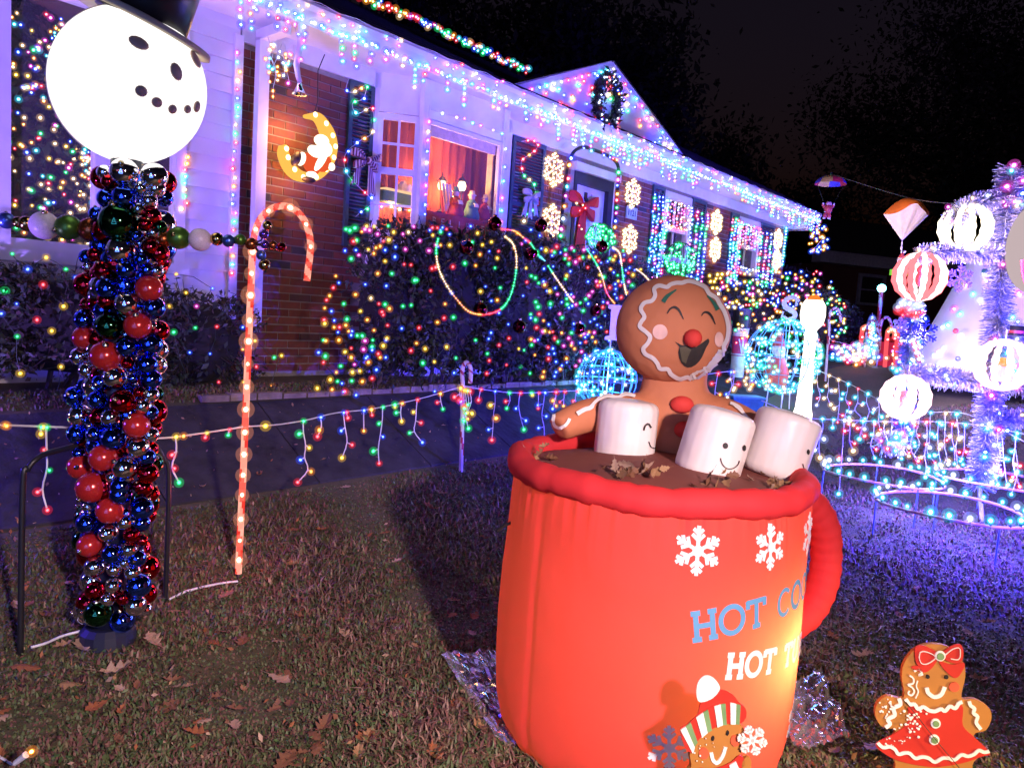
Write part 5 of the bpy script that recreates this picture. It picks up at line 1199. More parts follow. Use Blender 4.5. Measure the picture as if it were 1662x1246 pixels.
mb = MB().ball(hcg, (92 * SG, .185, 87 * SG), 48, 30)
for i, v in enumerate(mb.v):
    d_ = Vector(v) - hcg; a = math.atan2(d_.x, -d_.y); low = max(0, -d_.z / (87 * SG) - .45); k = 1 + low * .07 * math.sin(a * 17 + math.sin(a * 4)) + .006 * math.sin(a * 5 + d_.z * 20); mb.v[i] = tuple(hcg + Vector((d_.x * k, d_.y * k, d_.z)))
headt = bvh(mb); gh = mb.build("gingerbread_head", ginger_f, infl, world=True, smooth=True); hm = cast_map(headt)
Z9 = lambda pts: [(880 + x / 2.967, 430 + y / 2.967) for x, y in pts]
ic = Z9([(740, 92), (700, 84), (672, 92), (645, 92), (618, 100), (600, 112), (565, 105), (541, 120), (546, 150), (530, 176), (495, 186), (478, 215), (495, 250), (480, 275), (473, 297), (500, 320), (522, 345), (511, 375), (490, 400), (500, 425), (535, 445), (556, 470), (570, 495), (606, 497), (620, 520), (660, 543), (700, 535), (735, 555), (770, 530), (800, 520), (815, 495), (850, 470), (868, 450), (873, 420), (868, 390), (884, 355), (890, 310), (885, 270), (872, 230), (848, 188), (832, 162), (800, 142), (780, 112)])
MB().ribbon_on(sp2(ic, 4, True), 6.6, hm, .006, closed=True).build("icing_trim", print_w, gh, world=True)
for pts, wd, mt, nm in (([(583, 180), (604, 152), (646, 122)], [7.5, 6, 2], teal_p, "eyebrow"), ([(842, 218), (822, 182), (792, 150)], [6.5, 5, 2], teal_p, "eyebrow"),
                        ([(602, 236), (618, 212), (640, 205), (660, 222), (680, 262)], [1, 3, 4, 3.5, 1.2], dark_p, "eye"), ([(764, 246), (778, 230), (798, 232), (815, 252), (830, 286)], [1, 3, 4, 3.5, 1.2], dark_p, "eye")):
    q = Z9(pts); w5 = wd; qq = sp2(q, 4); ww = [np.interp(i / (len(qq) - 1) * (len(wd) - 1), range(len(wd)), wd) for i in range(len(qq))]
    MB().ribbon_on(qq, ww, hm, .004).build(nm, mt, gh, world=True)
for x, y, rx, ry in ((568, 322, 36, 36), (848, 358, 21, 36)):
    mb = MB(); patch_on(mb, Z9(ell(x, y, rx, ry, 20)), hm, .004); mb.build("cheek", pink_p, gh, world=True)
mb = MB(); patch_on(mb, Z9(sp2([(638, 368), (660, 392), (655, 420), (668, 468), (700, 491), (738, 478), (768, 440), (786, 398), (802, 370), (796, 354), (776, 372), (740, 394), (690, 388), (660, 380)], 2, True)), hm, .004, 0, 5); mb.build("mouth", dark_p, gh, world=True)
mb = MB(); patch_on(mb, Z9([(660, 395), (690, 390), (715, 405), (700, 440), (690, 470), (672, 460), (664, 420)]), hm, .0065, 0, 3); mb.build("tongue", pmat("print_olive", (.10, .09, .05), .6), gh, world=True)
np_ = hm(880 + 722 / 2.967, 430 + 352 / 2.967, .0)
red_f = fabric("red_nylon", (.70, .06, .045), 9, .35)
MB().ball(np_ + Vector((0, -.012, 0)), (.034, .034, .034), 18, 12).build("nose", red_f, gh, world=True, smooth=True)
for x, y in ((1106, 656), (1112, 697)):
    p = bt.ray_cast(EYE, ray(x, y).normalized())[0] or at(x, y, GY - .15); MB().ball(p + Vector((0, -.01, 0)), (.046, .035, .034), 16, 10).build("button", red_f, infl, world=True, smooth=True)
bm_ = cast_map(bt)
for pts in ([(62, 728), (70, 765), (100, 778), (120, 760), (128, 742)], [(165, 722), (200, 702), (230, 692), (262, 660), (310, 640), (360, 646), (400, 632), (445, 640)], [(900, 672), (940, 690), (985, 740), (1015, 762)]):
    MB().ribbon_on(sp2(Z9(pts), 4), 5, bm_, .012).build("arm_icing", print_w, infl, world=True)
# marshmallows
def marsh(px, py, Y, r, h, tilt, face):
    c = at(px, py, Y); k = .035; prof = [(0, -h / 2)]
    for a in np.linspace(-90, 0, 5): prof.append((r - k + k * math.cos(math.radians(a)), -h / 2 + k + k * math.sin(math.radians(a))))
    for a in np.linspace(0, 90, 6): prof.append((r - k + k * math.cos(math.radians(a)), h / 2 - k + k * math.sin(math.radians(a))))
    prof.append((r * .35, h / 2 + .006)); prof.append((0, h / 2 + .008))
    M = Matrix.Rotation(math.radians(tilt), 4, 'Y') @ Matrix.Rotation(math.radians(-3), 4, 'X'); mb = MB(); mb.lathe(prof, 56, 0, c, M)
    Mi = M.inverted()
    for i, v in enumerate(mb.v):
        q = Mi @ (Vector(v) - c); a = math.atan2(q.y, q.x); e = max(0, abs(q.z) / (h / 2) - .62); f = 1 + e * .085 * math.sin(a * 19 + 2 * math.sin(a * 3)) + e * .04 * math.sin(a * 41) - (.012 if abs((math.degrees(a) + 125) % 360) < 3.5 else 0); mb.v[i] = tuple(c + M @ Vector((q.x * f, q.y * f, q.z)))
    t_ = bvh(mb); o = mb.build("marshmallow", marsh_m, infl, world=True, smooth=True); fm = cast_map(t_)
    for nm, pts, wd in face:
        mb2 = MB()
        if wd == 0: patch_on(mb2, pts, fm, .003, 0, 2)
        else: mb2.ribbon_on(sp2(pts, 4), wd, fm, .003)
        mb2.build(nm, dark_p, o, world=True)
marsh(1016, 702, 2.80, 49 * mpp(2.80), .248, 2, [("eye", [(1044, 698), (1047, 690), (1052, 688), (1056, 694)], 3), ("smile", [(1052, 716), (1055, 724), (1060, 727), (1064, 726)], 1.6)])
marsh(1160, 721, 2.58, 53 * mpp(2.58), .248, 13, [("eye", ell(1177, 723, 4.5, 5, 12), 0), ("eye", ell(1207, 726.5, 3, 5, 12), 0), ("smile", [(1169, 743), (1172, 753), (1180, 760), (1190, 759), (1197, 753), (1199, 747)], 1.7)])
marsh(1266, 722, 2.68, 52 * mpp(2.68), .242, 15, [("eye", ell(1311, 733, 2.5, 4.5, 10), 0), ("smile", [(1302, 752), (1304, 760), (1307, 763)], 1.4)])
# ------------------------------------------------------------------ dry oak leaves
leafm = [pmat("oak_leaf_tan", (.30, .17, .075), .7, noise=(30, .25)), pmat("oak_leaf_brown", (.17, .075, .035), .7, noise=(30, .25)), pmat("oak_leaf_rust", (.26, .09, .03), .7, noise=(30, .25)), pmat("oak_leaf_pale", (.36, .24, .16), .75, noise=(30, .2))]
def oak_mesh(seed, curl):
    rnd = random.Random(seed); half = [(0, -.5, .02), (.03, -.38, .05), (.15, -.30, .14), (.10, -.20, .07), (.24, -.06, .24), (.15, .03, .10), (.27, .17, .28), (.16, .25, .1), (.17, .37, .16), (.08, .42, .05), (0, .5, 0)]
    R_ = [(x * (1 + rnd.uniform(-.15, .15)), y) for x, y, _ in half]; Lh = [(-x * (1 + rnd.uniform(-.15, .15)), y) for x, y, _ in half]
    vs = []; fs = []; n = len(half)
    for i in range(n):
        for x, y in ((Lh[i]), (0, R_[i][1]), (R_[i])):
            z = curl * (x * x * 3.2 + (y * y) * .9 + .25 * x * math.sin(y * 7 + seed)); vs.append((x, y, z))
    for i in range(n - 1): fs += [(3 * i, 3 * i + 1, 3 * i + 4, 3 * i + 3), (3 * i + 1, 3 * i + 2, 3 * i + 5, 3 * i + 4)]
    mb = MB().add(vs, fs); mb.tube([(0, -.48, curl * .2), (.02, -.72, curl * .3)], .008, 3); return mb
LEAF = [[oak_mesh(i, c).mesh("fallen_leaf", leafm[j]) for j in range(4)] for i, c in enumerate((.25, .5, .75, -.35, .15, 1.0))]
def put_leaf(p, s_, j, i, tilt=.35, label=None, group=None, name="fallen_leaf"):
    o = bpy.data.objects.new(name, LEAF[i][j]); COL.objects.link(o); o.location = p; o.scale = (s_, s_, s_); o.rotation_euler = (random.uniform(-tilt, tilt), random.uniform(-tilt, tilt), random.uniform(0, 6.28)); WM[o.name] = Matrix.Translation(Vector(p))
    if label:
        pl_ = min(LANDMARKS, key=lambda q: (q[1] - p.x) ** 2 + (q[2] - p.y) ** 2)[0]
        label = ("tan", "brown", "rust red", "pale")[j] + (" flat", " curled", " tightly curled", " arched", " flat wide", " rolled up")[i] + (" large" if s_ > .1 else " small" if s_ < .07 else "") + " oak leaf on the grass " + pl_
    return props(o, label, "leaf", group)
LANDMARKS = [("in front of the bauble post", -1.5, 2.45), ("under the black hoop", -1.8, 2.9), ("at the lit cane foot", -1.2, 3.3), ("right of the lit cane", -.7, 3.4), ("lying on the dark walk", -.9, 4.9), ("left of the mug", -.2, 2.6), ("between the post and the mug front", -.7, 2.2), ("right of the mug base", 1.25, 2.6), ("under the mug handle", 1.3, 3.0), ("behind the girl sign", 1.7, 2.7), ("beside the girl sign", 1.45, 2.2), ("behind the mug handle", 1.9, 3.8), ("near the lower left corner", -1.3, 1.95), ("near the lower right corner", 2.0, 2.3)]
random.seed(5)
for x, y, s_, j in ((452, 1100, .11, 3), (186, 1090, .12, 3), (135, 1050, .12, 3), (612, 1135, .10, 0), (478, 915, .10, 0), (318, 850, .08, 2), (365, 965, .11, 0), (500, 925, .09, 1), (395, 1040, .10, 1), (525, 1180, .10, 1), (385, 1150, .08, 1), (640, 1165, .09, 3), (600, 1200, .10, 0), (790, 1180, .12, 0), (745, 1172, .09, 3), (740, 1145, .08, 2), (705, 1225, .10, 2), (515, 1210, .10, 1), (462, 1235, .11, 1), (270, 1150, .10, 1), (320, 1190, .09, 2), (40, 1080, .10, 2), (75, 1000, .09, 1), (30, 985, .09, 3), (485, 1000, .08, 1), (560, 1030, .10, 3), (700, 825, .11, 2), (720, 800, .09, 0), (472, 860, .09, 2), (440, 880, .09, 1), (520, 860, .08, 2), (250, 1040, .11, 3), (345, 1040, .09, 2),
                      (1320, 1080, .13, 0), (1335, 1060, .11, 0), (1350, 1035, .10, 2), (1375, 1030, .10, 1), (1345, 1105, .10, 0), (1330, 1130, .10, 2), (1340, 1020, .09, 0), (1395, 1065, .10, 3), (1450, 1085, .10, 3), (1405, 1010, .09, 1), (1560, 1055, .09, 1), (1340, 1180, .10, 0), (1420, 1210, .11, 1), (1360, 1165, .11, 0), (1460, 1000, .08, 2), (1500, 975, .08, 1), (1600, 1010, .09, 0), (1390, 970, .07, 1)):
    put_leaf(hit(x, y, .022), s_ * 1.1, j, random.randrange(6), .17, "dry brown oak leaf lying on the grass", "fallen oak leaves on the lawn")
for i in range(150):
    x, y = random.uniform(0, 1662), random.uniform(860, 1246)
    p = hit(x, y, .02)
    if (p.x - MX) ** 2 + (p.y - MY) ** 2 < .38 or p.y > 7: continue
    put_leaf(p, random.uniform(.05, .09), random.choice([0, 1, 1, 2, 2, 3]), random.randrange(6), .25, "dry brown oak leaf lying on the grass", "fallen oak leaves on the lawn")
for x, y in ((420, 770), (520, 745), (610, 740), (690, 720), (590, 700), (160, 850), (330, 790), (720, 690), (480, 720), (560, 790)):
    put_leaf(hit(x, y, .022), random.uniform(.06, .09), random.randrange(4), random.randrange(6), .2, "leaf", "fallen oak leaves on the lawn")
def leaf_pile(px, py, n, spread, label, tree, s0=.07):
    p = tree.ray_cast(EYE, ray(px, py).normalized())[0]
    if p is None: p = at(px, py, 2.5)
    t = thing("leaf_cluster", p, label, "leaves")
    for i in range(n):
        o = bpy.data.objects.new("leaf", LEAF[random.randrange(6)][random.choice([0, 0, 3, 1])]); link(o, t); o.location = (random.gauss(0, spread), random.gauss(0, spread * .5), abs(random.gauss(.018, .02))); k = random.uniform(.6, 1.2) * s0; o.scale = (k, k, k); o.rotation_euler = (random.uniform(-1.4, 1.4), random.uniform(-1.4, 1.4), random.uniform(0, 6.3))
leaf_pile(1022, 772, 16, .055, "clump of dry curled leaves on the cocoa in front of the winking marshmallow", coc_t)
leaf_pile(1158, 790, 8, .03, "small clump of dry leaves on the cocoa under the smiling middle marshmallow", coc_t, .055)
leaf_pile(1250, 792, 9, .035, "clump of dry leaves on the cocoa under the tilted right marshmallow", coc_t, .055)
leaf_pile(872, 752, 8, .03, "clump of dry leaves inside the left edge of the mug rim", coc_t, .07)
# crumpled clear plastic under the mug
plastic = bpy.data.materials.new("clear_plastic"); plastic.use_nodes = True; _b = plastic.node_tree.nodes["Principled BSDF"]; _b.inputs["Base Color"].default_value = (.72, .70, .82, 1); _b.inputs["Roughness"].default_value = .14; _b.inputs["Metallic"].default_value = .75; _b.inputs["Alpha"].default_value = .62; _b.inputs["Specular IOR Level"].default_value = 1.0
def sheet(corners, label, amp, seed):
    rnd = np.random.default_rng(seed); n = 30; A, Bq_, Cq, Dq = [hit(*c) for c in corners]; vs = []
    gx = rnd.uniform(-1, 1, (8, 4))
    for i in range(n):
        for j in range(n):
            a, b = i / (n - 1), j / (n - 1); p = A.lerp(Bq_, a).lerp(Dq.lerp(Cq, a), b); h = 0
            for k in range(8): h += abs(math.sin(gx[k, 0] * a * 9 + gx[k, 1] * b * 9 + gx[k, 2] * 5)) ** .5 * gx[k, 3]
            vs.append((p.x + .01 * h, p.y, G(p.x, p.y) + .014 + amp * abs(h) * .5 + amp * .35 * abs(math.sin(a * 17 + b * 9)) + amp * .3 * abs(math.sin(a * 11 - b * 23)) + rnd.uniform(0, .007)))
    mb = MB().add(vs, [(i * n + j, i * n + j + 1, (i + 1) * n + j + 1, (i + 1) * n + j) for i in range(n - 1) for j in range(n - 1)])
    t = thing("plastic_sheet", A, label, "plastic sheet"); o = mb.build("film", plastic, t, world=True)
sheet([(716, 1076), (812, 1225), (920, 1236), (850, 1068)], "crumpled clear plastic sheet sticking out left of the mug base", .030, 3)
sheet([(1230, 1165), (1280, 1250), (1368, 1226), (1322, 1108)], "crumpled clear plastic sheet sticking out right of the mug base", .034, 9)

# ------------------------------------------------------------------ flat gingerbread signs
gb_m, ic_m, rd_m = GINGER(), ICING(), pmat("sign_red", (.50, .03, .015), .45, noise=(10, .06)); gn_m = pmat("sign_green", (.16, .30, .10), .5); bk_m = pmat("sign_black", (.015, .012, .01), .5); blush_m = pmat("sign_blush", (.62, .10, .03), .6)
def sign_parts(P, t, K, items):
    """items: (name, material, kind, data, layer): layered plywood and paint, each layer a little nearer the viewer"""
    for nm, mt, kind, data, lay in items:
        mb = MB(); y0, y1 = (.008, -.006) if lay == 0 else (-.006 - .0035 * (lay - 1), -.006 - .0035 * lay)
        if kind == 'poly': mb.prism(P.poly(K(sp2(data, 4, True))), y0, y1)
        elif kind == 'hard': mb.prism(P.poly(K(data)), y0, y1)
        elif kind == 'ell': mb.prism(P.poly(K(ell(*data[:4], 28, rot=math.radians(data[4] if len(data) > 4 else 0)))), y0, y1)
        elif kind == 'rib': pts, wd = data; s_ = P.k; mb.ribbon(P.poly(K(sp2(pts, 4))), wd * s_, y0, y1)
        elif kind == 'dots':
            for x, y, r in data: q = P.poly(K([(x, y)]))[0]; mb.ball((q[0], y1 + .001, q[1]), (r * P.k, .0015, r * P.k), 8, 4)
        mb.build(nm, mt, t, smooth=False, **({"kind": "stuff"} if kind == 'dots' else {}))
GP = Plane(1517, 1246, 2.18, a=math.radians(-6)); gbase = GP.w(1514, 1246); gbase.z = 0; GP.o = gbase; GP.k = mpp(2.18) / 4.591
girl = thing("gingerbread_girl_sign", gbase, "flat painted gingerbread girl with a red bow and red dress standing in the lawn", "yard sign", GP.a)
K3 = lambda pts: [(1300 + x / 4.591, 980 + y / 4.591) for x, y in pts]
wav = lambda a, b, n, amp: [(a[0] + (b[0] - a[0]) * i / n, a[1] + (b[1] - a[1]) * i / n + (amp if i % 2 else -amp)) for i in range(n + 1)]
sign_parts(GP, girl, K3, [
    ("board", gb_m, 'poly', [(985, 290), (1110, 320), (1200, 420), (1218, 530), (1190, 690), (1290, 700), (1390, 760), (1412, 840), (1370, 930), (1280, 965), (1330, 1100), (1270, 1190), (1300, 1330), (1230, 1420), (1080, 1400), (1010, 1230), (960, 1230), (880, 1400), (740, 1420), (660, 1330), (700, 1180), (640, 1080), (700, 935), (600, 905), (552, 830), (560, 740), (640, 676), (760, 690), (745, 530), (770, 420), (860, 320)], 0),
    ("dress", rd_m, 'poly', [(800, 745), (790, 860), (700, 945), (556, 1020), (580, 1075), (700, 1145), (860, 1185), (1010, 1198), (1200, 1168), (1330, 1122), (1398, 1095), (1290, 985), (1195, 890), (1184, 735), (985, 785)], 1),
    ("collar_icing", ic_m, 'rib', ([(768, 690), (800, 730), (835, 730), (860, 765), (900, 750), (940, 775), (985, 782), (1030, 765), (1060, 780), (1095, 745), (1135, 760), (1160, 725), (1188, 712)], 28), 2),
    ("hem_icing", ic_m, 'rib', ([(562, 1015), (600, 1050), (650, 1045), (690, 1065), (715, 1100), (760, 1090), (800, 1095), (840, 1130), (890, 1120), (940, 1130), (985, 1158), (1040, 1130), (1085, 1130), (1130, 1142), (1180, 1105), (1230, 1115), (1275, 1100), (1310, 1072), (1350, 1085), (1388, 1078)], 26), 2),
    ("arm_icing", ic_m, 'rib', ([(722, 690), (732, 735), (682, 765), (690, 815), (640, 845), (655, 880), (622, 908)], 30), 1),
    ("arm_icing", ic_m, 'rib', ([(1242, 712), (1255, 745), (1282, 765), (1275, 800), (1305, 825), (1295, 870), (1330, 920)], 26), 1),
    ("bow_loop", rd_m, 'poly', [(838, 315), (880, 293), (940, 310), (1020, 368), (950, 435), (885, 452), (845, 420)], 2), ("bow_loop", rd_m, 'poly', [(1020, 368), (1060, 328), (1120, 292), (1172, 285), (1195, 330), (1188, 400), (1145, 427), (1085, 412)], 2),
    ("bow_tail", rd_m, 'poly', [(1010, 395), (965, 465), (905, 498), (812, 462), (860, 445), (950, 430)], 1), ("bow_tail", rd_m, 'poly', [(1015, 410), (1060, 480), (1140, 540), (1195, 482), (1204, 425), (1120, 440), (1060, 425)], 1),
    ("bow_outline", ic_m, 'rib', ([(870, 345), (900, 335), (960, 355), (985, 385), (930, 425), (885, 425), (865, 385), (870, 348)], 5), 3), ("bow_outline", ic_m, 'rib', ([(1060, 360), (1110, 320), (1160, 310), (1170, 350), (1155, 395), (1100, 390)], 5), 3),
    ("bow_button", ic_m, 'ell', (1020, 368, 40, 38), 3), ("button_centre", gn_m, 'ell', (1020, 370, 27, 26), 4),
    ("eye", bk_m, 'ell', (936, 530, 14, 15), 1), ("eye", bk_m, 'ell', (1074, 533, 15, 15), 1), ("smile", ic_m, 'rib', ([(928, 612), (940, 650), (985, 680), (1035, 662), (1062, 606)], 30), 1),
    ("cheek", blush_m, 'ell', (1132, 606, 40, 36), 1), ("button", ic_m, 'ell', (990, 872, 37, 36), 2), ("button_centre", gn_m, 'ell', (991, 872, 23, 22), 3), ("button", ic_m, 'ell', (980, 992, 39, 38), 2), ("button_centre", gn_m, 'ell', (980, 993, 25, 24), 3),
    ("painted_swirl", ic_m, 'rib', ([(800, 520), (830, 545), (825, 580), (790, 590), (820, 610), (835, 640), (815, 668), (790, 655), (800, 635)], 12), 1), ("painted_swirl", ic_m, 'rib', ([(835, 490), (870, 475), (890, 500), (870, 520), (900, 510)], 14), 1), ("painted_swirl", ic_m, 'rib', ([(860, 560), (850, 600), (865, 640), (845, 690)], 9), 1),
    ("painted_dots", ic_m, 'dots', [(random.gauss(790, 60), random.uniform(780, 980), random.uniform(5, 12)) for i in range(40)] + [(random.gauss(625, 28), random.gauss(770, 35), random.uniform(5, 10)) for i in range(26)] + [(random.uniform(590, 760), random.uniform(980, 1040), random.uniform(4, 9)) for i in range(12)], 2)])
mb = MB(); mb.tube([GP.w(1300 + x / 4.591, 980 + y / 4.591, -.03) for x, y in ((752, 690), (985, 985), (1200, 1240))], .0012, 4); mb.build("tie_cord", BLACK(), girl, world=True)
mb = MB(); mb.box((0, .02, .02), (.02, .012, .28)); mb.build("stake", pmat("stake_wood", (.2, .12, .06), .7), girl)
BP = Plane(1165, 1246, 1.92, a=math.radians(8)); bbase = BP.w(1168, 1246); bbase.z = 0; BP.o = bbase; BP.k = mpp(1.92) / 5.54
boy = thing("gingerbread_boy_sign", bbase, "flat painted gingerbread boy in a striped pompom hat in front of the red mug", "yard sign", BP.a)
K7 = lambda pts: [(1030 + x / 5.54, 1060 + y / 5.54) for x, y in pts]
band_t = [(395, 660), (460, 612), (522, 556), (600, 500), (680, 455), (760, 428), (850, 415), (930, 436)]; band_b = [(505, 868), (530, 790), (575, 735), (640, 680), (710, 640), (780, 612), (850, 606), (920, 606)]
def bandq(f0, f1):
    lerp = lambda L_, f: (np.interp(f * (len(L_) - 1), range(len(L_)), [p[0] for p in L_]), np.interp(f * (len(L_) - 1), range(len(L_)), [p[1] for p in L_]))
    return [lerp(band_t, f0), lerp(band_t, (f0 + f1) / 2), lerp(band_t, f1), lerp(band_b, f1), lerp(band_b, (f0 + f1) / 2), lerp(band_b, f0)]
items = [("board", gb_m, 'poly', [(490, 900), (520, 800), (600, 700), (720, 630), (860, 600), (960, 640), (985, 740), (960, 860), (900, 960), (1020, 920), (1040, 1000), (1010, 1090), (1060, 1500), (820, 1540), (500, 1500), (450, 1250), (420, 1100), (500, 1010)], 0),
    ("hat", rd_m, 'poly', [(560, 520), (590, 420), (660, 360), (760, 312), (860, 345), (920, 415), (985, 480), (980, 570), (900, 600), (700, 600), (560, 640)], 1), ("hat_band", rd_m, 'poly', band_t + [(985, 490), (975, 570)] + band_b[::-1] + [(440, 820)], 2), ("pompom", ic_m, 'poly', [(560, 405), (535, 320), (555, 225), (620, 172), (690, 195), (742, 265), (730, 320), (660, 385)], 3)]
for f0, f1, mt, nm in ((.0, .10, ic_m, "white_stripe"), (.10, .2, gn_m, "green_stripe"), (.31, .42, ic_m, "white_stripe"), (.42, .50, gn_m, "green_stripe"), (.60, .70, ic_m, "white_stripe"), (.70, .77, gn_m, "green_stripe"), (.84, .93, ic_m, "white_stripe"), (.93, 1, gn_m, "green_stripe")):
    items.append((nm, mt, 'hard', bandq(f0, f1), 3))
items += [("eye", bk_m, 'ell', (692, 746, 13, 22, 15), 1), ("eye", bk_m, 'ell', (824, 698, 12, 22, 15), 1), ("smile", ic_m, 'rib', ([(678, 875), (695, 940), (735, 965), (780, 905), (806, 825)], 34), 1), ("cheek", blush_m, 'ell', (892, 768, 42, 50), 1), ("cheek", blush_m, 'ell', (612, 880, 45, 52), 1),
    ("freckles", ic_m, 'dots', [(525, 870, 9), (545, 940, 7), (575, 895, 10), (570, 830, 7), (630, 795, 7), (595, 950, 8), (575, 805, 6), (625, 740, 6), (690, 780, 4), (700, 815, 4)], 2),
    ("scarf", rd_m, 'poly', [(560, 1010), (700, 1010), (840, 960), (930, 890), (975, 960), (900, 1060), (740, 1110), (560, 1090)], 2), ("scarf_stripe", ic_m, 'hard', [(830, 975), (890, 940), (930, 1030), (850, 1075)], 3), ("arm", gb_m, 'poly', [(960, 930), (1010, 900), (1028, 960), (1020, 1080), (960, 1100), (945, 1000)], 2)]
fl = []
for k in range(6):
    a = math.radians(60 * k + 12); c, s_ = math.cos(a), math.sin(a); r = 135; cx0, cy0 = 1030, 745
    items.append(("snowflake_arm", ic_m, 'rib', ([(cx0, cy0), (cx0 + r * c, cy0 + r * s_)], 26), 4))
    for f, l in ((.45, .42), (.72, .30)):
        for sg in (-1, 1): b = a + sg * .85; items.append(("snowflake_twig", ic_m, 'rib', ([(cx0 + r * f * c, cy0 + r * f * s_), (cx0 + r * f * c + r * l * math.cos(b), cy0 + r * f * s_ + r * l * math.sin(b))], 20), 4))
sign_parts(BP, boy, K7, items)
# ------------------------------------------------------------------ tinsel wheel, lit balls and hoops on the right
tin_m = pmat("tinsel_silver", (.72, .68, .86), .28, .65, noise=(60, .25)); tin_b = pmat("tinsel_blue", (.25, .30, .85), .28, .6, noise=(60, .25)); tin_w = pmat("tinsel_white", (.80, .76, .85), .5, .1, noise=(60, .1))
def tinsel(name, path, r, n, parent, mats, mix, wd=.006):
    P = np.array([tuple(p) for p in path]); seg = np.linalg.norm(np.diff(P, axis=0), axis=1); cs = np.concatenate([[0], np.cumsum(seg)]); s_ = RNG.uniform(0, cs[-1], n)
    C = np.stack([np.interp(s_, cs, P[:, k]) for k in range(3)], 1); T = np.stack([np.interp(np.clip(s_ + .02, 0, cs[-1]), cs, P[:, k]) - np.interp(np.clip(s_ - .02, 0, cs[-1]), cs, P[:, k]) for k in range(3)], 1); T /= np.linalg.norm(T, axis=1)[:, None]
    D_ = RNG.normal(size=(n, 3)); D_ -= T * (D_ * T).sum(1)[:, None] * .75; D_ /= np.linalg.norm(D_, axis=1)[:, None]; W = np.cross(D_, RNG.normal(size=(n, 3))); W /= np.linalg.norm(W, axis=1)[:, None]
    L = (r * (.55 + .5 * RNG.random(n)))[:, None]; st = C + D_ * L * .12; en = C + D_ * L + np.array([0, 0, -.12]) * L
    V = np.stack([st - W * wd / 2, st + W * wd / 2, en + W * wd / 2, en - W * wd / 2], 1).reshape(-1, 3); k = np.arange(n) * 4
    return npobj(name, V, np.stack([k, k + 1, k + 2, k + 3], 1), mats, RNG.choice(len(mats), size=n, p=mix), parent, kind="stuff")
WY = 6.2
wb = at(1594, 842, WY); wb.z = G(wb.x, wb.y)
wheel = thing("tinsel_display", wb, "tall silver tinsel post with side arms carrying lit striped balls at the right edge", "light display")
wpath = [at(x, y, WY) for x, y in ((1590, 790), (1600, 720), (1608, 640), (1618, 540), (1626, 440), (1634, 340), (1643, 272))]
tinsel("tinsel_post", wpath, .135, 9000, wheel, [tin_m, tin_b, tin_w], [.4, .35, .25])
arms = {"upper": ((1618, 322), (1590, 326), (1560, 338), (1545, 356)), "middle": ((1622, 412), (1570, 408), (1530, 408), (1492, 412)), "lower": ((1612, 622), (1560, 612), (1510, 606), (1468, 602)), "mid_right": ((1628, 545), (1650, 540), (1690, 536)), "foot": ((1602, 690), (1640, 680), (1700, 668)), "upper_right": ((1640, 330), (1665, 318), (1700, 312))}
for k, pts in arms.items():
    pth = [at(x, y, WY - .05) for x, y in pts]; tinsel("tinsel_arm", pth, .095, 2600, wheel, [tin_m, tin_b, tin_w], [.45, .2, .35])
    MB().tube(pth, .012, 6).build("arm_rod", WIREW(), wheel, world=True)
MB().tube([wb] + wpath, .018, 8).build("pole", WIREW(), wheel, world=True)
for i in range(34):
    f = random.random(); k = min(len(wpath) - 2, int(f * (len(wpath) - 1))); p = wpath[k].lerp(wpath[k + 1], random.random()); bulb(p + Vector((random.uniform(-.09, .09), -.10 - random.random() * .04, 0)), random.choice("BCHBCP"), .022, wheel)
for k, pts in arms.items():
    for i in range(5): x, y = random.choice(pts); bulb(at(x + random.uniform(-25, 25), y + random.uniform(-7, 8), WY - .16), random.choice("PHWPH"), .014, wheel)
lamp("tinsel_lamp", 'POINT', at(1560, 480, WY - .7), (.58, .42, 1), 80, size=.06)
lamp("tinsel_lamp", 'POINT', at(1640, 380, WY - .6), (.58, .42, 1), 60, size=.06)
lamp("tinsel_lamp", 'POINT', at(1520, 700, WY - .3), (.58, .42, 1), 70, size=.06)
def lit_ball(px, py, rpx, Y, cols, label, inner):
    c = at(px, py, Y); r = rpx * mpp(Y); t = thing("lit_ball", c, label, "lit ball", 0, "lit striped balls on the tinsel wheel")
    nr = 12
    rb = {}
    for k in range(nr):
        a = 2 * math.pi * k / nr + .2; mt = emat("ball_rib_" + cols[k % len(cols)], *{'W': ((1, .86, .66), 3.2), 'R': ((1, .14, .16), 2.4), 'w': ((1, .80, .80), 2.6), 'P': ((1, .62, .72), 3.0)}[cols[k % len(cols)]])
        pts = [(r * math.cos(b) * math.cos(a), r * math.cos(b) * math.sin(a), r * math.sin(b)) for b in np.linspace(-1.45, 1.45, 15)]
        rad = [(.016 if i % 2 else .023) * rpx / 37 * (.6 + .4 * math.sin(math.pi * i / 14)) * 1.15 for i in range(15)]
        MB().tube(pts, rad, 6).build("rib", mt, t, smooth=True)
    for z in (-.96, .96): MB().lathe([(r * .26, -.012), (r * .30, 0), (r * .26, .012), (0, .014)], 14, 0, (0, 0, z * r)).build("ring_cap", MATS["ball_rib_" + cols[0]], t)
    for nm, mt, (x, y, z), rr in inner: MB().ball((x * r, y * r, z * r), tuple(q * r for q in rr), 12, 9).build(nm, mt, t, smooth=True)
    MB().tube([(0, 0, r), (0, 0, r + .09)], .006, 5).build("hook", WIREW(), t)
fig_w = pmat("toy_white", (.75, .7, .68), .5); fig_r = pmat("toy_red", (.6, .08, .08), .5); fig_y = pmat("toy_yellow", (.65, .40, .05), .5); fig_p = pmat("toy_pink", (.65, .28, .34), .5)
lit_ball(1567, 370, 36, WY - .02, "W", "warm white lit ball under the upper tinsel arm, white toy inside", [("toy_body", fig_w, (-.1, 0, -.2), (.34, .3, .6)), ("toy_head", fig_w, (-.05, 0, .3), (.26, .26, .26))])
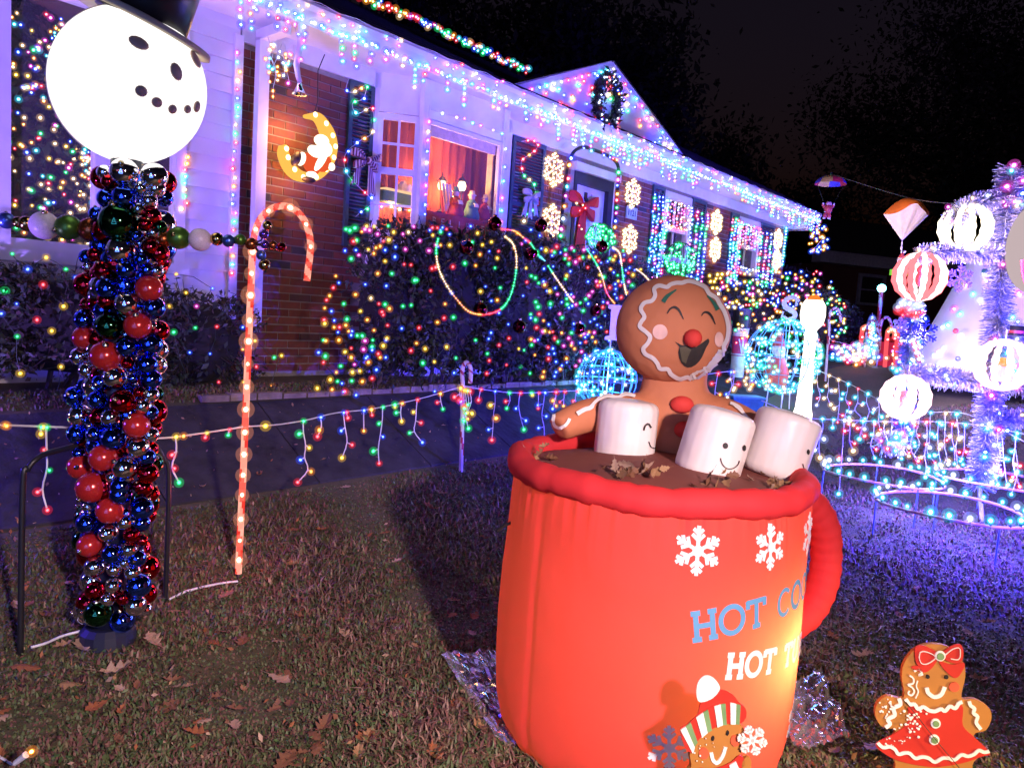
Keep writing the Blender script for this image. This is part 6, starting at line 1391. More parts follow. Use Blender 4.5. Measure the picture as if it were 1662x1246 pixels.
lit_ball(1493, 449, 37, WY - .02, "wRwR", "red and white lit ball hanging at the outer end of the middle tinsel arm", [("toy_body", fig_r, (.05, 0, -.1), (.22, .22, .34)), ("toy_head", fig_r, (.05, 0, .3), (.2, .2, .2))])
lit_ball(1627, 592, 39, WY - .25, "P", "pinkish lit ball in front of the tinsel post with a yellow toy inside", [("toy_body", fig_w, (0, 0, -.3), (.3, .25, .4)), ("toy_head", fig_y, (.0, -.05, .1), (.24, .24, .22))])
lit_ball(1470, 645, 35, WY - .1, "P", "white lit ball at the end of the bottom tinsel arm, pink toy inside", [("toy_body", fig_w, (-.1, 0, -.4), (.3, .25, .34)), ("toy_head", fig_p, (-.1, -.05, .05), (.3, .28, .28))])
# white globe and hat at the frame edge
c = at(1685, 402, WY - .2); t = thing("white_globe", c, "big plain white globe with a red rim half cut by the right picture edge", "globe")
MB().ball((0, 0, 0), (.22, .22, .37), 24, 16).build("globe", emat("globe_glow", (.92, .72, .74), .62), t, smooth=True); MB().tube([(.2 * math.cos(a), -.12, -.06 + .34 * math.sin(a)) for a in np.linspace(3.3, 5.2, 14)], .012, 6).build("red_rim", fig_r, t)
MB().tube([(0, 0, .36), (0, 0, .5)], .01, 5).build("hook", WIREW(), t)
c = at(1650, 541, WY - .22); t = thing("top_hat", c, "small black top hat with red band caught in tinsel above the pinkish ball", "hat")
MB().lathe([(.075, -.02), (.078, -.01), (.05, -.005), (.052, .06), (.0, .062)], 20).build("hat_body", BLACK(), t, smooth=True); MB().lathe([(.0535, .0), (.0535, .022)], 20).build("hat_band", fig_r, t)
# white cone tree
CYY = 10.3
cbase = at(1592, 604, CYY); cbase.z = G(cbase.x, cbase.y); cr = 112 * mpp(CYY); ctop = at(1592, 330, CYY)
cone = thing("white_cone_tree", cbase, "tall white fabric cone tree dotted with lights behind the tinsel wheel", "cone tree")
hgt = ctop.z - cbase.z
mb = MB(); mb.lathe([(cr * (1 - f) + .02, hgt * f) for f in np.linspace(0, 1, 8)], 28); mb.build("cone", emat("cone_dim", (.62, .50, 1), .16) if False else pmat("cone_fabric", (.80, .76, .84), .7, noise=(4, .05), bump=.3), cone, smooth=True)
tinsel("base_tinsel", [cbase + Vector((cr * math.cos(a), cr * math.sin(a), .06)) for a in np.linspace(0, 6.283, 40)], .13, 5000, cone, [tin_m, tin_w], [.5, .5], .008)
for i in range(110):
    f = random.uniform(.02, .75) ** 1.2; a = random.uniform(-3.0, -.2); rr = cr * (1 - f) + .03; bulb(cbase + Vector((rr * math.cos(a), rr * math.sin(a), hgt * f)), random.choice("HHWWCHP"), .03, cone)
for x, y, mt in ((1551, 537, fig_r), (1555, 582, tin_b), (1598, 440, pmat("toy_teal", (.04, .2, .2), .4))):
    p = at(x, y, CYY - cr * .8); MB().ball(p, .035, 10, 8).build("cone_bauble", mt, cone, world=True)
lamp("cone_fill", 'POINT', at(1500, 540, CYY - 1.7), (.55, .42, 1), 120, size=.08)  # unseen fill lamps added in front to brighten the cone
lamp("cone_fill", 'POINT', at(1575, 590, CYY - 1.25), (.85, .65, 1), 40, size=.08)
def flat_flake(px, py, Y, r, label, mt):
    p = at(px, py, Y); t = thing("glitter_snowflake", p, label, "snowflake"); mb = MB()
    for sgm in snowflake_pts(r): mb.tube([(x, 0, z) for x, z in sgm], .010, 4)
    mb.build("snowflake_body", mt, t); return t
flat_flake(1558, 452, WY - .02, .115, "violet glitter snowflake hanging in front of the white cone tree", pmat("violet_glitter", (.22, .14, .5), .4, .4))
# blue tinsel post with a red and white bow
TY = 8.6; tb2 = at(1476, 615, TY); tb2.z = G(tb2.x, tb2.y)
t = thing("tinsel_post", tb2, "short blue tinsel post with a lit red and white bow beside the cone tree", "tinsel post"); tp = [tb2, at(1478, 540, TY), at(1484, 500, TY)]
tinsel("tinsel", tp, .14, 3500, t, [tin_m, tin_b], [.35, .65], .007); MB().tube(tp, .015, 6).build("pole", WIREW(), t, world=True)
for i in range(26): f = random.random(); bulb(tp[0].lerp(tp[2], f) + Vector((random.uniform(-.1, .1), -.12, 0)), random.choice("HCBCB"), .024, t)
for i in range(16): bulb(at(random.uniform(1447, 1500), random.uniform(585, 602), TY - .1), random.choice("CBCH"), .024, t)
for cx, cy_, k in ((1467, 498, 14), (1489, 502, 14)):
    for i in range(22): a = random.uniform(0, 6.3); q = random.uniform(.3, 1); bulb(at(cx + k * q * math.cos(a), cy_ + k * 1.0 * q * math.sin(a), TY - .15), 'H' if cy_ + k * math.sin(a) < cy_ + 4 else 'R', .026, t, "dim_bulb_")
for sg in (-1, 1): MB().ball(at(1478 + sg * 11, 499, TY), (.085, .04, .09), 12, 8).build("bow_loop", fig_r, t, world=True, smooth=True)
flat_flake(1501, 540, TY - .1, .16, "dark blue glitter snowflake on the side of the blue tinsel post", pmat("blue_glitter", (.10, .12, .45), .4, .4))
flat_flake(1461, 527, TY - .1, .09, "pale small snowflake on the left side of the blue tinsel post", tin_m)
for i in range(9): pass
t = thing("candy_stripe_leg", at(1488, 565, TY - .2), "red and white striped lit leg at the foot of the blue tinsel post", "ornament")
for i in range(7): p = at(1482 + i * 1.6, 552 + i * 5, TY - .2); bulb(p, 'R' if i % 2 else 'H', .03, t)
MB().tube([at(1482, 548, TY - .18), at(1492, 590, TY - .18)], .03, 8).build("leg_core", fig_r, t, world=True)
# blue lit lying hoops on stakes
def hoop(cx, cy_, ax, Y, label, nb, slope=.055, part=None):
    c = at(cx, cy_, Y); r = ax * mpp(Y); t = thing("lit_hoop", (c.x, c.y, G(c.x, c.y)), label, "lit hoop", 0, "lit hoops lying low over the grass"); z = c.z
    pts = [c + Vector((r * math.cos(a), r * math.sin(a), .012 * math.sin(2 * a))) for a in np.linspace(0, 2 * math.pi, 60, endpoint=False)]
    MB().tube(pts, .011, 8, closed=True).build("hoop_tube", pmat("hoop_pink", (.75, .35, .5), .35), t, world=True, smooth=True)
    for k in range(nb):
        a = 2 * math.pi * (k + random.uniform(-.15, .15)) / nb; p = c + Vector((r * math.cos(a), r * math.sin(a), .032))
        MB().lathe([(.010, -.02), (.010, .004), (0, .004)], 8, 0, p - Vector((0, 0, .02))).build("socket", WIREG(), t, world=True); bulb(p + Vector((0, 0, .008)), random.choice('CCH'), .021, t, axis=(0, 0, 1))
    for a in (-1.45, 1.2, 2.9): q = c + Vector((r * math.cos(a), r * math.sin(a), 0)); MB().tube([q, (q.x, q.y, G(q.x, q.y) - .03)], .006, 5).build("stake", pmat("stake_blue", (.12, .2, .5), .5), t, world=True)
    lamp("hoop_lamp", 'POINT', c + Vector((0, -.1, .12)), (.08, .06, 1), 110, size=.1)
hoop(1432, 771, 90, 6.3, "pink-rimmed hoop with blue-white bulbs behind the mug handle, left hoop", 22)
hoop(1540, 823, 110, 5.35, "pink-rimmed hoop with blue-white bulbs nearest the camera, in front of the tinsel post", 24)
hoop(1612, 778, 84, 6.2, "hoop with blue-white bulbs round the foot of the tinsel post, right hoop", 20)
for (x, y) in ((1436, 715), (1462, 722)):
    pass
t = thing("tinsel_star", at(1445, 712, 6.0), "small bright silver tinsel burst among the icicle lights left of the tinsel post", "ornament")
tinsel("tinsel", [at(1430, 722, 6.0), at(1445, 712, 6.0), at(1462, 722, 6.0)], .12, 900, t, [tin_m, tin_w], [.5, .5])
for i in range(9): bulb(at(random.uniform(1430, 1465), random.uniform(700, 735), 5.92), random.choice("HPHC"), .02, t)
# ------------------------------------------------------------------ wire globes, letters, blow moulds in the middle distance
def globe(cx, cy_, rpx, Y, label, nb, cols, stand):
    c = at(cx, cy_, Y); r = rpx * mpp(Y); t = thing("lit_globe", (c.x, c.y, G(c.x, c.y)), label, "wire globe", 0, "blue lit wire globes"); blu = pmat("globe_wire", (.15, .45, .65), .4)
    for k in range(8):
        a = math.pi * k / 8; mb = MB(); mb.tube([c + Vector((r * math.cos(b) * math.cos(a), r * math.cos(b) * math.sin(a), r * math.sin(b))) for b in np.linspace(0, 6.283, 32, endpoint=False)], .006, 5, closed=True); mb.build("meridian_wire", blu, t, world=True)
    for b in (-.9, -.5, 0, .4, .8, 1.15):
        mb = MB(); mb.tube([c + Vector((r * math.cos(b) * math.cos(a), r * math.cos(b) * math.sin(a), r * math.sin(b))) for a in np.linspace(0, 6.283, 32, endpoint=False)], .006, 5, closed=True); mb.build("ring_wire", blu, t, world=True)
    for i in range(nb): d_ = Vector(RNG.normal(size=3)).normalized(); bulb(c + d_ * r * 1.01, random.choice(cols), .021, t)
    for sx in (-.3, .1, .3): MB().tube([c + Vector((sx * r, 0, -r * .9)), (c.x + sx * r * 1.1, c.y, G(c.x, c.y) - .02)], .008, 5).build("leg", WIREW(), t, world=True)
    lamp("globe_lamp", 'POINT', c, (.12, .42, 1), stand, size=r * .5); return c, r
gc, gr_ = globe(1270, 578, 58, 9.6, "big round wire globe thick with cyan lights left of the white lamp post", 280, "CCCHGCW", 45)
globe(985, 616, 49, 7.6, "wire globe with cyan lights partly hidden behind the gingerbread head", 90, "CCCHB", 34)
t = thing("santa_figure", (gc.x - .06, gc.y, gc.z - gr_ * .8), "small red and white figure glimpsed inside the big cyan wire globe", "figurine")
MB().lathe([(.14, 0), (.16, .15), (.09, .36), (0, .38)], 14).build("coat", fig_r, t, smooth=True); MB().ball((0, 0, .45), .09, 10, 8).build("head", fig_w, t); MB().lathe([(.09, .50), (.05, .60), (0, .66)], 10).build("hat", fig_r, t); MB().ball((0, -.06, .40), (.07, .05, .08), 10, 8).build("beard", fig_w, t)
lav = pmat("letter_lavender", (.52, .48, .66), .6, noise=(20, .08))
def sign_letter(px, py, Y, kind, label):
    p = at(px, py, Y); base = Vector((p.x, p.y, G(p.x, p.y))); t = thing("letter_sign", base, label, "letter sign", 0, "letters on stakes in the lawn"); P = Plane(px, py, Y, 0, base)
    mb = MB(); k = mpp(Y)
    if kind == 'S':
        q = sp2([(1297, 489), (1291, 483), (1281, 483), (1273, 490), (1275, 498), (1283, 503), (1290, 509), (1288, 516), (1279, 518), (1271, 513)], 5)
        mb.ribbon(P.poly(q), [k * w_ for w_ in np.interp(np.linspace(0, 1, len(q)), [0, .15, .5, .85, 1], [3, 6, 8.5, 6, 3])], .012, -.012); mb.ribbon(P.poly([(1293, 482), (1292, 497)]), 2.5 * k, .011, -.011); mb.ribbon(P.poly([(1271, 505), (1268, 517)]), 2.5 * k, .011, -.011)
        MB().tube([(P(1283, 520)[0], 0, P(1283, 520)[1]), (P(1283, 520)[0], 0, -.02)], .006, 5).build("stake", WIREW(), t)
    else:
        mb.prism(P.poly([(988, 494), (1012, 496), (1011, 502), (1005, 503), (1003, 545), (1009, 547), (1008, 553), (981, 551), (982, 546), (989, 544), (992, 502), (987, 500)]), .012, -.012)
        MB().tube([(P(991, 552)[0], 0, P(991, 552)[1]), (P(991, 552)[0], 0, -.02)], .006, 5).build("stake", WIREW(), t)
    mb.build("letter", lav, t)
sign_letter(1282, 500, 9.9, 'S', "lavender capital letter S on a stake above the big cyan globe")
sign_letter(998, 523, 7.7, 'I', "pale capital letter I on a stake left of the gingerbread head")
# lit lamp-post blow mould
LY = 9.3; lb = at(1306, 640, LY); lgz = G(lb.x, lb.y)
t = thing("lamp_post_light", (lb.x, lb.y, lgz), "overbright white plastic lamp post with an orange cap beside the big cyan globe", "lamp post light")
lm = emat("lamp_post_glow", (1, .86, .74), 2.8); ax0, ax1 = Vector((lb.x, lb.y, lgz)), at(1322, 484, LY); k = mpp(LY); axv = ax1 - ax0; Lh = axv.length; Ml = axv.to_track_quat('Z', 'Y').to_matrix().to_4x4()
mb = MB(); mb.lathe([(15 * k, 0), (15 * k, .05 * Lh), (12.5 * k, .10 * Lh), (10.5 * k, .3 * Lh), (9 * k, .55 * Lh), (9 * k, .68 * Lh), (11 * k, .70 * Lh), (8 * k, .73 * Lh), (10 * k, .75 * Lh), (17 * k, .79 * Lh), (19.5 * k, .86 * Lh), (18.5 * k, .94 * Lh), (13 * k, .985 * Lh), (0, .99 * Lh)], 24, 0, ax0, Ml); mb.build("post_body", lm, t, world=True, smooth=True)
mb = MB(); mb.lathe([(12 * k, .985 * Lh), (6 * k, 1.02 * Lh), (0, 1.03 * Lh)], 16, 0, ax0, Ml); mb.build("cap", emat("cap_glow", (1, .22, .03), 1.2), t, world=True, smooth=True)
lamp("lamp_post_lamp", 'POINT', at(1300, 560, LY - .35), (.9, .75, 1), 6, size=.1)
# wooden snowman post with black hat
SPY = 10.3; s0 = at(1196, 604, SPY); s0.z = G(s0.x, s0.y); k = mpp(SPY)
t = thing("snowman_post", s0, "slim snowman post with black top hat and red scarf right of the gingerbread head", "snowman"); top = at(1211, 500, SPY).z - s0.z
def ring_(name, mt, z0, z1, r0, r1): MB().lathe([(r0, z0), (r1, z1)], 20).build(name, mt, t, smooth=False)
u_ = top / 104
ring_("foot", BLACK(), 0, 6 * u_, 11 * k, 10.5 * k); ring_("body", fig_w, 6 * u_, 36 * u_, 10.5 * k, 11 * k); ring_("scarf", pmat("scarf_pink_red", (.6, .05, .13), .6), 36 * u_, 66 * u_, 11 * k, 12 * k); ring_("face", fig_w, 66 * u_, 76 * u_, 12 * k, 13 * k); ring_("hat", BLACK(), 76 * u_, 103 * u_, 13 * k, 15 * k); ring_("hat_brim", BLACK(), 75 * u_, 77 * u_, 17 * k, 17 * k)
for x0, x1 in ((-5, 1), (1, 1), (1, 5)): MB().tube([(x0 * k, -12.2 * k, 60 * u_ if x0 != x1 or True else 0), (x1 * k, -12 * k, 40 * u_)], 1.2 * k, 4).build("scarf_stripe", fig_w, t)
for z in (37.5, 64): MB().lathe([(12.1 * k, z * u_), (12.3 * k, (z + 1.8) * u_)], 20).build("scarf_fringe", fig_w, t)
for x in (-3, 3): MB().ball((x * k, -12.4 * k, 72 * u_), 1.0 * k, 6, 4).build("eye", BLACK(), t)
lamp("violet_point_lamp", 'POINT', at(1180, 520, 9.3), (.6, .3, 1), 4, size=.1)  # violet point lamp in the yard before the snowman post
# blue tub
bp_ = hit(1205, 668); t = thing("plastic_tub", bp_, "blue plastic storage tub on the grass below the big cyan globe", "tub", .1); k = mpp(bp_.y)
MB().prism([(-14 * k, 0), (32 * k, 0), (36 * k, 22 * k), (-17 * k, 22 * k)], .26, 0).build("tub_body", pmat("tub_blue", (.03, .20, .62), .4), t); MB().bb((-18 * k, -.02, 22 * k), (37 * k, .28, 25 * k)).build("lid", pmat("tub_lid", (.10, .35, .70), .4), t)
# ------------------------------------------------------------------ far right: pole lamp, canes, box, parachutists, neighbour's house
py_ = 13.5; p0 = at(1420, 585, py_); p0.z = G(p0.x, p0.y); p1 = at(1431, 468, py_)
t = thing("striped_pole_lamp", p0, "thin red and white striped pole with a bright cyan lamp on top", "pole lamp")
stripe_tube([p0.lerp(p1, i / 24) for i in range(25)], .035, 0, 3, pmat("pole_lilac", (.5, .4, .65), .4), pmat("pole_red", (.45, .03, .06), .4), "pole", t, 10); MB().ball(p1, .075, 14, 10).build("lamp_globe", emat("cyan_lamp", (.22, .90, 1), 9), t, world=True, smooth=True)
lamp("cyan_lamp_light", 'POINT', p1 + Vector((0, -.15, .05)), (.1, .8, 1), 10, size=.07)
for x, y0, y1, Y, lab in ((1345, 600, 500, 10.8, "plain candy cane stake standing in the lawn right of the white lamp post"), (1406, 598, 520, 12.0, "plain candy cane stake before the far cluster of coloured lights"), (1428, 575, 515, 12.6, "plain candy cane stake right of the striped pole lamp")):
    b = at(x - 4, y0, Y); b.z = G(b.x, b.y); h = (y0 - y1)
    t = thing("candy_cane_stake", b, lab, "candy cane", 0, "plain candy cane stakes"); k = mpp(Y); stripe_tube(spline([b, at(x, y1 + 45, Y), at(x + 1, y1 + 14, Y), at(x + 6, y1 + 2, Y), at(x + 14, y1 + 1, Y), at(x + 19, y1 + 14, Y), at(x + 19, y1 + 24, Y)], 5), 2.3 * k, 0, 6, cw, crd, "cane_tube", t, 8, .3)
B = [(at(random.gauss(1412, 9), random.gauss(568, 12), 12.0), random.choice("CHCWB")) for i in range(30)]; light_string("light_cluster", "dense cluster of cyan-white lights on the lawn left of the striped pole", "far lawn light clusters", [[B[0][0], B[1][0], B[2][0]]], B, .032, WIREW())
B = [(at(random.uniform(1350, 1408), random.uniform(556, 584), 11.6), random.choice("CHBWCP")) for i in range(56)] + [(at(random.uniform(1370, 1405), random.uniform(578, 592), 11.6), random.choice("ARW")) for i in range(16)]; light_string("icicle_lights", "far string of blue and pink lights low on the lawn between the stakes", "far lawn light clusters", [[at(1348, 552, 11.6), at(1380, 560, 11.6), at(1410, 556, 11.6)]], B, .030, WIREW())
B = [(at(1416 + (y - 515) * random.uniform(-.22, .22), y, 12.8), random.choice("CHCHB")) for y in np.linspace(515, 556, 30)]; light_string("mini_light_tree", "little cone of cyan lights left of the striped pole lamp", "far lawn light clusters", [[at(1416, 508, 12.8), at(1416, 560, 12.8)]], B, .03, WIREW())
for x, y0, y1, lab in ((1399, 570, 530, "red lit candy cane left of the small cyan light cone"), (1440, 578, 534, "red lit candy cane right of the striped pole lamp"), (1457, 572, 530, "red lit candy cane in front of the red lit box")):
    Y = 12.5; b = at(x - 2, y0, Y); b.z = G(b.x, b.y); path = spline([b, at(x, y1 + 10, Y), at(x + 3, y1 + 2, Y), at(x + 8, y1, Y), at(x + 12, y1 + 6, Y), at(x + 11, y1 + 16, Y)], 6)
    t = thing("lit_candy_cane", b, lab, "candy cane", 0, "red lit candy canes on the far lawn"); MB().tube(path, .035, 8).build("cane_tube", emat("far_cane", (1, .10, .13), 1.1), t, world=True, smooth=True)
    for i in range(2, len(path), 3): bulb(path[i] + Vector((0, -.03, 0)), 'R' if i % 2 else 'W', .03, t)
Y = 13.2; c = at(1450, 566, Y); c.z = G(c.x, c.y); t = thing("lit_gift_box", c, "glowing red net gift box with a white bow on the far lawn", "gift box", .3)
MB().bb((-.26, -.2, .0), (.36, .2, .42)).build("box", emat("gift_red", (.8, .03, .10), .55), t)
for i in range(34): bulb(WM[t.name] @ Vector((random.uniform(-.26, .36), -.22, random.uniform(.02, .44))), random.choice("RRWP"), .022, t)
for i in range(14): bulb(WM[t.name] @ Vector((random.uniform(-.1, .22), -.2, random.uniform(.44, .56))), random.choice("WH"), .026, t)
# parachuting figures on a wire across the yard
def chute_a():
    Y = 9.0; c = at(1348, 300, Y); k = mpp(Y); t = thing("umbrella_parachute", c, "small santa hanging under a blue, red and yellow umbrella from the overhead wire", "parachute ornament")
    cols = [pmat("gore_blue", (.06, .05, .6), .6), pmat("gore_red", (.55, .03, .08), .6), pmat("gore_yellow", (.6, .42, .16), .6)]; n = 8
    for g_ in range(n):
        mb = MB(); vs = []
        for i in range(7):
            f = i / 6; r = 24 * k * math.sin(f * 1.45) / math.sin(1.45); z = 15 * k * math.cos(f * 1.5)
            for j in range(3): a = 2 * math.pi * (g_ + j / 2) / n + .5; vs.append((r * math.cos(a), r * math.sin(a), z - .6 * k * (j == 1) * f))
        fs = [(3 * i + j, 3 * i + j + 3, 3 * i + j + 4, 3 * i + j + 1) for i in range(6) for j in range(2)]; mb.add(vs, fs); mb.build("gore", cols[[0, 2, 1, 0, 2, 1, 0, 1][g_]], t, smooth=True)
    MB().tube([(0, 0, 15 * k), (0, 0, 19 * k)], .008, 5).build("tip", BLACK(), t)
    for sg in (-1, 1): MB().tube([(sg * 22 * k, 0, 2 * k), (sg * 9 * k, 0, -26 * k)], .0025, 3).build("line", WIREG(), t)
    q = lambda x, y: ((x - 488) / 10.38 * k - 0 * k, (250 - y) / 10.38 * k + 17 * k - 0)
    def b_(nm, x, y, rx, ry, mt): X, Z = q(x, y); MB().ball((X, -.01, Z), (rx / 10.38 * k, min(rx, ry) / 10.38 * k * .8, ry / 10.38 * k), 12, 9).build(nm, mt, t, smooth=True)
    b_("head", 488, 740, 52, 42, pmat("toy_pinkish", (.6, .35, .45), .6)); b_("body", 485, 820, 68, 78, fig_r); b_("belt", 482, 868, 62, 18, fig_w); b_("leg", 448, 925, 32, 50, fig_r); b_("leg", 512, 925, 32, 50, fig_r); b_("boot", 432, 968, 28, 18, fig_w); b_("boot", 512, 968, 28, 18, fig_w)
    for x, ex in ((430, 395), (545, 572)): MB().tube([(*[q(x, 800)[0]], 0, q(x, 800)[1]), (q(ex, 745)[0], 0, q(ex, 745)[1])], 2.2 * k, 8).build("arm", fig_r, t); b_("mitten", ex, 738, 18, 18, fig_w)
chute_a()
def chute_b():
    Y = 7.4; c = at(1471, 345, Y); k = mpp(Y); t = thing("orange_parachute", c, "elf toy hanging under a lit orange and white parachute left of the tinsel wheel", "parachute ornament"); P = Plane(1471, 345, Y, 0, c)
    org = pmat("chute_orange", (.75, .17, .02), .6, noise=(8, .15)); wht = pmat("chute_white", (.72, .62, .58), .6, noise=(6, .12), bump=.4)
    prof_x = np.linspace(-1, 1, 17); vs = []
    xl, xr = 1433, 1508
    for i, f in enumerate(np.linspace(0, 1, 17)):
        x = xl + (xr - xl) * f; ytop = 346 - 24 * (1 - (2 * f - 1) ** 2) + (2 * f - 1) * -2; ymid = 347 - 8 * math.sin(math.pi * f) + 5 * math.sin(f * 9); bulge = -.14 * math.sin(math.pi * f)
        a = P(x, ytop); b = P(x, ymid); vs += [(a[0], bulge * .4, a[1]), ((a[0] + b[0]) / 2, bulge, (a[1] + b[1]) / 2), (b[0], bulge * 1.1, b[1])]
    mb = MB().add(vs, [(3 * i + j, 3 * i + j + 1, 3 * i + j + 4, 3 * i + j + 3) for i in range(16) for j in range(2)]); mb.build("canopy", org, t, smooth=True)
    vs = []; tip = P(1464, 391)
    for i, f in enumerate(np.linspace(0, 1, 17)):
        x = xl + (xr - xl) * f; ymid = 347 - 8 * math.sin(math.pi * f) + 5 * math.sin(f * 9); b = P(x, ymid); bulge = -.15 * math.sin(math.pi * f)
        for j in range(5): g_ = j / 4; vs.append((b[0] + (tip[0] - b[0]) * g_, bulge * (1 - g_) + .012 * math.sin(f * 21) * (1 - g_), b[1] + (tip[1] - b[1]) * g_))
    mb = MB().add(vs, [(5 * i + j, 5 * i + j + 1, 5 * i + j + 6, 5 * i + j + 5) for i in range(16) for j in range(4)]); mb.build("skirt", wht, t, smooth=True)
    w_ = lambda x, y: (P(x, y)[0], 0, P(x, y)[1])
    MB().tube([w_(1464, 391), w_(1463, 412)], .006, 5).build("line", WIREW(), t); MB().ball(w_(1463, 402), (.012, .012, .022), 8, 6).build("bead", fig_w, t)
    MB().ball(w_(1462, 422), (6 * k, 5 * k, 6 * k), 12, 9).build("head", fig_w, t, smooth=True); MB().lathe([(6 * k, 3 * k), (3 * k, 9 * k), (0, 12 * k)], 12, 0, w_(1463, 422)).build("cap", fig_r, t); MB().ball(w_(1468, 409), 2.2 * k, 8, 6).build("pompom", fig_w, t)
    MB().ball(w_(1461, 433), (8 * k, 6 * k, 6 * k), 12, 9).build("body", fig_r, t, smooth=True); MB().bb((w_(1447, 442)[0], -.04, w_(1447, 442)[2] - 4 * k), (w_(1470, 442)[0], .04, w_(1447, 442)[2] + 5 * k)).build("sleigh_box", emat("box_green", (.25, .8, .08), .9), t)
chute_b()
lamp("chute_lamp", 'SPOT', at(1425, 470, 6.0), (1, .72, .55), 160, at(1471, 350, 7.4), .05, 50, .6)
wp = [at(1020, 60, 14), at(1348, 282, 9.0), at(1471, 320, 7.4), at(1560, 330, 6.6), at(1660, 320, 5.6)]
t = thing("overhead_wire", wp[0], "thin dark wire crossing the night sky that carries the parachute toys", "wire"); MB().tube(spline(wp[1:], 6), .0045, 4).build("wire", pmat("wire_grey", (.10, .09, .08), .6), t, world=True)
# neighbour's house
NB = thing("neighbour_house", at(1400, 560, 26), "dark brick neighbouring house with a white eave seen behind the lawn lights", "house", .35); nbz = G(*NB.location[:2]); NB.location.z = nbz; WM[NB.name] = Matrix.Translation(NB.location) @ Matrix.Rotation(.35, 4, 'Z')
k = mpp(26); zc_ = at(1400, 430, 26).z - nbz
mb = MB().bb((-1.6, .5, 0), (12, 7, zc_)); mb.build("wall", brickmat("far_brick", (.13, .04, .035), (.20, .07, .05)), NB); MB().bb((-2.2, 0, zc_ - .05), (12.4, .45, zc_ + .35)).build("eave", pmat("far_eave", (.5, .48, .5), .6), NB)
mb = MB(); mb.add([(-2.3, -.1, zc_ + .35), (12.5, -.1, zc_ + .35), (12.5, 4, zc_ + 2.2), (-2.3, 4, zc_ + 2.2), (-2.3, 8, zc_ + .3), (12.5, 8, zc_ + .3)], [(0, 1, 2, 3), (3, 2, 5, 4)]); mb.build("roof", roofm, NB)
wx = 0.0; f = MB()
for b in ((-.05, .40, zc_ - 1.35, .06, .49, zc_ - .25), (1.05, .40, zc_ - 1.35, 1.16, .49, zc_ - .25), (.06, .40, zc_ - .36, 1.05, .49, zc_ - .25), (.06, .40, zc_ - 1.35, 1.05, .49, zc_ - 1.26), (.06, .42, zc_ - .83, 1.05, .49, zc_ - .78)): f.bb(b[:3], b[3:])
f.build("window_frame", pmat("far_frame", (.4, .4, .45), .6), NB); MB().bb((.06, .46, zc_ - 1.26), (1.05, .495, zc_ - .36)).build("pane", pmat("far_glass", (.02, .02, .03), .1), NB)
for i in range(4): MB().bb((2.45, .38, .5 + i * .5), (2.9, .5, .93 + i * .5)).build("brick_pier", pmat("pier_brick", (.35, .12, .06), .8), NB)  # brighter brick colour than the wall behind

rt = thing("reflected_rope_light", (-1.3, -2.6, 0), "blue rope light tree outline standing in the yard behind the photographer", "light tree")  # unseen rope light, added to reflect blue in the baubles and tint the lawn
for nm, pts in (("leg", ((-1.3, 0, .2), (0, 0, 3.4))), ("leg", ((1.3, 0, .2), (0, 0, 3.4))), ("crossbar", ((-.82, 0, 1.4), (.82, 0, 1.4))), ("crossbar", ((-1.3, 0, .2), (1.3, 0, .2)))):
    MB().tube([Vector(pts[0]).lerp(Vector(pts[1]), i / 8) for i in range(9)], .07, 8).build(nm, emat("blue_rope", (.12, .25, 1), 17), rt)
for x, z in ((-1.3, .2), (1.3, .2)): MB().tube([(x, 0, z), (x, 0, -.05)], .02, 5).build("stake", BLACK(), rt)
for yy, zz, nn in ((-9, 3.1, 70), (-9.4, 1.2, 60)):  # unseen light rows, added behind the camera to sparkle in the baubles
    B = [(Vector((-9 + 18 * i / nn, yy, zz + .1 * math.sin(i))), random.choice("RWWPBA")) for i in range(nn)]
    light_string("reflection_lights", "string of mixed lights on the far side of the street, " + ("upper" if zz > 2 else "lower") + " row", "lights across the street", [[b[0] for b in B]], B, .07, WIREG())
# ------------------------------------------------------------------ trees against the night sky
bark = pmat("bark", (.035, .028, .022), .9, noise=(8, .3), bump=.6); tleaf = [pmat("tree_leaf", (.03, .032, .02), .8, noise=(2, .4)), pmat("tree_leaf_light", (.05, .045, .035), .8, noise=(2, .4))]
def tree(x, y, h, r, label, seed, nl=15000, crown0=.25):
    rn = np.random.default_rng(seed); z0 = G(x, y); t = thing("tree", (x, y, z0), label, "tree", 0, "dark trees behind the houses")
    MB().tube([(0, 0, -.1), (.1, 0, h * .3), (-.1, .1, h * .6), (0, 0, h * .9)], [h * .028, h * .022, h * .014, h * .004], 9).build("trunk", bark, t, smooth=True); limbs = MB(); cl = []
    for i in range(26):
        a = rn.uniform(0, 6.283); zz = h * rn.uniform(.25, .8); L = r * (1.0 - .5 * abs(zz / h - .5)) * rn.uniform(.6, 1.0); e = Vector((math.cos(a) * L, math.sin(a) * L, zz + L * rn.uniform(.2, .6)))
        limbs.tube([(0, 0, zz), tuple(Vector((0, 0, zz)).lerp(e, .5) + Vector((0, 0, -.2))), tuple(e)], [h * .008, h * .005, h * .002], 5); cl += [e, Vector((0, 0, zz)).lerp(e, .65)]
    limbs.build("limbs", bark, t, kind="stuff"); pts = []
    for c in cl: pts.append(np.array(tuple(c)) + rn.normal(size=(nl // len(cl), 3)) * r * .17)
    P = np.concatenate(pts) + np.array([x, y, z0]); V, F = leaf_cloud(P, .12); mi = rn.choice(2, size=len(P), p=[.7, .3]); npobj("crown", V, F, tleaf, np.concatenate([mi, mi]), t, kind="stuff")
tree(2.3, 24, 10.5, 3.0, "rounded dark tree rising behind the porch gable", 1)
tree(6.6, 33, 9.5, 3.6, "lower dark tree between the porch gable and the open sky", 2)
tree(20, 36, 15, 6.0, "tall dark tree behind the neighbouring house", 3, 20000)
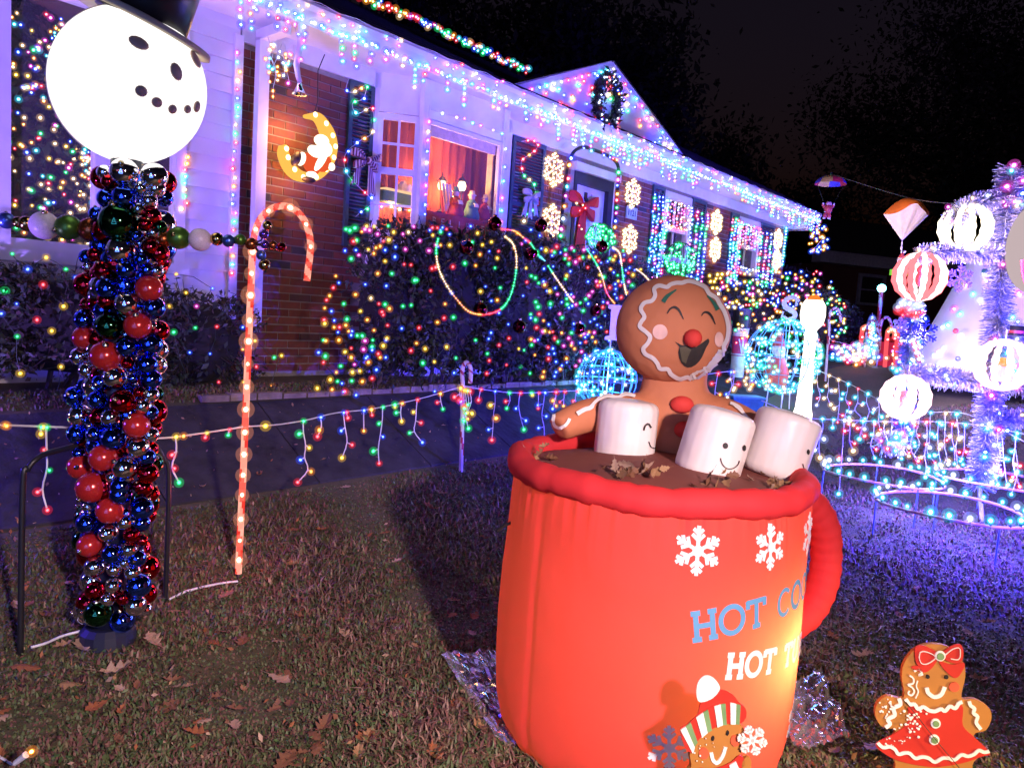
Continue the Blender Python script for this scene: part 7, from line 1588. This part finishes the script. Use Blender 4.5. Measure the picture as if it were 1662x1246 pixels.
tree(26, 36, 20, 8.0, "huge dark tree filling the upper right sky", 4, 24000)
tree(-2, 27, 12.0, 5.0, "dark tree behind the roof ridge lights", 5)
tree(14, 42, 8.0, 4.0, "distant dark tree low beyond the far house corner", 6)

# ------------------------------------------------------------------ grass, clover and leaf litter
def grass():
    n = 260000; U1 = RNG.random(n); Yd = 1.75 * (9.5 / 1.75) ** U1; px = RNG.uniform(-300, 2080, n); X = (px - PW / 2) / FPX * Yd * 1.02; keep = np.ones(n, bool); X += 0; Yd = Yd
    v = X * HN.x + Yd * HN.y + HDIST; u = X * HD.x + Yd * HD.y
    keep &= ~((v > .98) & (v < 1.84)) & (v > .6) & (((X - MX) ** 2 + (Yd - MY) ** 2) > .44 ** 2)
    X, Yd = X[keep], Yd[keep]; n = len(X); Z = gz(X, Yd)
    f1 = np.sin(X * 2.3 + 1.1) * np.sin(Yd * 2.9 + .4) + .6 * np.sin(X * 6.1 + Yd * 3.7) + .4 * np.sin(X * 13 - Yd * 11)
    h = RNG.uniform(.014, .044, n) * (1 + .5 * f1).clip(.35); wd = RNG.uniform(.0022, .0045, n) * (1 + Yd * .12)
    a = RNG.uniform(0, 6.283, n); lean = RNG.uniform(.2, 1.5, n); dx, dy = np.cos(a), np.sin(a); b = a + math.pi / 2
    P = np.stack([X, Yd, Z - .003], 1); Wv = np.stack([np.cos(b) * wd, np.sin(b) * wd, 0 * wd], 1)
    M_ = P + np.stack([dx * h * lean * .35, dy * h * lean * .35, h * .62], 1); T = P + np.stack([dx * h * lean, dy * h * lean, h * (1.05 - .35 * lean).clip(.25)], 1)
    V = np.stack([P - Wv, P + Wv, M_ + Wv * .8, M_ - Wv * .8, T], 1).reshape(-1, 3); k = np.arange(n) * 5
    F = np.concatenate([np.stack([k, k + 1, k + 2], 1), np.stack([k, k + 2, k + 3], 1), np.stack([k + 3, k + 2, k + 4], 1)])
    gm = [pmat("grass_green", (.085, .12, .038), .6, noise=(2, .3)), pmat("grass_olive", (.15, .125, .06), .65, noise=(2, .3)), pmat("grass_straw", (.28, .19, .13), .7, noise=(2, .2)), pmat("grass_brown", (.15, .065, .05), .75, noise=(2, .3))]
    r = RNG.random(n) + f1 * .13; mi = np.digitize(r, [.36, .58, .95]); mi = np.where(mi == 2, 3, np.where(mi == 3, 2, mi))
    npobj("lawn_grass", V, F, gm, np.concatenate([mi, mi, mi]), None, kind="stuff")["category"] = "grass"
    # broad clover and weed leaves
    n = 26000; Yd = 1.75 * (6.5 / 1.75) ** RNG.random(n); X = (RNG.uniform(-60, 1720, n) - PW / 2) / FPX * Yd * 1.02
    f1 = np.sin(X * 2.3 + 1.1) * np.sin(Yd * 2.9 + .4) + .6 * np.sin(X * 6.1 + Yd * 3.7); v = X * HN.x + Yd * HN.y + HDIST
    keep = (RNG.random(n) < .55 + .4 * f1) & ~((v > .98) & (v < 1.84)) & (v > .6) & (((X - MX) ** 2 + (Yd - MY) ** 2) > .44 ** 2); X, Yd = X[keep], Yd[keep]
    P = np.stack([X, Yd, gz(X, Yd) + RNG.uniform(.012, .035, len(X))], 1); V, F = leaf_cloud(P, .0085); npobj("clover", V, F, [gm[0], pmat("clover_green", (.04, .09, .02), .5)], np.tile(RNG.choice(2, size=len(P)), 2), None, kind="stuff")["category"] = "ground cover"
    n = 2600; Yd = 1.75 * (9.0 / 1.75) ** RNG.random(n); X = (RNG.uniform(-60, 1720, n) - PW / 2) / FPX * Yd * 1.02; v = X * HN.x + Yd * HN.y + HDIST
    keep = (((X - MX) ** 2 + (Yd - MY) ** 2) > .46 ** 2) & (v > .9); X, Yd = X[keep], Yd[keep]
    P = np.stack([X, Yd, gz(X, Yd) + RNG.uniform(.010, .032, len(X))], 1); V, F = leaf_cloud(P, .0105); npobj("leaf_litter", V, F, leafm, np.tile(RNG.choice(4, size=len(P)), 2), None, kind="stuff")["category"] = "leaf litter"
grass()
